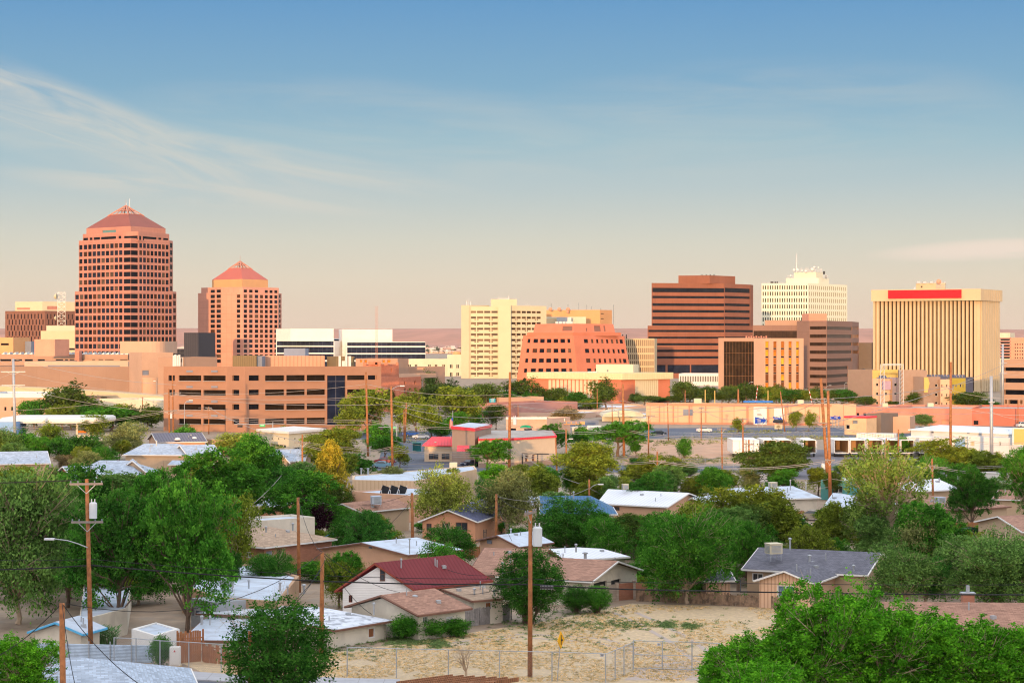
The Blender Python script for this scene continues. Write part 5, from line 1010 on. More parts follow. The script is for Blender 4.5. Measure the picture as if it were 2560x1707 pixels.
mb = MB(); mb.box(P3(1430, 1057, 418), (5.4, .25, .7)); mb.build('beam', m_orange, t); mb = MB(); mb.box(P3(1405, 1049, 418), (1.2, .25, .6)); o = mb.build('board', m_white, t); mb = MB()
for k in range(4): mb.box(P3(1401.5 + k * 2.5, 1049, 417.8), (.12, .05, .38)); mb.box(P3(1402.3 + k * 2.5, 1048.2 + (k % 2), 417.8), (.14, .05, .08))
l = mb.build('lettering', m_dark, t); l.parent = o
mb = MB(); [mb.box(P3(1410 + k * 12, 1056.5, 417.7), (.8, .06, .4)) for k in range(4)]; mb.build('panel', m_greyp, t)
b = Bld('sign_block', 'green box sign with a white panel in the trees before the cream building', 1120, 640, 'sign'); b.block([(1109, 642), (1135, 640)], 972, M('sign_green', (.25, .48, .16)), m_grav, depth=3, para=0); b.block([(1114, 641), (1128, 639.5)], 964, m_white, m_white, depth=2, z0=zz(972, 641), para=0, part='panel'); b.flush()
# --- brick building behind the office
b = Bld('brick_warehouse', 'orange brick brewery with stepped parapets and arched slit windows', 980, 560)
m_obr = M('orange_brickwork', (.60, .19, .10), v=.08, s=.25, pat='brick', a=.6, b=.3, mort=.03, c2=(.52, .20, .12))
b.block([(908, 585), (951, 580), (997, 590)], 911, m_obr, m_grav, {1: [dict(cols=[(977, 980)], rows=[(921, 929)], mat=m_brown, ref=978)]}, ref=1)
b.block([(948, 572), (998, 560), (1053, 572)], 943, m_obr, m_grav, {1: [dict(cols=[(1011, 1014), (1036, 1039)], rows=[(953, 961)], mat=g_dark, ref=1011, rec=.3), dict(cols=[(1010, 1014.5), (1035.5, 1040)], rows=[(970, 985)], mat=m_redw, ref=1011, rec=.2, part='blind_window')]}, ref=1)
for x0, x1 in ((908, 916), (938, 944), (961, 969), (990, 996), (921, 952)): mb = MB(); mb.box(P3((x0 + x1) / 2, 909 if x1 - x0 < 20 else 907.5, 581), ((x1 - x0) * .117, 1, .8)); b.add(mb, 'parapet_pier', m_obr)
b.block([(889, 620), (994, 616)], 896, m_tan, m_grav, {0: [dict(cols=[(900, 905), (911, 917), (956, 962), (968, 976)], rows=[(899, 906)], mat=g_gold[0], ref=900)]}, depth=10, part='penthouse', z0=5)
b.block([(998, 575), (1049, 572)], 934, m_tan2, m_grav, depth=10, z0=zz(945, 572), part='penthouse')
b.block([(998, 640), (1062, 636)], 917, m_tan, m_grav, depth=14); b.flush()
# --- peach store wall, brick warehouse
m_store = M('store_peach_panel', (.68, .42, .26), v=.04, s=.15, pat='grid', a=3.4, b=9, mort=.09, c2=(.60, .25, .16))
b = Bld('store_building', 'very long peach panelled store wall with coral pilasters and a coral top band', 1870, 478)
pts, z = b.block([(1615, 484), (2080, 474), (2141, 476)], 1010.5, m_store, m_wroof, {0: []}, ref=1, z0=0)
A, B_ = pts[0], pts[1]; m_cor = M('coral_band', (.62, .25, .155), v=.05)
for (c0, c1, y0, y1) in ((1616, 2079, 1009, 1015), (1616, 2079, 1056.5, 1066)): fins(b, A, B_, [(c0, c1)], y0, y1, 1, .12, m_cor, 'band')
fins(b, A, B_, [(1648, 1650), (1682, 1684.5), (1722, 1724), (1763, 1765.5), (1804, 1806), (1866, 1870), (1918.5, 1923), (1962, 1966)], 1014, 1058, 1, .25, m_cor, 'pilaster')
fins(b, A, B_, [(1708, 1732)], 1023, 1038, 1, .1, m_greyp, 'sign_panel'); fins(b, A, B_, [(1884, 1917)], 1017, 1061, 1, .14, m_white, 'sign_panel'); fins(b, A, B_, [(1935, 1961)], 1020, 1052, 1, .14, m_white, 'sign_panel')
for y, x0, x1 in ((1025, 1892, 1900), (1034, 1893, 1903), (1037, 1893, 1905)): fins(b, A, B_, [(x0, x1)], y, y + 1.4, 1, .24, m_greyp, 'lettering')
mb = MB(); mb.box(P3(1744, 1002, 490), (1.8, 1.5, 1.2)); mb.box(P3(2001, 1004, 490), (1.4, 1.4, .9)); b.add(mb, 'cooling_unit', m_cream2)
mb = MB(); mb.box(P3(1895, 1004, 500), (7.2, 3, .35)); b.add(mb, 'roof_tarp', M('blue_tarp', (.04, .2, .6))); b.flush()
m_bluep = M('royal_blue_paint', (.01, .06, .42), v=.04)
def arrow(label, px, py, Y, L, hh, tail=False, post=None):
    """arrow-shaped sign board on two posts"""
    t = thing('arrow_sign', label, 'sign', (gx(px, Y), Y, 0)); q = P3(px, py, Y); mb = MB()
    pl = [(-L, -hh), (-L * .82, 0) if tail else (-L, 0), (-L, hh), (.05, hh * .45), (.05, hh), (L * .35, 0), (.05, -hh), (.05, -hh * .45)]
    vs = [q + Vector((x, 0, z)) for x, z in pl]; n = len(vs); mb.add(vs + [v + Vector((0, .2, 0)) for v in vs], [tuple(range(n)), tuple(range(n, 2 * n))[::-1]] + [((i + 1) % n, i, i + n, (i + 1) % n + n) for i in range(n)]); bd = mb.build('board', m_bluep, t)
    mb = MB()
    for k, (dx, dz, w) in enumerate(((-L * .55, hh * .3, L * .5), (-L * .5, -.02, L * .42), (-L * .5, -hh * .35, L * .4))): mb.box(q + Vector((dx, -.04, dz)), (w, .03, hh * .13))
    l = mb.build('lettering', m_white, t); l.parent = bd
    for dx in (-L * .7, -.1): mb = MB(); mb.cyl((q.x + dx, q.y + .15, 0), .07, q.z, 6); mb.build('post', m_steel, t)
arrow('royal blue arrow sign with white writing on a white wall panel', 1908, 1050.5, 466, 1.9, .8)
for i, (x, y, L) in enumerate(((1950, 1048.5, 1.7), (2082, 1044, 1.2), (2098, 1044, 1.2))): arrow(['blue arrow board mounted over the dark canopy sign', 'blue arrow board between the pole and the little tree', 'blue arrow board next to the red-trimmed kiosk'][i], x, y, 462, L, .75 if i == 0 else .5, True)
t = thing('letter_board', 'cream letter board sign under a black lozenge canopy', 'sign', (gx(1946, 450), 450, 0)); mb = MB(); mb.box(P3(1946, 1066, 450), (1.75, .25, 1.1)); o = mb.build('board', m_cream2, t); mb = MB()
for k, w in enumerate((.5, .9, .9)): mb.box(P3(1946, 1063.6 + k * 2.3, 449.8), (w, .05, .11))
l = mb.build('lettering', m_dark, t); l.parent = o; mb = MB(); mb.cyl((gx(1946, 450), 450, 0), .14, zz(1070, 450), 6); mb.build('post', m_dark, t); mb = MB(); mb.lathe([(0, .55), (1.0, .5), (1.35, 0), (1.0, -.2), (0, -.25)], P3(1946, 1054, 450), 16); mb.build('canopy', m_dark, t)
b = Bld('brick_warehouse', 'long red brick warehouse with faded painted walls and a dark doorway', 2350, 480)
m_bw = M('painted_red_brick', (.56, .22, .155), v=.10, s=.12, stain=.5, c2=(.62, .30, .22))
b.block([(2136, 486), (2224, 482)], 1016, m_bw, m_grav, {0: [dict(cols=[(2141, 2148), (2158, 2165)], rows=[(1032, 1040)], mat=g_dark, ref=2141)]}, depth=20)
b.block([(2222, 480), (2430, 474)], 1019, m_bw, m_grav, {0: [dict(cols=[(2354, 2373)], rows=[(1049, 1060)], mat=m_peachb, ref=2354)]}, depth=26)
b.block([(2430, 474), (2640, 468)], 1020, M('dark_red_brick', (.46, .15, .10), v=.10, s=.12, stain=.4, c2=(.56, .22, .15)), m_grav, {0: [dict(cols=[(2434, 2446)], rows=[(1051, 1061)], mat=g_dark, ref=2434, part='door')]}, depth=26)
for x in (2212, 2326): mb = MB(); mb.box(P3(x, 1012, 484), (1.3, 1.3, .9)); b.add(mb, 'cooling_unit', m_cream2)
b.flush()
b = Bld('kiosk', 'yellow-cream kiosk with a thin red roof band beside a dark flat block', 2138, 425); pts, z = b.block([(2111, 428), (2166, 425)], 1043, M('kiosk_cream', (.66, .45, .26)), m_wroof, {0: [dict(cols=[(2114, 2124)], rows=[(1061, 1072)], mat=g_dark, ref=2114, frame=m_trimw), dict(cols=[(2131, 2144)], rows=[(1050, 1058)], mat=m_greyp, ref=2114, part='panel')]}, depth=5)
mb = MB(); mb.prism(outset(pts, .12), z - .1, z + .3); b.add(mb, 'cornice', m_rr); b.flush()
simple('commercial_building', 'dark taupe windowless block beside the kiosk', [(2165, 432), (2202, 430)], 1034, m_shade, m_grav, depth=9)
simple('commercial_building', 'tan wall block shaded by the small tree, before the brick warehouse', [(2202, 436), (2275, 434)], 1041, m_tan2, m_grav, depth=9)
# --- white warehouse, containers and trailers
h = H('warehouse', 'big white metal warehouse with a shallow ridge roof in the truck yard', 'S', 4.3, [(2271, 1073), (2534, 1084), (2322, 1060), (2560, 1067)], m_white, m_whm, m_trimw, hd=9, wins=[(0, 2328, 2334, 1078, 1082, 'v'), (0, 2418, 2424, 1080, 1084, 'v')])
simple('storage_container', 'long white ribbed container standing behind the row of open trailers', [(2141, 372), (2240, 370)], 1083, M('white_ribbed_steel', (.76, .72, .64), pat='vrib', a=.5), m_white, depth=2.6, para=0)
simple('storage_container', 'white container with a pale blue end panel before the warehouse', [(2266, 349), (2420, 345)], 1091, m_white, m_white, depth=3, para=0, faces={0: [dict(cols=[(2388, 2413)], rows=[(1095, 1117)], mat=M('pale_blue_panel', (.25, .42, .66)), ref=2390, part='panel', rec=.05), dict(cols=[(2290, 2298)], rows=[(1095, 1112)], mat=m_greyp, ref=2290, part='door', rec=.05)]})
b = Bld('office_block', 'plain white office wing at the corner of the truck yard', 2470, 338); b.block([(2420, 342), (2522, 336)], 1090, m_white, m_whr, {0: [dict(cols=[(2426, 2436)], rows=[(1103, 1114)], mat=m_cream, ref=2425, part='air_conditioner'), dict(cols=[(2498, 2502)], rows=[(1101, 1111)], mat=g_dark, ref=2425, frame=m_trimw)]}, depth=8, para=.1); b.flush()
def trailer(px0, px1, label, opened, Y=345):
    w = (px1 - px0) * Y / F; x = gx((px0 + px1) / 2, Y); Lh = 9.0; z0, z1 = .75, zz(1100.5, Y)
    t = thing('box_trailer', label, 'trailer', (x, Y, 0), 'white box trailers parked in the truck yard'); mb = MB(); vz = Vector((.10, 0))
    def bx(x0, x1, y0, y1, a, c): mb.box((x + (x0 + x1) / 2, Y + (y0 + y1) / 2, (a + c) / 2), (x1 - x0, y1 - y0, c - a))
    bx(-w / 2, -w / 2 + .09, 0, Lh, z0, z1); bx(w / 2 - .09, w / 2, 0, Lh, z0, z1); bx(-w / 2, w / 2, 0, Lh, z1 - .02, z1 + .07); bx(-w / 2, w / 2, 0, Lh, z0 - .1, z0 + .02); bx(-w / 2, w / 2, Lh - .05, Lh, z0, z1)
    mb.build('body', m_trimw, t)
    if opened:
        mb = MB(); bx(-w / 2 + .1, -w / 2 + .13, .05, Lh - .1, z0 + .03, z1 - .06); bx(w / 2 - .13, w / 2 - .1, .05, Lh - .1, z0 + .03, z1 - .06); bx(-w / 2 + .14, w / 2 - .14, Lh - .3, Lh - .2, z0 + .03, z1 - .06); mb.build('plywood_lining', M('plywood', (.42, .25, .13)) if 'plywood' not in bpy.data.materials else bpy.data.materials['plywood'], t)
        mb = MB(); mb.box((x + w / 2 + .02, Y - .4, (z0 + z1) / 2), (.07, .85, z1 - z0 - .1)); mb.build('door', m_trimw, t)
    else:
        for s_ in (-1, 1):
            mb = MB(); mb.box((x + s_ * w / 4, Y - .03, (z0 + z1) / 2), (w / 2 - .04, .05, z1 - z0 - .12)); mb.build('door', m_trimw, t)
    for s_ in (-1, 1):
        mb = MB(); mb.lathe([(0, -.12), (.33, -.12), (.36, -.08), (.36, .08), (.33, .12), (0, .12)], (x + s_ * (w / 2 - .2), Y + 1.2, .36), 14, axis='X'); mb.build('wheel', m_dark, t)
    mb = MB(); bx(-w / 2 + .1, w / 2 - .1, .1, .2, .35, .45); [bx(s_ * w / 3 - .04, s_ * w / 3 + .04, .1, .2, .4, z0 - .05) for s_ in (-1, 1)]; mb.build('bumper', m_dark, t)
for a in ((1832, 1864, 'closed white box trailer at the near end of the row, beside the gravel lot', 0), (1866.5, 1898, 'closed white box trailer, second in the row', 0), (1909, 1941, 'open empty box trailer showing a reddish plywood inside', 1), (1947, 1978, 'open box trailer partly behind the olive tree top', 1), (2008, 2040, 'open box trailer just before the paired poles', 1), (2086, 2122, 'open box trailer between the paired poles and the short stub pole', 1), (2126, 2163, 'open box trailer left of the one with timber inside', 1), (2168, 2206, 'open box trailer with timber racks, below the long container', 1), (2214, 2248, 'open box trailer behind the yellow steps', 1), (2252, 2285, 'open box trailer with wooden posts inside', 1), (2298, 2338, 'open box trailer half behind the feathery tree', 1)): trailer(*a)
t = thing('billboard', 'billboard with a plain mustard face at the right edge of the truck yard', 'billboard', (gx(2590, 332), 332, 0)); mb = MB(); mb.box(P3(2592, 1091, 332), (8.2, .3, 3.0)); o = mb.build('board', m_white, t); mb = MB(); mb.box(P3(2593, 1091, 331.8), (7.7, .1, 2.55)); l = mb.build('poster_face', m_yel, t); l.parent = o
for px in (2560, 2620): mb = MB(); mb.cyl((gx(px, 332.3), 332.3, 0), .14, zz(1112, 332), 8); mb.build('post', m_steel, t)

h = H('house', 'little orange house with a pale blue roof between the dark tree and the plum tree', 'S', 2.0, [(640, 1262), (704, 1266), (650, 1236), (694, 1237)], m_ora, m_shp, m_trimw, hd=3.6, wins=[(0, 655, 664, 1272, 1282, 'b')])
b = Bld('house', 'white flat-topped house behind the tan hipped roof', 628, 188, 'house'); b.block([(598, 190), (655, 187)], None, m_crm, m_whr, {0: [dict(cols=[(636, 645)], rows=[(1320, 1334)], mat=g_hsb, ref=600, frame=m_trimw, mull=1)]}, z1=3.2, depth=6, para=.2); b.flush()
h = H('house', 'small beige house with a grey roof left of the blue metal roof', 'S', 2.0, [(1268, 1262), (1345, 1262), (1275, 1240), (1338, 1240)], m_bei, m_shp, m_trimw, hd=3.6)
h = H('house', 'low white-roofed house between the olive tree and the peach cooler house', 'G', 2.0, [(1690, 1258), (1770, 1262), (1732, 1243), (1790, 1236)], m_pea, m_whr, m_trimw)
h = H('house', 'tan house with a faded brown roof below the white truck-yard office', 'S', 2.1, [(2480, 1246), (2600, 1250), (2492, 1222), (2590, 1223)], m_bei, m_shb, m_trimw, hd=4, ends='gh')
# ------------------------------------------------------------------ trees
def leafmat():
    m = bpy.data.materials.new('leaf'); m.use_nodes = True; nt = m.node_tree; L = nt.links; nt.nodes.clear()
    out = _n(nt, 'ShaderNodeOutputMaterial'); oi = _n(nt, 'ShaderNodeObjectInfo'); at = _n(nt, 'ShaderNodeAttribute', attribute_name='tint')
    mr = _n(nt, 'ShaderNodeMapRange'); mr.inputs[3].default_value = .32; mr.inputs[4].default_value = 2.2; L.new(at.outputs['Fac'], mr.inputs[0])
    mx = _n(nt, 'ShaderNodeMix', data_type='RGBA', blend_type='MULTIPLY'); mx.inputs['Factor'].default_value = 1; L.new(oi.outputs['Color'], mx.inputs['A']); L.new(mr.outputs[0], mx.inputs['B'])
    hs = _n(nt, 'ShaderNodeHueSaturation'); hm = _n(nt, 'ShaderNodeMapRange'); hm.inputs[3].default_value = .515; hm.inputs[4].default_value = .48; L.new(at.outputs['Fac'], hm.inputs[0]); L.new(hm.outputs[0], hs.inputs['Hue']); L.new(mx.outputs['Result'], hs.inputs['Color'])
    d = _n(nt, 'ShaderNodeBsdfDiffuse'); t = _n(nt, 'ShaderNodeBsdfTranslucent'); ms = _n(nt, 'ShaderNodeMixShader'); ms.inputs[0].default_value = .25
    L.new(hs.outputs[0], d.inputs[0]); L.new(hs.outputs[0], t.inputs[0]); L.new(d.outputs[0], ms.inputs[1]); L.new(t.outputs[0], ms.inputs[2]); L.new(ms.outputs[0], out.inputs[0])
    return m
m_leaf = leafmat(); m_bark = M('bark', (.15, .10, .07), v=.3, s=3, bump=.4); m_barkp = M('pale_bark', (.44, .33, .23), v=.2, s=3)
def leaves(C, T, sig, per, leaf, rg, flat=.75, droop=0.0, aspect=.5):
    """numpy cloud of small rhombic leaves round clump centres C; returns verts (n,4,3) and tint"""
    n = len(C) * per; c = np.repeat(C, per, 0); s = np.repeat(sig, per)[:, None] if hasattr(sig, '__len__') else sig
    p = c + rg.normal(0, 1, (n, 3)) * s * np.array([1, 1, flat])
    if droop: k = rg.random(n); p[:, 2] -= k ** 2 * droop
    d = rg.normal(0, 1, (n, 3)); d[:, 2] = d[:, 2] * .6 - (1.2 if droop else .1); d /= np.linalg.norm(d, axis=1)[:, None]
    e = rg.normal(0, 1, (n, 3)); e -= (e * d).sum(1)[:, None] * d; e /= np.linalg.norm(e, axis=1)[:, None]
    L_ = leaf * rg.uniform(.45, 1.6, n)[:, None]; a = d * L_; b = e * L_ * aspect
    V = np.stack([p - a, p + b - a * .1, p + a, p - b - a * .1], 1)
    t = np.clip(np.repeat(T, per) * .6 + rg.random(n) * .4, 0, 1)
    return V, t
def leafmesh(name, V, t):
    n = len(V); me = bpy.data.meshes.new(name); me.vertices.add(n * 4); me.vertices.foreach_set('co', V.reshape(-1).astype(np.float32))
    me.loops.add(n * 4); me.loops.foreach_set('vertex_index', np.arange(n * 4, dtype=np.int32)); me.polygons.add(n); me.polygons.foreach_set('loop_start', np.arange(0, n * 4, 4, dtype=np.int32)); me.polygons.foreach_set('loop_total', np.full(n, 4, dtype=np.int32))
    a = me.attributes.new('tint', 'FLOAT', 'POINT'); a.data.foreach_set('value', np.repeat(t, 4).astype(np.float32)); me.materials.append(m_leaf); me.update(); return me
def arche(kind, seed, ncl, per, leaf, zb=.16, sig=.05, bark=None, limbs=26, tw=.022, droop=0.0, nl=10):
    rg = np.random.default_rng(seed); C = []
    if kind in ('round', 'flat', 'open'):
        L_ = []
        for i in range(nl):
            th = rg.uniform(0, 6.28); r = rg.uniform(.12, .30); L_.append((r * math.cos(th), r * math.sin(th), rg.uniform(.32, .82) if kind != 'flat' else rg.uniform(.62, .8), rg.uniform(.13, .24)))
        L_.append((0, 0, .8, .17)); L_.append((.02, 0, .55, .24)); W = np.array([l[3] ** 2 for l in L_]); W /= W.sum()
        for i in rg.choice(len(L_), ncl, p=W):
            x, y, z, r = L_[i]; d = rg.normal(0, 1, 3); d[2] = abs(d[2]) * .9 if rg.random() < .7 else d[2]; d /= np.linalg.norm(d); q = r * (1 if rg.random() < .75 else rg.random() ** .5) * rg.uniform(.85, 1.18)
            C.append((x + d[0] * q, y + d[1] * q, z + d[2] * q * (1.0 if kind != 'flat' else .5)))
    elif kind in ('cone', 'col'):
        for i in range(ncl):
            z = rg.random() ** (1.15 if kind == 'cone' else .9); th = rg.uniform(0, 6.28)
            prof = (1 - z) ** .5 * min(1, .55 + z * 2) if kind == 'cone' else (math.sin(math.pi * min(1, .18 + z * .84)) ** .6)
            prof *= .78 + .30 * math.sin(th * 6 + math.floor(z * 7) * 2.1) + rg.normal(0, .10); q = .48 * prof * (1 if rg.random() < .8 else rg.random()); C.append((q * math.cos(th), q * math.sin(th), .05 + z * .95))
    elif kind == 'shrub':
        for i in range(ncl):
            d = rg.normal(0, 1, 3); d /= np.linalg.norm(d); q = rg.random() ** .35 * (1 + .25 * math.sin(d[0] * 7 + seed) * math.cos(d[1] * 5)); C.append((d[0] * q * .45, d[1] * q * .45, .5 + d[2] * q * .46))
    C = np.array(C)
    if kind in ('round', 'open'):                      # stray shoots break the outline
        k_ = rg.random(len(C)) < .07; m_ = C.mean(0); C[k_] = m_ + (C[k_] - m_) * rg.uniform(1.1, 1.32, (k_.sum(), 1))
    z0 = zb if kind not in ('shrub', 'cone', 'col') else .02
    lo, hi = C[:, 2].min(), C[:, 2].max(); C[:, 2] = z0 + .05 + (C[:, 2] - lo) / (hi - lo) * (.93 - z0)
    rad = np.abs(C[:, :2]).max(); C[:, :2] *= .45 / rad
    T = rg.random(len(C)); s = sig * rg.uniform(.6, 1.3, len(C))
    V, t = leaves(C, T, s, per, leaf, rg, droop=droop)
    V[:, :, 2] = np.maximum(V[:, :, 2], .004)
    me = leafmesh('crown', V, t); mb = MB(); top = .6 if kind != 'shrub' else .4
    sp = [Vector((0, 0, 0)), Vector((.01, 0, z0 * .6)), Vector((-.015, .01, z0 + .12)), Vector((.01, -.01, (z0 + top) / 2 + .05)), Vector((0, .01, top + .15))]
    if kind != 'shrub': mb.tube(sp, [tw * 1.25, tw, tw * .8, tw * .5, tw * .15], 7)
    for i in rg.choice(len(C), min(limbs, len(C)), replace=False):
        e = Vector(C[i]); u = rg.uniform(.25, .75); b = sp[2].lerp(sp[4], u * .8) if kind != 'shrub' else Vector((rg.normal(0, .04), rg.normal(0, .04), 0))
        if b.z > e.z: b = sp[2].lerp(sp[1], .3)
        m = b.lerp(e, .5) + Vector((rg.normal(0, .02), rg.normal(0, .02), .03 + rg.normal(0, .02))); w = tw * (.5 if kind != 'shrub' else .3)
        mb.tube([b, m, e, e + (e - m) * .25], [w, w * .55, w * .22, w * .06], 4, cap=False)
        for k in range(3):
            f = e + Vector(rg.normal(0, .05, 3)); mb.tube([m.lerp(e, .4), f], [w * .25, w * .05], 3, cap=False)
    o = mb.build('trunk', bark or m_bark); tm = o.data; bpy.data.objects.remove(o); return me, tm
AR = {}
for i, sd_ in enumerate((11, 23, 37)): AR['r%d' % i] = arche('round', sd_, 560, 46, .0125, sig=.026, nl=8)
for i, sd_ in enumerate((5, 8)): AR['o%d' % i] = arche('open', sd_, 480, 36, .012, sig=.034, limbs=70, bark=m_barkp, droop=.10, nl=13)
AR['b0'] = arche('shrub', 54, 900, 44, .0105, sig=.032, limbs=60)
AR['p0'] = arche('open', 77, 460, 34, .0125, sig=.034, limbs=110, bark=m_barkp, zb=.08, nl=15)
for i, sd_ in enumerate((3, 9)): AR['B%d' % i] = arche('round', sd_, 1400, 46, .0088, sig=.018, limbs=240, bark=m_barkp, zb=.1, nl=14, tw=.014)
AR['W0'] = arche('open', 61, 1250, 42, .0095, sig=.025, limbs=190, bark=m_barkp, droop=.085, zb=.06, nl=16, tw=.016)
AR['D0'] = arche('round', 71, 1250, 46, .0092, sig=.02, limbs=150, zb=.04, nl=18, tw=.018, droop=.03)
for i, sd_ in enumerate((14, 15, 16)): AR['f%d' % i] = arche('round', sd_, 240, 30, .021, sig=.05, limbs=12, zb=.08)
AR['u0'] = arche('flat', 19, 220, 30, .02, sig=.05, limbs=12, zb=.3)
AR['j0'] = arche('cone', 44, 900, 34, .0125, sig=.022, limbs=10, zb=.02)
AR['c0'] = arche('col', 45, 300, 30, .018, sig=.04, limbs=6, zb=.02)
for i, sd_ in enumerate((52, 53)): AR['s%d' % i] = arche('shrub', sd_, 240, 40, .022, sig=.075, limbs=30)
AR['t0'] = arche('shrub', 58, 60, 26, .03, sig=.09, limbs=10)
GC = dict(pg=(.15, .24, .045), tb=(.07, .25, .014), dg=(.034, .125, .016), g=(.05, .18, .018), ol=(.14, .19, .022), ly=(.24, .29, .05), gg=(.10, .20, .045), bg=(.085, .28, .015), yl=(.36, .30, .03), pl=(.025, .008, .015), do=(.065, .11, .02), br=(.20, .16, .07), tg=(.04, .15, .022), wl=(.19, .215, .07))
def tree(k, px, top, base, w, col, label, name=None, group=None, cat=None, Y=None, rz=None):
    me, tm = AR[k]; k = 's0' if k == 'b0' else k; Y = Y or D(base); hgt = (base - top) * Y / F * 1.04; wd = w * Y / F * 1.2; x = gx(px, Y)
    sh = k[0] in 'st'; c = (cat or ('shrub' if sh else 'tree')); z0 = 0
    if base < 1e9 and Y != D(base): hgt = zz(top, Y) * 1.03
    t = thing(name or ('leafy_bush' if sh else 'juniper_tree' if k == 'j0' else 'leafy_tree'), label, c, (x, Y, z0), group)
    R = Matrix.Rotation(random.uniform(0, 6.28) if rz is None else rz, 4, 'Z')
    for nm, m_ in (('crown', me), ('trunk', tm)):
        o = bpy.data.objects.new(nm, m_); COL.objects.link(o); o.parent = t; o.matrix_local = Matrix.Diagonal((wd, wd, hgt, 1)) @ R
        if nm == 'crown': f = random.uniform(.88, 1.15); o.color = (*[v * f for v in GC[col]], 1)
    return t
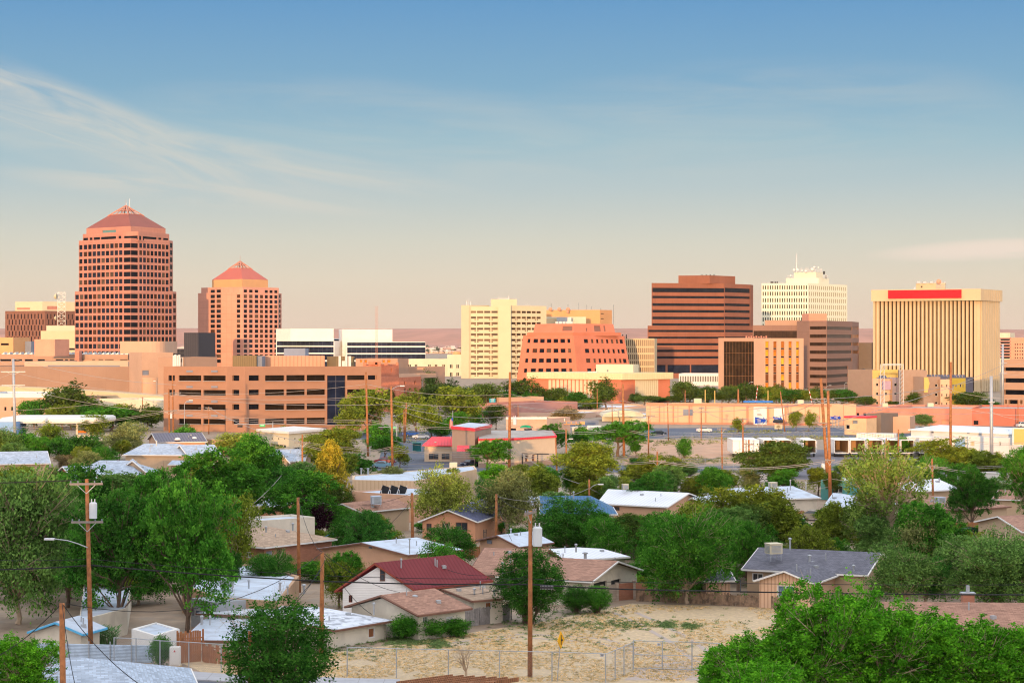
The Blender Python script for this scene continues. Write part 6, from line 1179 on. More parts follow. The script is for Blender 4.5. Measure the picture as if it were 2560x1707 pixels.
TREES = '''
W0|45|1135|1560|340|gg|huge drooping grey-green elm with pale bare twigs at the left edge
D0|300|1235|1580|300|dg|dark broad elm left of the double-trunked tree, behind the streetlight pole
D0|470|1208|1590|300|g|tall double-trunked green elm in front of the adobe house
r0|560|1122|1345|230|g|rounded rich green tree behind the elms, left of the stub pole
r1|640|1090|1290|150|g|dark dense tree between the pale gabled roof and the golden juniper
r2|335|1185|1340|270|gg|wide grey-green tree below the pale hipped roofs
j0|826|1108|1290|112|yl|golden yellow juniper with a ragged flame-shaped crown
b0|826|1212|1294|118|do|dark green bush ringing the foot of the golden juniper|juniper_bush|shrub
r0|752|1178|1345|175|g|green tree tucked left of the golden juniper
r2|835|1072|1185|165|ol|olive tree right above the golden juniper
s0|778|1256|1348|100|pl|blackish purple plum tree beside the juniper's foot|plum_tree|tree
r1|858|1270|1345|95|g|small green tree between the plum tree and the beige house
o1|1098|1165|1350|175|ly|yellow-green tree with a forked pale trunk before the orange house
o0|1268|1172|1345|185|wl|pale olive feathery tree beside the bare wooden pole
r0|1232|1160|1240|80|bg|bright green treetop behind the pale olive tree
r1|1218|1100|1182|115|g|green tree hiding the corner of the red-roofed restaurant
f0|1300|1162|1210|60|ol|small olive tree at the restaurant drive-through
r2|1475|1108|1250|190|ol|big olive tree left of the crossarm pole behind the blue roof
r0|1632|1140|1240|170|ol|wide olive tree above the broad white hipped roof
r1|1545|1054|1142|155|g|bright rounded green tree before the cream barrel hall
b0|1425|1246|1390|175|dg|very dark dense tree right of the grey transformer
o1|1095|1345|1505|145|g|feathery green tree growing in front of the maroon roof
b0|1322|1374|1560|165|dg|dark bushy tree behind the tall foreground pole with the transformer
b0|1440|1464|1532|76|dg|dark round shrub by the cream carport house
b0|1492|1464|1532|70|g|feathery shrub against the block wall of the cream carport house
W0|1718|1262|1508|265|g|large drooping green tree before the stockade fence
s1|1682|1408|1504|62|wl|pale yellow-green sapling at the stockade fence
r0|1790|1222|1420|190|ol|olive tree with straw-coloured seed tufts behind the drooping green tree
r1|1930|1222|1420|200|ol|dense olive-green tree behind the grey shingle roof
r2|1860|1265|1440|170|do|dark olive tree between two paler ones, above the boxy cooler
p0|2215|1122|1440|225|pg|tall poplar with bare pale limbs, rising before the open trailers
r2|1945|1108|1240|225|do|dark olive spreading tree before the closed white trailers
r1|2085|1180|1250|70|do|dark tree patch behind the base of the paired poles
r0|2372|1098|1215|190|ol|feathery olive tree before the white truck-yard office
D0|2430|1176|1325|135|dg|dark glossy tree right of the hipped roof with the louvred cooler
B0|2568|1110|1345|150|g|green tree filling the right edge under the billboard
o0|2300|1288|1480|190|wl|light yellowish feathery tree below the poplar
W0|2478|1322|1530|300|gg|broad grey-green elm at the right edge above the brown shingles
o1|2262|1360|1530|200|gg|dark feathery elm right of the grey shingle house
B0|1862|1585|1900|300|tb|bright green tree beside the gate of the dry lot
B1|2085|1462|1900|330|tb|tallest bright green tree before the peach board house, with long loose shoots
B0|2335|1525|1900|360|tb|bright green tree in front of the brown shingle roof
B1|2570|1540|1900|330|tb|bright green tree cut by the right edge of the lot
B1|60|1585|1850|240|bg|fresh yellow-green treetop in the bottom left corner
b0|700|1505|1800|250|dg|dense dark tree with a bare twiggy crown, before the whitewashed shed
s0|401|1590|1664|55|g|small green bush in front of the white box shed
s0|1012|1538|1600|75|g|weedy green bush along the whitewashed shed
s1|1072|1542|1595|80|g|weedy green bush by the brown-roofed garage
s1|1140|1545|1590|70|g|low weeds bush at the end of the grey picket fence
o1|704|1388|1455|78|g|small feathery tree before the salmon brick house
r1|848|1382|1520|100|g|green tree left of the white clapboard house
f1|185|958|1066|150|do|dark spreading elm before the convention hall
f0|85|1003|1068|80|g|round green tree by the adobe office
f2|280|1016|1078|150|g|green tree row end below the pale office windows
f1|368|1012|1076|85|do|dark green tree against the corner of the concrete office
o0|320|1056|1150|150|wl|olive willow-like tree beside the dark metal roof
f2|122|1060|1138|90|ol|olive tree in front of the fuel canopy
f0|150|1098|1170|70|dg|dark bushy tree by the fuel pumps
o1|15|1068|1155|95|gg|grey-green feathery tree at the fuel kiosk
f1|250|1112|1172|100|dg|dark hedge-like tree before the pale hipped roof
o0|170|1136|1185|75|br|brownish grey thin tree above the pale hipped roofs
f2|590|1080|1140|115|ly|yellow-green treetop by the pink parapet
f0|920|978|1085|140|ol|broad olive tree at the corner of the concrete office
f2|945|1058|1125|90|g|green tree behind the tall red-brown pole by the crossroads
f1|1040|976|1088|105|ol|olive tree with a pale forked limb before the brick brewery
f0|1142|972|1084|125|ol|largest olive tree left of the small peach shop
s0|1100|1048|1094|60|g|fresh green bush at the flagpole
f2|1075|928|1015|44|do|dark pointed tree before the cream deco building
f1|1128|952|1022|120|do|dark trees edge under the cream deco building
f0|1216|962|1032|90|do|dark tree at the foot of the yellow hotel
f2|1295|948|1024|100|do|dark broad tree at the foot of the battered red office
f1|1345|962|1022|70|do|dark tree left of the exhibition hall fins
f0|1392|972|1022|60|do|dark small tree before the exhibition hall fins
f2|1443|984|1022|55|do|low round tree before the exhibition hall fins
f1|1515|946|1026|90|do|tall dark tree covering the exhibition hall fins
u0|1611|990|1016|66|do|flat-topped umbrella tree at the corner of the exhibition hall
f0|1240|1014|1074|62|do|dark bushy tree right of the blue-green sign
f1|1418|1016|1060|92|br|brownish olive rounded tree on the flat warehouse roofs' edge
f2|1360|1044|1094|34|g|slim green tree by the green awning
r0|1388|1060|1135|78|g|green tree right of the drive-through wing
s0|1346|1156|1200|40|ol|small olive shrub in the drive-through island
s1|1082|1108|1152|38|ol|trimmed olive bush at the restaurant window
s0|1114|1108|1152|40|g|trimmed green bush at the restaurant tower
f0|1712|956|1010|72|do|reddish-dark tree before the low white finned block
f2|1768|966|1010|75|do|dark tree left of the glass bay of the gold-windowed block
f1|1865|958|1010|100|do|broad tree under the glass bay of the gold-windowed block
f0|1930|975|1010|70|g|green tree below the gold windows
f2|1985|972|1010|85|do|dark tree under the taupe ribbon office
f1|2042|968|1010|80|do|dark tree behind the paired poles' top crossarm
f0|2105|975|1010|80|do|dark tree by the shaded grey-brown block
f2|2172|990|1014|65|do|low tree before the yellow apartment corner
f1|2292|976|1018|80|do|tree before the taupe apartment block
f0|2425|982|1020|100|do|wide low tree before the bank tower's foot
o1|2302|1033|1070|78|gg|airy grey-green tree before the painted brick warehouse
f2|1845|1044|1084|34|ol|small street tree by the white wall panels
f0|1990|1030|1076|36|ol|small tree left of the palm by the arrow signs
f1|2022|1027|1078|38|ol|small tree touching the arrow sign row
s1|1711|1093|1144|34|g|lone shrub on the pink gravel slope
o0|1765|1188|1262|130|wl|sparse straw-coloured tree above the white patched roof
c0|2496|1256|1305|18|dg|narrow dark cypress near the tan gabled house
o1|2160|1308|1395|150|ol|olive tree at the ridge end of the grey shingle roof
s0|1570|1250|1302|46|g|bush beside the peach house with the white hipped roof
s1|1745|1440|1494|58|g|leafy shrub behind the stockade fence
f1|1892|1368|1440|52|dg|small dark tree against the peach board house
r1|1590|1290|1400|140|do|green tree mass right of the blue metal roof
r2|1500|1280|1375|110|g|grassy green tree above the white sheet roof
o0|950|1285|1340|60|ly|little yellow-green tree at the tall slit windows
B0|1985|1560|1905|320|tb|bright green tree filling between the gate tree and the tallest one
B1|2215|1500|1905|320|tb|bright green tree between the tallest one and the brown shingle roof
B0|2455|1545|1905|320|tb|bright green tree second from the edge, below the brick chimney
B0|1905|1640|1960|330|tb|low bright green foliage under the gate tree
r0|898|1135|1205|80|dg|dark green tree right behind the golden juniper
f2|1000|1112|1168|52|ol|small olive tree on the restaurant's parking strip
r0|205|1165|1430|230|dg|dark green tree behind the streetlight pole, between two elms
D0|400|1178|1450|240|g|deep green tree mass behind the double-trunked elm
o0|580|1238|1462|150|ol|olive tree with reddish leaf tips around the short leafy pole
r1|95|1200|1470|240|g|green tree deep inside the left group of elms
f0|1000|1000|1080|80|ol|olive tree before the orange brewery's foot
f1|1078|1004|1094|80|ol|olive tree between the brewery and the flagpole
f2|1182|1012|1076|62|g|green tree left of the small peach shop's red roof
r1|962|1092|1152|80|g|green tree at the corner of the restaurant parking lot
f1|1450|1062|1126|64|g|green tree below the little white shop
f1|868|1012|1092|85|ol|olive tree before the black glass stair bay
f0|800|1088|1145|100|ol|olive tree right of the overhanging white-roofed shop
f1|58|1074|1152|100|g|green tree under the left end of the fuel canopy
f2|208|1086|1166|95|dg|dark tree right of the white fuel pumps
f0|232|1040|1104|80|ol|olive tree behind the fuel canopy's rounded end
r2|30|1108|1186|95|gg|grey-green tree before the grey roof at the left edge
f1|465|1062|1112|80|g|green tree before the concrete office's lowest windows
f2|705|1068|1110|75|g|green treetop behind the overhanging white roof
f0|2140|1150|1200|70|ol|olive tree below the open trailers
f1|2255|1085|1140|44|g|small green tree beside the white container end
r0|2480|1140|1215|95|ol|olive tree before the grey truck yard
f1|1590|1100|1140|40|g|small round tree at the edge of the pink gravel lot
f0|1985|1140|1190|90|do|dark olive tree beneath the middle trailers
r2|1140|1030|1096|70|g|green tree right of the flagpole
'''
for ln in TREES.strip().split('\n'):
    f = ln.split('|'); tree(f[0], float(f[1]), float(f[2]), float(f[3]), float(f[4]), f[5], f[6], f[7] if len(f) > 7 else None, None, f[8] if len(f) > 8 else None)
def boards(name, label, pts, h, mat, w=.15, jag=.08, tilt=0, pl='board', pm=None):
    """board fence: one board mesh, rails and posts"""
    P_ = [pz(*p) for p in pts]; t = thing(name, label, 'fence', P_[0]); R_ = random.Random(len(label)); mb = MB()
    for a, c in zip(P_, P_[1:]):
        L_ = (c - a).length; d = (c - a) / L_; n = int(L_ / w); rz = math.atan2(d.y, d.x)
        for k in range(n): hh = h * (1 - R_.random() * jag); p = a + d * (k + .5) * w; mb.box((p.x, p.y, hh / 2), (w * .86, .025, hh), R=Matrix.Rotation(rz, 3, 'Z') @ Matrix.Rotation(R_.gauss(0, tilt), 3, 'Y'))
    mb.build(pl, mat, t); mb = MB(); [mb.tube([a + Vector((0, .06, h * k)), c + Vector((0, .06, h * k))], .05, 4) for a, c in zip(P_, P_[1:]) for k in (.3, .75)]; mb.build('rail', pm or mat, t)
    for p in P_: mb = MB(); mb.box((p.x, p.y + .1, h * .5), (.11, .11, h)); mb.build('post', pm or mat, t)
m_wg = M('silver_grey_boards', (.30, .28, .27), v=.3, s=2.5, stain=.4, c2=(.18, .16, .15)); m_ced = M('cedar_boards', (.34, .14, .06), v=.3, s=2.5); m_stk = M('old_stockade_boards', (.30, .20, .13), v=.5, s=1.8, stain=.6, c2=(.05, .04, .035))
# bare twiggy tree behind the dense dark one
def twig(mb, p, d, L, r, n, rg):
    q = p + d * L; m = p.lerp(q, .5) + Vector(rg.normal(0, L * .06, 3)); mb.tube([p, m, q], [r, r * .75, r * .5], 4 if n > 1 else 3, cap=False)
    if n == 0: return
    for k in range(rg.integers(2, 4)):
        dd = (d + Vector(rg.normal(0, .42, 3)) + Vector((0, 0, .08))).normalized(); twig(mb, m.lerp(q, rg.random()), dd, L * rg.uniform(.6, .85), r * .5, n - 1, rg)
def bare(px, top, base, seed, label, w=1.0):
    Y = D(base); t = thing('bare_tree', label, 'tree', (gx(px, Y), Y, 0)); rg = np.random.default_rng(seed); mb = MB(); h = (base - top) * Y / F
    b = Vector((gx(px, Y), Y, 0)); mb.tube([b, b + Vector((0, 0, h * .25))], [.1, .08], 6)
    for k in range(7): twig(mb, b + Vector((0, 0, h * .2)), Vector((rg.normal(0, .45 * w), rg.normal(0, .4), 1)).normalized(), h * .27, .05, 5, rg)
    mb.build('branches', m_barkp, t)
bare(660, 1400, 1690, 4, 'bare pale twiggy tree spreading behind the dense dark tree', 1.4)
bare(1165, 1590, 1700, 8, 'dead bare sapling standing in the dry lot', .4)
# palm-like yucca and reeds
t = thing('palm_tree', 'short palm with a brown shaggy trunk beside the kiosk', 'tree', (gx(2156, 430), 430, 0)); mb = MB(); mb.cyl((gx(2156, 430), 430, 0), .5, 1.9, 8, .7); mb.build('trunk', M('palm_fibre', (.40, .20, .12), v=.2, s=2), t); mb = MB(); R_ = random.Random(2)
for k in range(60):
    a = R_.uniform(0, 6.28); e = R_.uniform(-.2, 1.3); d = Vector((math.cos(a) * math.cos(e), math.sin(a) * math.cos(e), math.sin(e))); p = Vector((gx(2156, 430), 430, 2.0)); s_ = Vector((-d.y, d.x, 0)).normalized() * .09
    mb.poly([p - s_, p + d * .8 - s_ * 1.5, p + d * 1.15 + Vector((0, 0, -.12)), p + d * .8 + s_ * 1.5, p + s_])
mb.build('fronds', M('palm_green', (.16, .20, .05), v=.2), t)
# low shrubs between the houses
R_ = random.Random(12); spots = 0; FOOT = []
for o in COL.objects:
    if o.parent is None and o.get('category') in ('house', 'shed', 'garage', 'restaurant', 'commercial_building', 'building'): FOOT.append((o.location.x, o.location.y))
for k in range(140):
    py = R_.uniform(1165, 1500); px = R_.uniform(-20, 2580); Y = D(py); x = gx(px, Y)
    if 870 < px < 1400 and py > 1480: continue
    if 900 < px < 1450 and py < 1260: continue
    if any(abs(x - a) < 3.2 and abs(Y - c) < 4.5 for a, c in FOOT): continue
    tree(R_.choice(['s0', 's1', 'f0', 'f1', 'f2']), px, py - R_.uniform(18, 42) * (py - 853) / 420, py, R_.uniform(35, 75) * (py - 853) / 420, R_.choice(['dg', 'g', 'ol', 'gg', 'g']), 'low garden shrub growing between the houses', 'garden_shrub', 'low shrubs filling the yards between the houses', 'shrub')
t = thing('reed_clump', 'tall green reeds behind the corrugated metal fence', 'plant', (gx(225, 132), 132, 0)); mb = MB()
for k in range(520):
    x, Y = gx(R_.uniform(165, 295), 131), R_.uniform(129.3, 131); h_ = R_.uniform(.8, 1.75); a = R_.uniform(0, 6.28); d = Vector((math.cos(a), math.sin(a), 0)); s_ = Vector((-d.y, d.x, 0)) * .03; p = Vector((x, Y, .1))
    mb.poly([p - s_, p + s_, p + Vector((0, 0, h_ * .7)) + d * .12 + s_]); mb.poly([p + Vector((0, 0, h_ * .62)) + d * .1 - s_, p + Vector((0, 0, h_ * .68)) + d * .12 + s_, p + Vector((0, 0, h_ * .8)) + d * .5])
mb.build('reed_leaves', M('reed_green', (.09, .19, .06), v=.2), t)

R_ = random.Random(33)
for x0, x1, n, y0, base in ((1185, 1335, 7, 975, 1026), (1335, 1500, 8, 990, 1024), (1560, 1700, 6, 985, 1008), (1695, 2150, 24, 970, 1009), (2150, 2250, 3, 996, 1014), (2360, 2480, 4, 992, 1018), (985, 1180, 8, 968, 1030), (60, 380, 12, 1020, 1072)):
    for k in range(n):
        px = x0 + (x1 - x0) * (k + R_.random()) / n; tree(R_.choice(['f0', 'f1', 'f2']), px, y0 + R_.uniform(-9, 9), base + R_.uniform(-4, 3), R_.uniform(42, 74), R_.choice(['do', 'do', 'dg', 'ol']), 'dark street tree in the row below the skyline', 'street_tree', 'street trees lining the foot of downtown', 'tree')
# ------------------------------------------------------------------ yard fences, sheds, parked cars among the houses
R_ = random.Random(77)
def clear(px, py, r=3.2): q = pz(px, py); return all(abs(q.x - a) > r or abs(q.y - c) > r + .8 for a, c in FOOT)
for i, (px, py, w, dp) in enumerate(((560, 1475, 60, 4), (650, 1450, 110, 0), (905, 1395, 90, -3), (1010, 1420, 70, 0), (1150, 1395, 100, 3), (1345, 1400, 60, 0), (1600, 1395, 90, 4), (1960, 1300, 120, 0), (2160, 1290, 90, -3), (2240, 1340, 110, 3), (2420, 1330, 90, 0), (1450, 1320, 110, 2), (1180, 1350, 70, 0), (760, 1350, 90, 0), (420, 1240, 120, 3), (1610, 1300, 90, -2), (1820, 1310, 110, 0))):
    boards('yard_fence', 'plain board yard fence between neighbouring houses', [(px - w / 2, py + dp), (px, py), (px + w / 2, py - dp)], 1.1, [m_wood, m_ced, m_wg][i % 3], w=.16, jag=.12)
for o in COL.objects:
    if o.parent is None and o.name.startswith('yard_fence'): o['group'] = 'plain board fences dividing the back yards'
# ------------------------------------------------------------------ filler trees among the houses
BOX = []
def pxb(co_): Y = max(co_[1], 1); return CX + co_[0] * F / Y, HY + (CZ - co_[2]) * F / Y
for o in list(COL.objects):
    if o.type == 'MESH' and o.parent is not None and o.name.startswith(('roof', 'cornice', 'body', 'fascia')) and ORG.get(o.parent.name) is not None:
        c0 = ORG[o.parent.name]; vs = [v.co + c0 for v in o.data.vertices]
        if not vs or vs[0].y > 480 or vs[0].y < 90: continue
        q = [pxb(v) for v in vs]; BOX.append((min(a for a, _ in q), max(a for a, _ in q), min(b_ for _, b_ in q), max(b_ for _, b_ in q) + 12, sum(v.y for v in vs) / len(vs)))
R_ = random.Random(41); n_f = 0; placed = []
for k in range(5200):
    if n_f >= 150: break
    base = R_.uniform(1150, 1530); s_ = (base - 853) / 420; px = R_.uniform(-40, 2600); hh = R_.uniform(75, 165) * s_; w = hh * R_.uniform(.8, 1.25); top = base - hh; Y = D(base)
    if 860 < px < 2120 and top < 1165: continue
    if 870 < px < 1900 and base > 1480: continue
    if px <= 860 and top < 1085: continue
    if px >= 2120 and top < 1130: continue
    if any(a < px + w * .45 and c > px - w * .45 and t_ < base and b_ > top + hh * .15 and Y < yb + 1 for a, c, t_, b_, yb in BOX): continue
    if any(abs(px - a) < (w + w2) * .2 and abs(base - b_) < 22 for a, b_, w2 in placed): continue
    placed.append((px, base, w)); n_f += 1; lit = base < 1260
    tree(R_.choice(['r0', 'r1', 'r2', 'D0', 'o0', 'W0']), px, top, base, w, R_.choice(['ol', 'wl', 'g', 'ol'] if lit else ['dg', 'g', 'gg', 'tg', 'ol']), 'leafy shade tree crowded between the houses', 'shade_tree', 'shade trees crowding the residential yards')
# ------------------------------------------------------------------ roads, lots
m_asph = M('asphalt', (.10, .115, .15), v=.16, s=.3, stain=.3, c2=(.15, .15, .17)); m_walk = M('sidewalk_concrete', (.42, .42, .44), v=.1, s=.8, pat='grid', a=1.5, b=1.5, mort=.02, c2=(.28, .27, .27)); m_mark = M('road_paint', (.7, .68, .6)); m_pgr = M('pink_gravel', (.55, .32, .20), v=.2, s=.25, stain=.4, c2=(.46, .34, .22))
m_straw = M('dry_straw_field', (.56, .42, .25), v=.26, s=2.2, stain=.4, c2=(.42, .31, .24), bump=.8)
area('avenue', [(880, 1098), (2620, 1092), (2620, 1066), (1640, 1070), (1230, 1076), (880, 1082)], m_asph, .010)
area('side_street', [(930, 1176), (1480, 1180), (2000, 1182), (2000, 1166), (1500, 1163), (930, 1160)], m_asph, .012)
area('truck_yard', [(1900, 1195), (2620, 1215), (2620, 1120), (2010, 1124), (1840, 1142)], M('yard_asphalt', (.16, .15, .17), v=.15, s=.2, stain=.4, c2=(.23, .20, .19)), .006)
area('gravel_lot', [(1560, 1160), (1990, 1160), (1860, 1100), (1600, 1099)], m_pgr, .014)
area('dirt_lot', [(1280, 1250), (2000, 1250), (1930, 1186), (1270, 1184)], M('pale_dirt', (.42, .33, .27), v=.1, s=.3, stain=.3, c2=(.34, .27, .21)), .016)
area('parking_lot', [(945, 1160), (1260, 1160), (1220, 1100), (960, 1100)], m_asph, .018)
def line(name, a, c, w, mat, z): mb = MB(); p, q = pz(*a), pz(*c); d = (q - p).normalized(); n = Vector((-d.y, d.x, 0)) * w / 2; up = Vector((0, 0, z)); mb.poly([p - n + up, q - n + up, q + n + up, p + n + up]); return tag(mb.build(name, mat), kind='structure')
for (a, c) in (((1660, 1083), (2560, 1079)), ((960, 1170), (1990, 1173))): line('road_markings', a, c, .18, m_mark, .03)
area('field', [(560, 1705), (1000, 1712), (2700, 1712), (2700, 1560), (2000, 1520), (1580, 1508), (1400, 1545), (1230, 1572), (1000, 1608), (760, 1640), (440, 1650)], m_straw, .006)
area('street', [(-200, 1900), (1300, 1900), (1000, 1722), (620, 1712), (420, 1694), (250, 1672), (-200, 1672)], m_asph, .010)
area('sidewalk', [(225, 1677), (400, 1696), (600, 1708), (1000, 1716), (1000, 1701), (600, 1690), (430, 1677), (240, 1660)], m_walk, .02, h=.10)
m_rut = M('bare_dirt', (.46, .37, .31), v=.15, s=1.5, stain=.3, c2=(.38, .31, .26))
for k, (o_, p_) in enumerate(((0, [(1740, 1690), (1640, 1640), (1500, 1600), (1300, 1588), (1060, 1618)]), (1, [(1790, 1668), (1700, 1600), (1620, 1556), (1560, 1530)]))):
    for s_ in (-.8, .8):
        q_ = [(gx(a, D(c)) + s_ * (.3 if k == 0 else 1), D(c) + s_ * (1 if k == 0 else .2)) for a, c in p_]; strip('wheel_track', q_, .38, m_rut, .014 + .002 * k)
area('bare_patch', [(1560, 1700), (1800, 1700), (1830, 1655), (1680, 1650), (1590, 1672)], m_rut, .011)
# straw tufts and weeds of the dry lot
R_ = random.Random(6); mb = MB(); TI = []
def in_field(px, py):
    e = np.interp(px, [440, 760, 1000, 1230, 1400, 1580, 2000, 2600], [1652, 1642, 1612, 1575, 1548, 1510, 1522, 1562]); return py > e
V = []; T = []; rg = np.random.default_rng(4); pts = []
while len(pts) < 15000:
    px, py = R_.uniform(560, 2250), R_.uniform(1508, 1704)
    if in_field(px, py) and vn(px * .012, py * .05) + .35 * vn(px * .05, py * .2) > .52: pts.append((gx(px, D(py)), D(py), 0))
C_ = np.array(pts); Vt, tt = leaves(C_, rg.random(len(C_)), .06, 6, .085, rg, flat=.3, aspect=.16); Vt[:, :, 2] = np.abs(Vt[:, :, 2]) + .01
m_tuft = m_leaf
me = leafmesh('straw_tufts', Vt, tt); o = bpy.data.objects.new('dry_grass', me); COL.objects.link(o); o.color = (.60, .44, .20, 1); tag(o, kind='stuff')
C_ = C_[rg.random(len(C_)) < .05]; pts = [(gx(px, D(py)), D(py), 0) for px, py in [(R_.gauss(cx, sx), R_.gauss(cy, sy)) for cx, cy, sx, sy, n_ in ((1560, 1562, 90, 6, 230), (1020, 1604, 25, 8, 160), (1095, 1612, 16, 5, 130), (1460, 1590, 200, 25, 90), (1340, 1565, 60, 12, 90), (1670, 1562, 10, 4, 90), (1725, 1566, 12, 4, 90), (1440, 1535, 80, 8, 80), (850, 1625, 60, 12, 100), (960, 1600, 120, 6, 260)) for _ in range(n_)]]
Vt, tt = leaves(np.array(pts), rg.random(len(pts)), .10, 22, .075, rg, flat=.5, aspect=.2); Vt[:, :, 2] = np.abs(Vt[:, :, 2]) + .01
o = bpy.data.objects.new('green_weeds', leafmesh('weeds', Vt, tt)); COL.objects.link(o); o.color = (.13, .20, .07, 1); tag(o, kind='stuff')
pts = [(gx(px, D(py)), D(py), 0) for px, py in [(R_.gauss(cx, sx), R_.gauss(cy, sy)) for cx, cy, sx, sy, n_ in ((1700, 1108, 60, 4, 90), (1640, 1145, 40, 8, 90), (1770, 1152, 50, 4, 110), (1860, 1080, 60, 2, 60), (1900, 1096, 90, 2, 90), (2060, 1095, 60, 2, 70), (1700, 1180, 120, 2, 90), (1500, 1215, 120, 12, 120), (1900, 1215, 120, 14, 120), (1000, 1100, 40, 6, 40)) for _ in range(n_)]]
Vt, tt = leaves(np.array(pts), rg.random(len(pts)), .38, 16, .17, rg, flat=.35, aspect=.35); Vt[:, :, 2] = np.abs(Vt[:, :, 2]) + .02
o = bpy.data.objects.new('roadside_weeds', leafmesh('weeds', Vt, tt)); COL.objects.link(o); o.color = (.20, .21, .07, 1); tag(o, kind='stuff')
# ------------------------------------------------------------------ poles, lamps
m_pole = M('pole_wood', (.36, .145, .055), v=.35, s=2.5, bump=.5, stain=.35, c2=(.15, .07, .035)); m_arm = M('crossarm_wood', (.26, .22, .19), v=.2, s=3); m_porc = M('porcelain', (.7, .7, .72), rough=.3); m_tank = M('transformer_grey', (.62, .66, .68), v=.05, rough=.5)
POLE = {}
def pole(key, label, px, top, pb, base, w, arms=(), tr=None, lamp=None, mat=None, Y=None, steel=False):
    """tapered pole from the ground seen at (pb, base) to (px, top); arms: (row, half length m, yaw); tr: (row, side m, size); lamp: (row, reach m)"""
    Y = Y or D(base); r = w * Y / F / 2; b0 = Vector((gx(pb, Y), Y, 0)); t0 = Vector((gx(px, Y), Y, zz(top, Y)))
    t = thing('steel_pole' if steel else 'utility_pole', label, 'steel pole' if steel else 'utility pole', b0); mb = MB(); mb.tube([b0, b0.lerp(t0, .5), t0], [r * 1.15, r, r * .85], 10); mb.build('shaft', mat or (m_steel if steel else m_pole), t, smooth=True)
    pts = []
    for (row, hl, yaw) in arms:
        z = zz(row, Y); c = b0.lerp(t0, z / t0.z) + Vector((0, -r - .06, 0)); d = Vector((math.cos(yaw), math.sin(yaw), 0)); mb = MB(); mb.box(c, (2 * hl, .1, .13), rz=yaw); a = mb.build('crossarm', m_steel if steel else m_arm, t)
        for s_ in (-.92, -.5, .5, .92):
            mb = MB(); p = c + d * hl * s_ + Vector((0, 0, .06)); mb.lathe([(.015, 0), (.045, .02), (.035, .07), (.045, .1), (.02, .14), (0, .14)], p, 8); i_ = mb.build('insulator', m_greyp, t); i_.parent = a; pts.append(p + Vector((0, 0, .2)))
        mb = MB()
        for s_ in (-1, 1): mb.tube([c + d * hl * .6 * s_, c + Vector((0, .03, -.6))], .025, 4)
        mb.build('brace', m_steel, t)
    if tr:
        z = zz(tr[0], Y); c = b0.lerp(t0, z / t0.z) + Vector((tr[1], -.05, 0)); k = tr[2]; mb = MB(); mb.lathe([(0, -.5 * k), (.24 * k, -.5 * k), (.25 * k, .42 * k), (.18 * k, .5 * k), (0, .52 * k)], c, 14); a = mb.build('transformer', m_tank, t, smooth=False); mb = MB(); [mb.cyl(c + Vector((dx * k, 0, .48 * k)), .035 * k, .22 * k, 6) for dx in (-.1, .1)]; i_ = mb.build('bushing', m_porc, t); i_.parent = a; mb = MB(); mb.box(c - Vector((tr[1] / 2, 0, 0)), (abs(tr[1]), .06, .06)); mb.build('bracket', m_steel, t)
    if lamp:
        z = zz(lamp[0], Y); c = b0.lerp(t0, min(z / t0.z, 1)); s_ = 1 if lamp[1] > 0 else -1; L_ = abs(lamp[1]); mb = MB(); mb.tube([c + Vector((s_ * L_ * u, -.1, -.45 + .55 * math.sin(u * 1.57))) for u in (0, .3, .6, 1)], .035, 5); a = mb.build('lamp_arm', m_steel, t); mb = MB(); mb.box(c + Vector((s_ * (L_ + .3), -.1, .09)), (.62, .22, .12)); h_ = mb.build('lamp_head', m_porc, t); h_.parent = a
    POLE[key] = (t0, pts, b0, label); return t
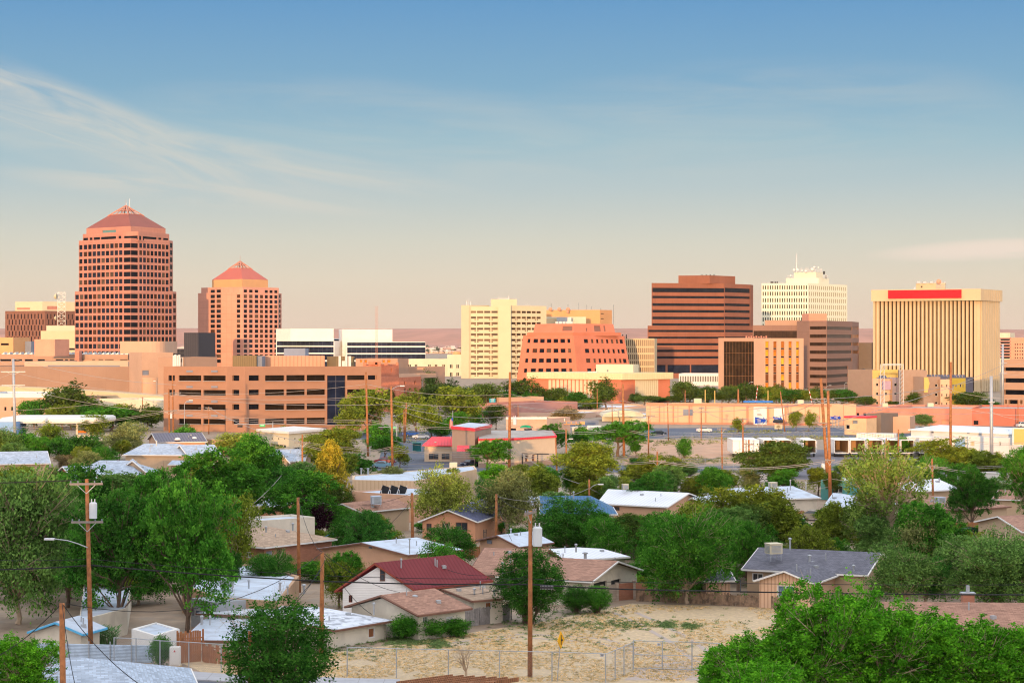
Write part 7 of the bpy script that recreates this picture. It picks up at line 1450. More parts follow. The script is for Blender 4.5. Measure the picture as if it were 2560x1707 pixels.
PT = '''
A|tall brown pole with two crossarms, a grey transformer and a streetlight, before the left elms|217|1197|228|1655|11|1209:1.02:.15;1304:.98:.1|1275:.36:1.0|1350:-2.1
B|thick bare orange-brown pole cut off short before the corrugated fence|155|1507|161|2100|16|||
C|tall foreground pole with an end-on crossarm and white transformer, before the dry lot|1326|1277|1325|1692|11.5|1281:.9:1.2|1340:.42:1.15|
E|weathered pole with drooping service wires beside the whitewashed shed|806|1380|803|1643|11|||
G|plain pole rising before the salmon brick house|745|1243|748|1480|8.5|||
I|short grey stub pole before the dense dark tree|625|1577|625|1800|11|||
J|dark pole standing among leaves left of the salmon brick house|601|1281|602|1455|6|||
K|grey pole with small boxes before the orange house|1030|1232|1032|1395|8|||
L|smooth pale bare pole right of the orange house|1241|1234|1240|1380|7|||
N|pole with a curved streetlight before the blue metal roof|1473|1198|1473|1295|5.5||1|1212:1.0
O|tall reddish pole of the pair, with grey transformer and two crossarms|2052|945|2072|1240|8|997:1.5:.05;1057:1.6:.05|1170:-.5:1.1|
Q|slightly shorter reddish pole of the pair, standing on the right of it|2070|977|2076|1265|8|1150:.6:.1||
R|very tall slim reddish pole before the white warehouse|2377|905|2376|1215|6.5|972:.35:0||
S|short reddish pole with a small crossarm beside the hipped roof with the cooler|2330|1146|2334|1296|5.5|1164:.6:.1||
T|tallest rusty red pole in the middle of town, before the restaurant|1275|930|1273|1170|7|1126:.45:.1|1052:.8:1.2|
U|reddish pole before the exhibition hall's corner|1557|960|1560|1142|6|||
X|red-brown pole with a flat side lamp rising above the cream board building|978|965|982|1222|6|||966:1.2
Y|red-brown pole before the coral end of the concrete office|915|930|920|1140|5.5|||
Z|pole with one crossarm before the golden juniper|756|1086|756|1215|5|1106:1.1:.1||
a|left pole of the twin poles before the concrete office|422|972|424|1110|4|1027:1.6:.05||
b|right, taller pole of the twin poles before the concrete office|431|938|434|1108|4|983:1.6:.05;1027:.7:.05|1040:-.35:.9|
c|leaning red-brown pole behind the restaurant parking|1016|1007|1012|1105|4|1013:.9:.1||
d|straight thin pole beside the leaning red-brown one|1010|1023|1010|1108|3|||
e|dark brown pole at the drive-through wing|1389|1094|1394|1230|4|||
f|grey-brown pole with a small lamp right of the drive-through|1415|1072|1416|1165|4|||1098:.5
g|dark pole with a broad crossarm before the white hipped roof|1643|1128|1645|1268|4.5|1152:1.0:.1||
h|brown pole with a crossarm before the first closed trailer|1857|1045|1858|1170|4|1048:.7:.1||
i|dark reddish pole before the gap of the gravel lot|1804|1068|1806|1195|3.5|1073:.7:.1||
k|short reddish pole with a crossarm right of the closed trailers|1872|1099|1873|1212|5|1110:.7:.1||
l|dark slim pole left of the long peach store|1622|1038|1621|1155|3.5|1040:1.0:.1||
m|thin brown pole at the left end of the long peach store|1669|1005|1671|1103|2.5|1008:.8:.1||
n|brown pole with a yellow sign bracket before the peach store|1753|1017|1753|1100|2.8|1019:.5:.1||
o|red-brown leaning pole before the white wall panels|1951|978|1962|1079|3|||
p|reddish pole before the peach store wall|1846|973|1847|1054|3.5|||
q|grey pole behind the trailers near the white container|2246|1073|2246|1150|4|||
r|stub pole with a small streetlight before the open trailers|2216|1095|2213|1160|3.5|||1096:-1.4
s|short brown pole before the white container|2323|1058|2323|1115|3.5|1078:.25:.1|1074:.3:.5|
t|brown pole standing before the white warehouse|2358|1076|2357|1120|3.5|||
u|thin brown pole before the dark red brick|2545|1000|2545|1068|2.5|||
v|slim brown pole before the painted brick warehouse|2133|1007|2134|1045|2.5|||
w|thin pole by the grey office on the left, under the overpass|232|1009|232|1060|3|1012:.4:.1||
x|brown stub post among the leaves right of the crossarm pole|172|1206|172|1262|5|||
y|small dark pole before the pale blue-windowed office|356|992|357|1040|2.5|994:.5:.1||
z|thin brown pole with a crossarm before the concrete office wall|522|1016|522|1085|2.5|1020:.7:.1||
1|brown pole behind the shop with the green awning|1177|1026|1177|1075|2.5|1022:.5:.1||
2|brown pole right of the shop with the green awning|1295|1012|1296|1085|2.5|||
3|thin red pole before the exhibition hall trees|1493|971|1493|1030|2.2|||
4|dark pole beside the curved parapet hall|1530|1010|1531|1060|2.5|1018:.9:.1||
5|brown pole at the foot of the dark skyline trees|1713|975|1713|1012|2|||
6|slender red-brown pole before the dark skyline trees|1845|972|1844|1015|2.4|||
'''
for ln in PT.strip().split('\n'):
    f = ln.split('|'); ar = [tuple(float(x) for x in a.split(':')) for a in f[7].split(';') if a]
    tr = tuple(float(x) for x in f[8].split(':')) if ':' in f[8] else None; lp = tuple(float(x) for x in f[9].split(':')) if len(f) > 9 and f[9] else None
    pole(f[0], f[1], *[float(x) for x in f[2:7]], arms=ar, tr=tr, lamp=lp)
pole('S1', 'smooth tapered steel pole right of the truck yard office', 2478, 940, 2479, 1170, 8.5, steel=True, arms=[(1005, .5, 0)])
pole('S2', 'tall silver steel pole in front of the parking garage', 2507, 860, 2506, 1020, 6.5, steel=True, arms=[(907, 1.3, .1), (933, 1.3, .1)])
pole('S3', 'tall silver steel pole with stub arms at the left edge', 33, 897, 38, 1115, 7, steel=True, arms=[(929, 2.3, .1), (963, 2.2, .1)])
def lampp(label, px, top, base, reach, red=False, Y=None):
    Y = Y or D(base); t = thing('street_lamp', label, 'street lamp', (gx(px, Y), Y, 0)); h_ = zz(top, Y); x = gx(px, Y); r = max(.06, .9 * Y / F / 2); mb = MB(); k = abs(reach); s_ = 1 if reach > 0 else -1
    mb.tube([(x, Y, 0), (x, Y, h_ - k * .8)] + [(x + s_ * k * (1 - math.cos(u)), Y, h_ - k * .8 + k * .8 * math.sin(u)) for u in (.5, 1.0, 1.4)], [r * 1.3, r, r, r * .8, r * .7], 6); mb.build('post', m_steel, t); mb = MB(); mb.box((x + s_ * k * 1.1, Y, h_ - .03), (.8 if Y > 250 else .6, .25, .12)); mb.build('lamp_head', m_porc, t)
for f in '''tall curved street lamp before the fuel station canopy|145|990|1062|1.4
short curved lamp at the fuel canopy's edge|121|1037|1070|1.4
curved lamp leaning over the olive willow-like tree|357|1044|1075|-1.9
curved white lamp before the concrete office's windows|461|1000|1085|1.3
slim lamp on the overpass ramp before the convention hall|238|916|985|-.9
lamp on the overpass ramp near its low end|290|932|986|-1.4
short lamp standing at the convention hall's curved stair|392|952|1000|-.7
tall arched white lamp beside the tree at the concrete office|902|1007|1078|1.5
white lamp arm before the black glass stair bay|843|1033|1082|1.3
small dark lamp before the cream shop|752|1083|1125|.7
second dark lamp before the cream shop, with twin heads|776|1083|1110|.7
small curved lamp by the leafy tree at the crossroads|925|1110|1140|1.1
lamp before the umbrella tree of the exhibition hall|1253|965|1018|-.9
arched lamp above the yellow hotel's foot trees|1310|968|1010|-1.2
arched lamp left of the low white finned block|1692|957|1005|-.8
tall arched lamp before the low white finned block|1780|960|1010|1.0
arched lamp under the black glass bay|1863|968|1008|1.0
arched lamp left of the gold windows|1871|955|1002|1.1
curved lamp before the taupe ribbon office|2065|963|1010|1.2
tall pair-side lamp right of the taupe ribbon office|2112|956|1010|.6
arched lamp before the taupe apartment wall|2281|970|1018|1.3
curved white lamp before the dark red brick wall|2518|1040|1064|1.0
arched lamp before the cream deco building|1056|948|1010|.9
low lamp at the pink gravel slope's fence|2100|1030|1062|.5'''.split('\n'):
    a = f.split('|'); lampp(a[0], *[float(x) for x in a[1:]])
for i, (a, c, b0, lb) in enumerate(((1894, 965, 1888, 'red and white striped crossing gate arm raised before the glass bay block'), (2022, 972, 2035, 'red and white striped crossing gate arm raised beside the paired poles'))):
    t = thing('crossing_gate', lb, 'barrier', (gx(b0, 520), 520, 0)); p, q = P3(b0, 1015, 520), P3(a, c, 520)
    if i: p, q = P3(2035, 1030, 500), P3(2022, 972, 500)
    for k in range(10): mb = MB(); mb.tube([p.lerp(q, k / 10), p.lerp(q, (k + 1) / 10)], .11, 4); mb.build('stripe', [m_white, m_red][k % 2], t)
    mb = MB(); mb.tube([(p.x, p.y, 0), p], .14, 6); mb.build('post', m_steel, t)
for i, (px, a, c, Y) in enumerate(((1763, 974, 1006, 520), (1787, 976, 1006, 522), (1920, 976, 1006, 524))):
    t = thing('marker_post', ['first', 'second', 'third'][i] + ' of the yellow posts behind the peach store roof, counted from the brick-red hall', 'post', (gx(px, Y), Y, 0)); mb = MB(); mb.tube([(gx(px, Y), Y, 0), P3(px, a, Y)], .13, 6); mb.build('post', m_yel, t); mb = MB(); mb.cyl((gx(px, Y), Y, 0), .25, .3, 8); mb.build('footing', m_bank, t)
# ------------------------------------------------------------------ wires
m_wire = M('black_cable', (.02, .02, .022), v=.1, s=5); m_wirep = M('aluminium_wire', (.36, .33, .31), v=.1, s=5)
def wire(label, pts, sag=.3, r=.02, mat=None, name='power_line', group='wires strung between the poles'):
    mb = MB(); out = []
    for p, q in zip(pts, pts[1:]):
        p, q = Vector(p), Vector(q); n = 12
        for i in range(n + (q == Vector(pts[-1]))): u = i / n; w = p.lerp(q, u); w.z -= sag * 4 * u * (1 - u); out.append(w)
    mb.tube(out, r, 4, cap=False); o = mb.build(name, mat or m_wire, None, loc=out[0]); return tag(o, label, 'cable', group)
def W3(px, py, base): return P3(px, py, D(base))
# thick cable bundle across the foreground
wire('thick black cable bundle crossing before the white clapboard house', [W3(-80, 1424, 1650), W3(226, 1412, 1655), W3(805, 1452, 1643), W3(1325, 1460, 1692), W3(1750, 1476, 1640), W3(2700, 1486, 1640)], .08, .05)
wire('thin black cable above the thick bundle in the foreground', [W3(-80, 1398, 1650), W3(226, 1397, 1655), W3(805, 1438, 1643), W3(1325, 1446, 1692), W3(1750, 1456, 1640), W3(2700, 1460, 1640)], .08, .022)
t = thing('splice_case', 'black splice case hanging on the cable beside the transformer pole', 'cable box', W3(1367, 1467, 1692)); mb = MB(); q = W3(1367, 1467, 1690); mb.tube([q + Vector((-.4, 0, .01)), q + Vector((-.34, 0, 0)), q + Vector((.34, 0, -.02)), q + Vector((.4, 0, -.02))], [.06, .12, .12, .06], 10); mb.build('case', m_dark, t); mb = MB(); [mb.box(q + Vector((-.36 + .09 * k, -.1, .09 * s_)), (.03, .03, .03)) for k in range(9) for s_ in (-1, 1)]; mb.build('clip', m_porc, t)
A_ = POLE['A'][1]; B_ = POLE['B'][0]; C1 = POLE['C'][1]; E0 = POLE['E'][0]; I0 = POLE['I'][0]
for i, (lb, p, q, sg) in enumerate((
    ('slack black wire from the cut-off orange pole down to the lower edge', B_, P3(190, 1720, 70), .3), ('black wire from the cut-off orange pole towards the bottom street', B_, P3(420, 1750, 75), .5),
    ('black drop wire from the cut-off orange pole to the elm side', B_, P3(-60, 1660, 100), .4), ('wire from the cut-off orange pole to the weathered pole', B_, E0, 1.6),
    ('pale twisted wire rising from the short grey stub pole', I0, W3(806, 1420, 1643), .5), ('pale wire from the short grey stub pole to the left edge', I0, W3(805, 1400, 1643) + Vector((.2, 0, 0)), .9),
    ('service wire from the weathered pole to the whitewashed roof', E0, pz(930, 1535, 2.2), .5), ('service wire from the weathered pole to the brown garage', E0, pz(1000, 1480, 2.3), .4), ('service wire from the transformer pole to the maroon roof', POLE['C'][0] - Vector((0, 0, 3.2)), pz(1110, 1420, 3.2), .6),
    ('service wire from the transformer pole to the garage roof', POLE['C'][0] - Vector((0, 0, 4)), pz(1090, 1480, 2.4), .5), ('black wire from the transformer pole to the white house gable', POLE['C'][0] - Vector((0, 0, 3.8)), pz(985, 1440, 3.2), .7),
    ('wire from the smooth pale pole to the transformer pole crossarm', POLE['L'][0], C1[0], .3), ('wire from the plain pole to the grey pole before the orange house', POLE['G'][0], POLE['K'][0], .9), ('wire from the grey pole to the peach gable roof', POLE['K'][0] - Vector((0, 0, .6)), pz(900, 1362, 2.6), .5),
    ('wire from the plain pole to the weathered pole', POLE['G'][0], E0, .8), ('wire from the dark leafy pole to the plain pole', POLE['J'][0], POLE['G'][0], .7), ('loose wire over the small peach gabled house', POLE['L'][0] - Vector((0, 0, .5)), pz(1280, 1352, 2.6), .3))):
    wire(lb, [p, q], sg, .018)
for k, (dy, z0) in enumerate(((0, 0), (1, 0), (2, 0), (3, 0))):
    p = A_[k]; wire(['first', 'second', 'third', 'fourth'][k] + ' wire from the elm pole\'s crossarms towards the left edge', [p, Vector((p.x - 40, p.y + 4, p.z + .4))], .6, .016)
# long spans of the middle distance: (rows of points px,py,base)
SP = [[(660, 1103, 1215), (756, 1104, 1215), (1275, 1122, 1175), (1560, 1140, 1175), (2066, 1148, 1240), (2640, 1152, 1240)],
      [(-60, 1070, 1115), (432, 1024, 1108), (920, 1048, 1140), (1275, 1060, 1170), (1557, 1072, 1142), (1858, 1082, 1170), (2060, 1056, 1240), (2377, 1090, 1215), (2640, 1094, 1215)],
      [(-60, 1028, 1115), (432, 980, 1108), (915, 960, 1140), (1275, 985, 1170), (1557, 1002, 1142), (1846, 1012, 1170), (2057, 994, 1240), (2377, 1010, 1215), (2640, 1030, 1215)],
      [(432, 984, 1108), (915, 990, 1140), (1275, 1012, 1170), (1557, 1024, 1142), (2062, 1002, 1240), (2478, 1030, 1170), (2640, 1040, 1170)],
      [(-60, 940, 1115), (33, 930, 1115), (425, 985, 1108), (978, 1010, 1222), (1275, 1040, 1170)],
      [(33, 964, 1115), (425, 1030, 1108), (978, 1060, 1222)], [(0, 900, 1115), (33, 897, 1115), (440, 962, 1108)],
      [(756, 1109, 1215), (978, 1116, 1222), (1275, 1128, 1170), (1645, 1152, 1268), (2075, 1150, 1265), (2334, 1164, 1296), (2640, 1158, 1296)],
      [(978, 1180, 1222), (1393, 1190, 1230), (1645, 1196, 1268), (1873, 1190, 1212), (2075, 1196, 1265), (2640, 1215, 1265)],
      [(1645, 1154, 1268), (1873, 1112, 1212), (2070, 1060, 1265)], [(2057, 998, 1240), (2507, 935, 1050), (2640, 915, 1050)], [(2062, 1062, 1240), (2507, 912, 1050), (2640, 880, 1050)],
      [(1530, 1020, 1075), (1622, 1040, 1155), (1753, 1020, 1100), (1857, 1047, 1170), (2052, 1000, 1240)], [(1012, 1012, 1105), (1177, 1022, 1075), (1295, 1014, 1085), (1530, 1018, 1075), (1671, 1010, 1103)],
      [(915, 1032, 1140), (1012, 1030, 1105), (1275, 1075, 1170)], [(978, 1100, 1222), (1275, 1110, 1170), (1473, 1215, 1295)], [(1240, 1240, 1380), (1473, 1220, 1295), (1645, 1240, 1268), (2076, 1215, 1265)],
      [(-60, 1190, 1270), (172, 1208, 1262), (601, 1283, 1455)], [(601, 1283, 1455), (756, 1110, 1215)], [(357, 996, 1040), (522, 1018, 1085), (756, 1104, 1215)], [(2376, 975, 1215), (2640, 985, 1215)]]
for i, sp in enumerate(SP):
    for k in range(2 if i in (0, 1, 7) else 1):
        pts = [W3(a, c + k * 4, d) for a, c, d in sp]; wire('thin pale power line slung from pole to pole across the middle of town', pts, .9, .00011 * sum(q.y for q in pts) / len(pts), m_wirep)
# ------------------------------------------------------------------ fences
def chain(label, posts, h, Y0=None, gate=False, name='chain_link_fence'):
    P_ = [pz(*p) for p in posts]; t = thing(name, label, 'fence', P_[0]); up = Vector((0, 0, h))
    for p in P_: mb = MB(); mb.cyl(p, .035, h + .03, 8); mb.build('post', m_steel, t)
    mb = MB(); [mb.tube([a + up, c + up], .025, 5) for a, c in zip(P_, P_[1:])]
    if gate: [mb.tube([a + up * k, c + up * k], .022, 5) for a, c in zip(P_, P_[1:]) for k in (.05, .52)]
    mb.build('rail', m_steel, t); mb = MB()
    for a, c in zip(P_, P_[1:]):
        L_ = (c - a).length; d = (c - a) / L_; n = int(L_ / .16)
        for k in range(-int(h / .16), n):
            for s_ in (0, 1):
                u0, u1 = k * .16, k * .16 + h; z0, z1 = (0, h) if s_ == 0 else (h, 0)
                if u0 < 0: z0 += (h if s_ == 0 else -h) * (-u0 / h); u0 = 0
                if u1 > L_: f_ = (L_ - u0) / (u1 - u0); z1 = z0 + (z1 - z0) * f_; u1 = L_
                if u1 > u0: mb.tube([a + d * u0 + Vector((0, 0, z0)), a + d * u1 + Vector((0, 0, z1))], .0035, 3, cap=False)
    mb.build('wire_mesh', m_steel, t); return t
chain('long galvanised chain-link fence along the sidewalk before the dry lot', [(868, 1690), (991, 1694), (1121, 1697), (1249, 1700), (1380, 1703), (1514, 1708)], 1.75)
chain('short angled run of chain-link fence leading to the double gate', [(1514, 1709), (1538, 1698), (1560, 1688), (1583, 1676)], 1.75)
chain('double chain-link gate closing the dry lot beside the bright green trees', [(1584, 1672), (1656, 1674), (1730, 1676), (1800, 1680)], 1.75, gate=True, name='chain_link_gate')
chain('chain-link fence before the cedar gate and brown boards', [(285, 1662), (340, 1664), (400, 1670), (472, 1674), (553, 1680), (620, 1686)], 1.7)
chain('chain-link fence on the far side of the pink gravel lot', [(1660, 1096), (1730, 1097), (1830, 1098), (1960, 1096), (2010, 1096), (2110, 1096)], 1.3)
chain('low chain-link fence beside the side street and gravel lot', [(1706, 1172), (1763, 1172), (1798, 1172), (1833, 1172), (1860, 1172)], 1.6)
chain('chain-link yard fence behind the big dark tree, by the satellite dish', [(1478, 1352), (1535, 1354), (1600, 1356)], 1.2)
for lb, px, py, a in (('small white notice on the long chain-link fence near its corner', 1505, 1637, 1706), ('small white notice on the double gate', 1647, 1610, 1672)):
    q = P3(px, py, D(a) - .1); t = thing('fence_notice', lb, 'notice', q); mb = MB(); mb.box(q, (.22, .02, .17)); mb.build('plate', m_porc, t); mb = MB(); mb.box(q + Vector((0, -.02, .03)), (.15, .01, .02)); mb.box(q + Vector((0, -.02, -.02)), (.12, .01, .02)); mb.build('print', m_dark, t)
boards('picket_fence', 'weathered silver-grey board fence below the cream outbuilding', [(1153, 1568), (1200, 1562), (1240, 1556), (1278, 1550)], 1.25, m_wg, tilt=.02)
boards('stockade_fence', 'dark old stockade fence running behind the dry lot to the peach board house', [(1592, 1502), (1660, 1504), (1740, 1508), (1820, 1513), (1900, 1518), (1960, 1522)], .95, m_stk, w=.12, jag=.2, tilt=.03)
boards('cedar_gate', 'brown cedar board gate beside the white box shed', [(443, 1657), (475, 1655), (507, 1652)], 2.0, m_ced)
boards('cedar_fence', 'broken brown rail fence behind the chain link', [(510, 1655), (560, 1660), (620, 1665)], 1.25, m_ced, jag=.5, tilt=.05)
t = thing('corrugated_fence', 'pale corrugated metal fence in front of the reeds', 'fence', pz(270, 1657)); mb = MB(); a, c = pz(-40, 1652), pz(383, 1661); d = (c - a).normalized(); n_ = Vector((d.y, -d.x, 0)); vs = []
for k in range(25): z = .12 + k * .045; o_ = n_ * (.03 * (k % 2)); vs += [a + o_ + Vector((0, 0, z)), c + o_ + Vector((0, 0, z))]
mb.add(vs, [(2 * k, 2 * k + 1, 2 * k + 3, 2 * k + 2) for k in range(24)]); mb.build('sheet', M('corrugated_zinc', (.45, .55, .66), v=.15, s=1.5, rough=.6, stain=.3, c2=(.30, .36, .44)), t)
for k in range(9): p = a.lerp(c, k / 8) + n_ * .08; mb = MB(); mb.cyl(p, .035, 1.4, 6); mb.build('post', m_steel, t)
t = thing('block_wall', 'concrete block garden wall beside the cream carport house', 'wall', pz(1545, 1500)); mb = MB(); p = [pz(1504, 1508), pz(1542, 1501), pz(1585, 1496), pz(1640, 1500)]
for (a, c), m_ in zip(zip(p, p[1:]), (m_blk, m_sal, m_sal)): d = (c - a); mb = MB(); mb.box(((a.x + c.x) / 2, (a.y + c.y) / 2, .65), (d.length, .16, 1.3), rz=math.atan2(d.y, d.x)); mb.build('panel', m_, t)
for a in p: mb = MB(); mb.box((a.x, a.y - .02, .72), (.3, .3, 1.44)); mb.build('pier', m_blk, t)
# ------------------------------------------------------------------ signs, flag, dish
t = thing('warning_sign', 'yellow diamond side-road warning sign on a thin leaning post', 'road sign', pz(1395, 1702)); Y = D(1702); q = P3(1402, 1599, Y); bsp = pz(1393, 1702); mb = MB(); mb.tube([bsp, P3(1399, 1625, Y), P3(1402, 1585, Y) + Vector((0, .03, 0))], .028, 6); mb.build('post', m_steel, t)
mb = MB(); R = Matrix.Rotation(1.17, 3, 'Z'); dm = [Vector((.52, 0, 0)), Vector((0, 0, .52)), Vector((-.52, 0, 0)), Vector((0, 0, -.52))]; vs = [q + R @ v for v in dm]; n_ = R @ Vector((0, -.02, 0)); mb.add([v + n_ for v in vs] + [v - n_ for v in vs], [(3, 2, 1, 0)[::-1], (4, 5, 6, 7)[::-1]] + [(i, (i + 1) % 4, (i + 1) % 4 + 4, i + 4) for i in range(4)]); bd = mb.build('plate', M('sign_yellow', (.85, .42, .0), rough=.5, v=.04), t)
mb = MB(); f_ = R @ Vector((0, -.03, 0)); f2 = R @ Vector((0, .03, 0))
for ff in (f_, f2): mb.box(q + ff, (.08, .012, .58), R=R); mb.box(q + ff * 1.1 + R @ Vector((.13, 0, -.02)), (.2, .012, .09), R=R)
l = mb.build('symbol', m_dark, t); l.parent = bd
t = thing('flagpole', 'flagpole with a limp striped flag behind the restaurant tower', 'flag', (gx(1132, 335), 335, 0)); mb = MB(); mb.tube([(gx(1132, 335), 335, 0), P3(1132, 1026, 335)], .05, 6); mb.build('pole', m_steel, t); fl = []
for k in range(7):
    mb = MB(); x = gx(1132, 335) - .02 - k * .07; mb.add([(x, 334.95 - .05 * (k % 2), zz(1046, 335)), (x - .09, 334.9 + .05 * (k % 2), zz(1047 + k * 1.0, 335)), (x - .14, 334.9, zz(1067 + k, 335)), (x - .05, 334.95, zz(1069 - k % 3, 335))], [(0, 1, 2, 3)]); fl.append(mb.build('flag_stripe', [m_red, m_white][k % 2], t))
mb = MB(); x = gx(1132, 335); mb.box((x - .1, 334.8, zz(1048, 335)), (.22, .03, .55)); mb.build('canton', m_bluep, t)
t = thing('satellite_dish', 'dark satellite dish on a frame by the yard fence', 'dish', pz(1555, 1362)); q = pz(1555, 1362) ; mb = MB(); mb.cyl(q, .03, 1.2, 6); mb.build('post', m_steel, t); mb = MB(); mb.lathe([(0, .06), (.2, .03), (.34, -.05), (.33, -.07), (0, .03)], q + Vector((0, 0, 1.35)), 14, axis='Y'); mb.build('reflector', m_dark, t)
for i, (px, a, Y, w, hh, m_, lb) in enumerate(((877, 1031, 375, 2.2, .62, 'sign_green_bright', 'green street name sign hung over the avenue near the tall arched lamp'), (656, 1063, 400, 1.1, .55, 'sign_green_bright', 'green street name sign on the mast arm before the concrete office'), (984, 1069, 352, 1.25, .34, 'sign_green_bright', 'green street sign on the mast arm behind the red-brown pole'))):
    if i == 0: px, a = 1149, 990; continue
    t = thing('street_name_sign', lb, 'sign', (gx(px, Y), Y, 0)); mt = bpy.data.materials.get(m_) or M(m_, (.02, .52, .18), v=.03); mb = MB(); mb.box(P3(px, a, Y), (w, .06, hh)); bd = mb.build('plate', mt, t); mb = MB(); mb.box(P3(px, a, Y) + Vector((0, -.05, 0)), (w * .7, .02, hh * .25)); l = mb.build('lettering', m_white, t); l.parent = bd
    mb = MB(); e = P3(px + (26 if i == 1 else 8), a - 3, Y); mb.tube([(e.x, Y, 0), e + Vector((0, 0, .4))], .1, 6); mb.tube([e, P3(px - 70 if i == 1 else px - 38, a - 1 - 2 * (i == 1), Y)], .06, 5); mb.build('mast_arm', m_steel, t); mb = MB(); mb.box(P3(px - (56 if i == 1 else 30), a + 2, Y), (1.0 if i == 1 else .5, .3, .45)); mb.build('traffic_light', m_dark, t)
t = thing('bus_shelter', 'small blue-green glass shelter by the parking lot', 'shelter', pz(1042, 1130)); q = pz(1042, 1130); gsh = GLASS('shelter_glass', (.05, .28, .30), rough=.2)
for dx, dy, sx, sy in ((0, 1, 1.5, .05), (-.75, .5, .05, 1), (.75, .5, .05, 1)): mb = MB(); mb.box(q + Vector((dx, dy, .85)), (sx, sy, 1.5)); mb.build('panel', gsh, t)
mb = MB(); mb.box(q + Vector((0, .5, 1.7)), (1.8, 1.3, .1)); mb.build('roof', m_teal, t)
# ------------------------------------------------------------------ vehicles
g_car = GLASS('car_glass', (.02, .03, .04), rough=.06, spec=.8); m_tyre = M('tyre_rubber', (.02, .02, .02)); m_rim = M('wheel_rim', (.5, .5, .52), metal=.6, rough=.35)
def car(label, px, base, col, rz, s=.78, van=False, name='parked_car', kind='car'):
    q = pz(px, base); t = thing(name, label, kind, q); R = Matrix.Rotation(rz, 3, 'Z'); paint = M('car_paint', col, rough=.25, v=.02, spec=.6)
    tr = lambda x, y, z: q + R @ Vector((x * s, y * s, z * s))
    prof = [(-2.2, .35), (-2.25, .75), (-2.05, .95), (-1.2, 1.02), (-.6, 1.42), (.7, 1.45), (1.45, 1.02), (2.1, .9), (2.25, .6), (2.2, .35)] if not van else [(-2.2, .35), (-2.25, .9), (-1.75, 1.05), (-1.2, 1.75), (1.9, 1.8), (2.2, 1.1), (2.25, .35)]
    def loft(pr, w0, w1, zc):
        mb = MB(); n = len(pr); W = lambda z: w0 if z <= zc else w0 + (w1 - w0) * min((z - zc) / .5, 1)
        vs = [tr(x, -W(z), z) for x, z in pr] + [tr(x, W(z), z) for x, z in pr]
        mb.add(vs, [tuple(range(n))[::-1], tuple(range(n, 2 * n))] + [(i, (i + 1) % n, (i + 1) % n + n, i + n) for i in range(n)]); return mb
    loft(prof, .88, .68, 1.0).build('body', paint, t)
    gp = [(-1.08, 1.06), (-.58, 1.37), (.66, 1.4), (1.3, 1.06)] if not van else [(-1.6, 1.12), (-1.15, 1.66), (1.8, 1.7), (1.95, 1.12)]
    loft(gp, .90, .72, 1.06).build('side_window', g_car, t)
    i0 = 3 if not van else 2; j0 = 5 if not van else 4
    for (a, c, nm) in ((prof[i0], prof[i0 + 1], 'windscreen'), (prof[j0], prof[j0 + 1], 'rear_window')):
        n_ = Vector((-(c[1] - a[1]), 0, c[0] - a[0])).normalized() * .02; mb = MB(); L = lambda u: (a[0] + (c[0] - a[0]) * u + n_.x, a[1] + (c[1] - a[1]) * u + n_.z); x0, z0 = L(.12); x1, z1 = L(.9); mb.poly([tr(x0, -.72, z0), tr(x1, -.62, z1), tr(x1, .62, z1), tr(x0, .72, z0)]); mb.build(nm, g_car, t)
    for x in (-1.4, 1.4):
        for y in (-.82, .82):
            mb = MB(); pr = [(0, -.11), (.3, -.11), (.33, -.07), (.33, .07), (.3, .11), (0, .11)]; mb.lathe(pr, (0, 0, 0), 14, axis='Y'); mb.v = [tuple(tr(v[0] + x, v[1] + y, v[2] + .33)) for v in mb.v]; w_ = mb.build('wheel', m_tyre, t)
            mb = MB(); mb.lathe([(0, .13), (.19, .12), (.19, -.12), (0, -.13)], (0, 0, 0), 10, axis='Y'); mb.v = [tuple(tr(v[0] + x, v[1] + y, v[2] + .33)) for v in mb.v]; r_ = mb.build('rim', m_rim, t); r_.parent = w_
    for y in (-.6, .6):
        mb = MB(); mb.v = []; mb.box((0, 0, 0), (.06, .32, .14)); mb.v = [tuple(tr(v[0] - 2.24, v[1] + y, v[2] + .72)) for v in mb.v]; mb.build('headlight', m_porc, t)
        mb = MB(); mb.box((0, 0, 0), (.06, .3, .14)); mb.v = [tuple(tr(v[0] + 2.24, v[1] + y, v[2] + .75)) for v in mb.v]; mb.build('tail_light', m_red, t)
for a in (('light blue car parked behind the gabled roof by the red-brown pole', 955, 1170, (.16, .32, .42), 2.9), ('dark red car half hidden behind the light blue car', 963, 1160, (.22, .02, .04), 3.0), ('blue car in the restaurant parking lot beside the leaning pole', 1027, 1090, (.03, .10, .38), .5), ('white low car beside the leaning pole', 1052, 1097, (.6, .6, .6), .1),
          ('silver car behind the restaurant roof', 1238, 1090, (.5, .5, .52), .1), ('dark blue car before the silver one behind the restaurant roof', 1240, 1096, (.03, .07, .28), .1), ('dark car with pale headlights under the green awning', 1335, 1093, (.04, .05, .10), .6), ('white car right of the dark one at the green awning', 1350, 1086, (.6, .6, .62), .4),
          ('dark green-black car driving on the avenue past the slim pole', 1645, 1088, (.02, .03, .035), .12), ('dark navy car parked by the dark block and kiosk', 2210, 1082, (.02, .025, .06), .1), ('small blue car by the palm', 2162, 1082, (.06, .16, .42), 1.3), ('dark car at the red-roofed restaurant tower foot', 1177, 1166, (.02, .03, .06), .8), ('blue car behind the small peach shop', 1186, 1076, (.03, .09, .35), .2)): car(*a)
car('white van parked before the closed trailers by the hydrant', 2560, 1068, (.6, .6, .6), .2, van=True, name='parked_van', kind='van')
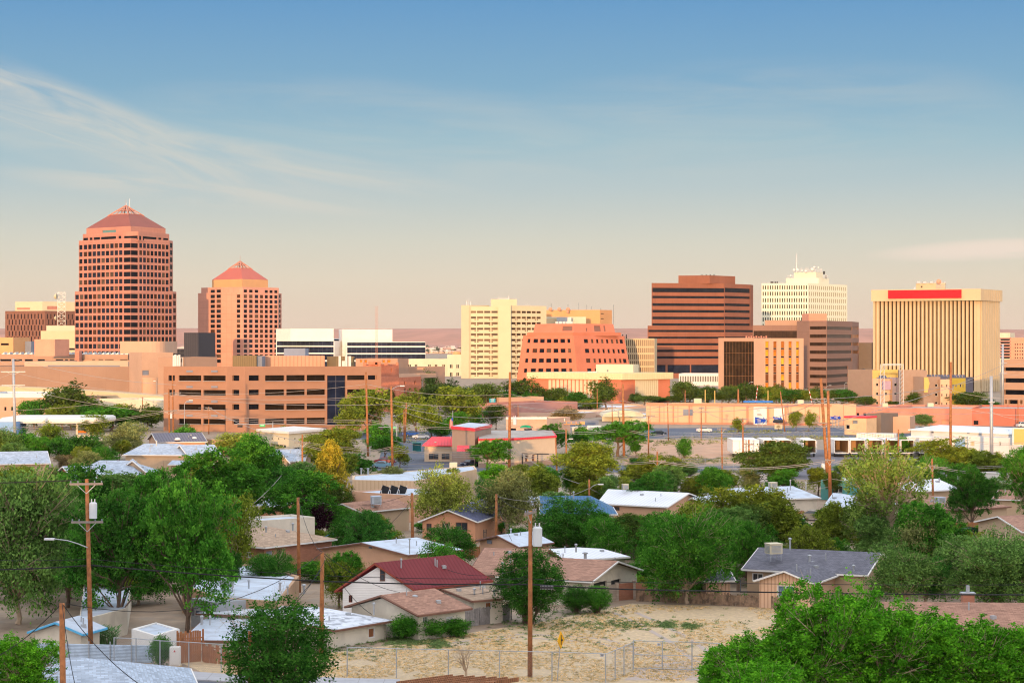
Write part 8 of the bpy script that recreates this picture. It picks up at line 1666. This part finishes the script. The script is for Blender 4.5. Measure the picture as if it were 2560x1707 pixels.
for i, (px, base, col, cn, rz) in enumerate(((560, 1440, (.45, .45, .47), 'silver', .3), (1010, 1440, (.25, .03, .03), 'dark red', 1.2), (1395, 1345, (.6, .6, .58), 'off-white', .2), (1640, 1330, (.05, .09, .2), 'navy', .4), (2035, 1300, (.35, .3, .22), 'beige', 2.8), (2215, 1310, (.55, .56, .6), 'pale grey', .1), (2420, 1345, (.03, .03, .03), 'black', .6), (505, 1235, (.30, .34, .4), 'steel blue', .2), (740, 1250, (.6, .6, .6), 'white', 2.9), (1560, 1320, (.12, .2, .14), 'green', .9))): car(cn + ' car parked in a back yard among the trees', px, base, col, rz)
for i, (px, base, col, cn, rz) in enumerate(((1290, 1092, (.5, .5, .5), 'light grey', .1), (1480, 1090, (.3, .04, .04), 'red', .1), (1405, 1096, (.6, .6, .62), 'white', .2), (2300, 1078, (.4, .38, .34), 'tan', .1), (2385, 1079, (.05, .06, .08), 'charcoal', .1), (1760, 1080, (.5, .5, .55), 'silver-blue', 3.1), (700, 1128, (.1, .12, .2), 'dark blue', .2), (760, 1130, (.55, .55, .55), 'pearl', .1), (100, 1112, (.5, .08, .06), 'bright red', .2), (240, 1108, (.6, .6, .6), 'snow-white', .3))): car(cn + ' car on the street or forecourt in the middle of town', px, base, col, rz)
# ------------------------------------------------------------------ houses and trees on the far mesa
R_ = random.Random(9); hm = []
for k, c in enumerate(((.66, .44, .32), (.74, .60, .46), (.50, .30, .22))):
    mb = MB(); mb.prism([(-8, -6), (8, -6), (8, 6), (-8, 6)], -4, 4); v = [(-9, -7, 4), (9, -7, 4), (9, 7, 4), (-9, 7, 4), (-9, 0, 7), (9, 0, 7)]; mb.add(v, [(0, 1, 5, 4), (2, 3, 4, 5), (1, 2, 5), (3, 0, 4)]); o = mb.build('mesa_house', M('mesa_house_wall_' + 'abc'[k], c, s=.05)); hm.append(o.data); bpy.data.objects.remove(o)
zones = [(1060, 1160, 870, 893, 100), (445, 462, 870, 880, 8)]
FT = AR['f1'][0]
for x0, x1, y0, y1, n in zones:
    for k in range(n):
        px, py = R_.uniform(x0, x1), R_.uniform(y0, y1)
        Y = 3300 + (893 - py) / 40 * 4700 if py > 853 else 8100 + (853 - py) * 12; z = gh(gx(px, Y), Y); Y2 = (CZ - z) * F / (py - HY) if py > 856 else Y; Y = min(max(Y2, 3300), 8600); x = gx(px, Y); z = gh(x, Y)
        if k % 3 != 2:
            o = bpy.data.objects.new('mesa_house', R_.choice(hm)); COL.objects.link(o); o.location = (x, Y, z); o.rotation_euler.z = R_.uniform(-.5, .5); s_ = R_.uniform(.6, 1.1) * Y / 5000; o.scale = (s_, s_, s_); tag(o, 'tiny pale house among trees at the foot of the far mesa', 'house', 'tiny houses on the far mesa slope')
        else:
            o = bpy.data.objects.new('mesa_tree', FT); COL.objects.link(o); o.location = (x, Y, z - 2); s_ = R_.uniform(7, 14) * Y / 5000; o.scale = (s_ * 1.6, s_ * 1.6, s_ * .9); o.color = (.09, .12, .07, 1); tag(o, 'dusky green tree clump among the far mesa houses', 'tree', 'tree clumps on the far mesa slope')
mh = bpy.data.materials.new('thin_haze'); mh.use_nodes = True; nt = mh.node_tree; nt.nodes.clear(); o_ = nt.nodes.new('ShaderNodeOutputMaterial'); pv = nt.nodes.new('ShaderNodeVolumePrincipled'); pv.inputs['Color'].default_value = (.95, .86, .80, 1); pv.inputs['Density'].default_value = 1.75e-5; nt.links.new(pv.outputs[0], o_.inputs['Volume'])
mb = MB(); mb.box((0, 5900, 84.5), (19000, 13400, 179)); tag(mb.build('haze', mh), kind='stuff')
# one unit above is 1.35 m: bring the whole place (ground, camera height, everything) to metres
KS = 1.35
for o in list(COL.objects):
    if o.parent is None:
        o.location = o.location * KS
        if o.type not in ('CAMERA', 'LIGHT'): o.scale = o.scale * KS
mh.node_tree.nodes['Principled Volume'].inputs['Density'].default_value = 1.3e-5
cam.clip_end = 90000
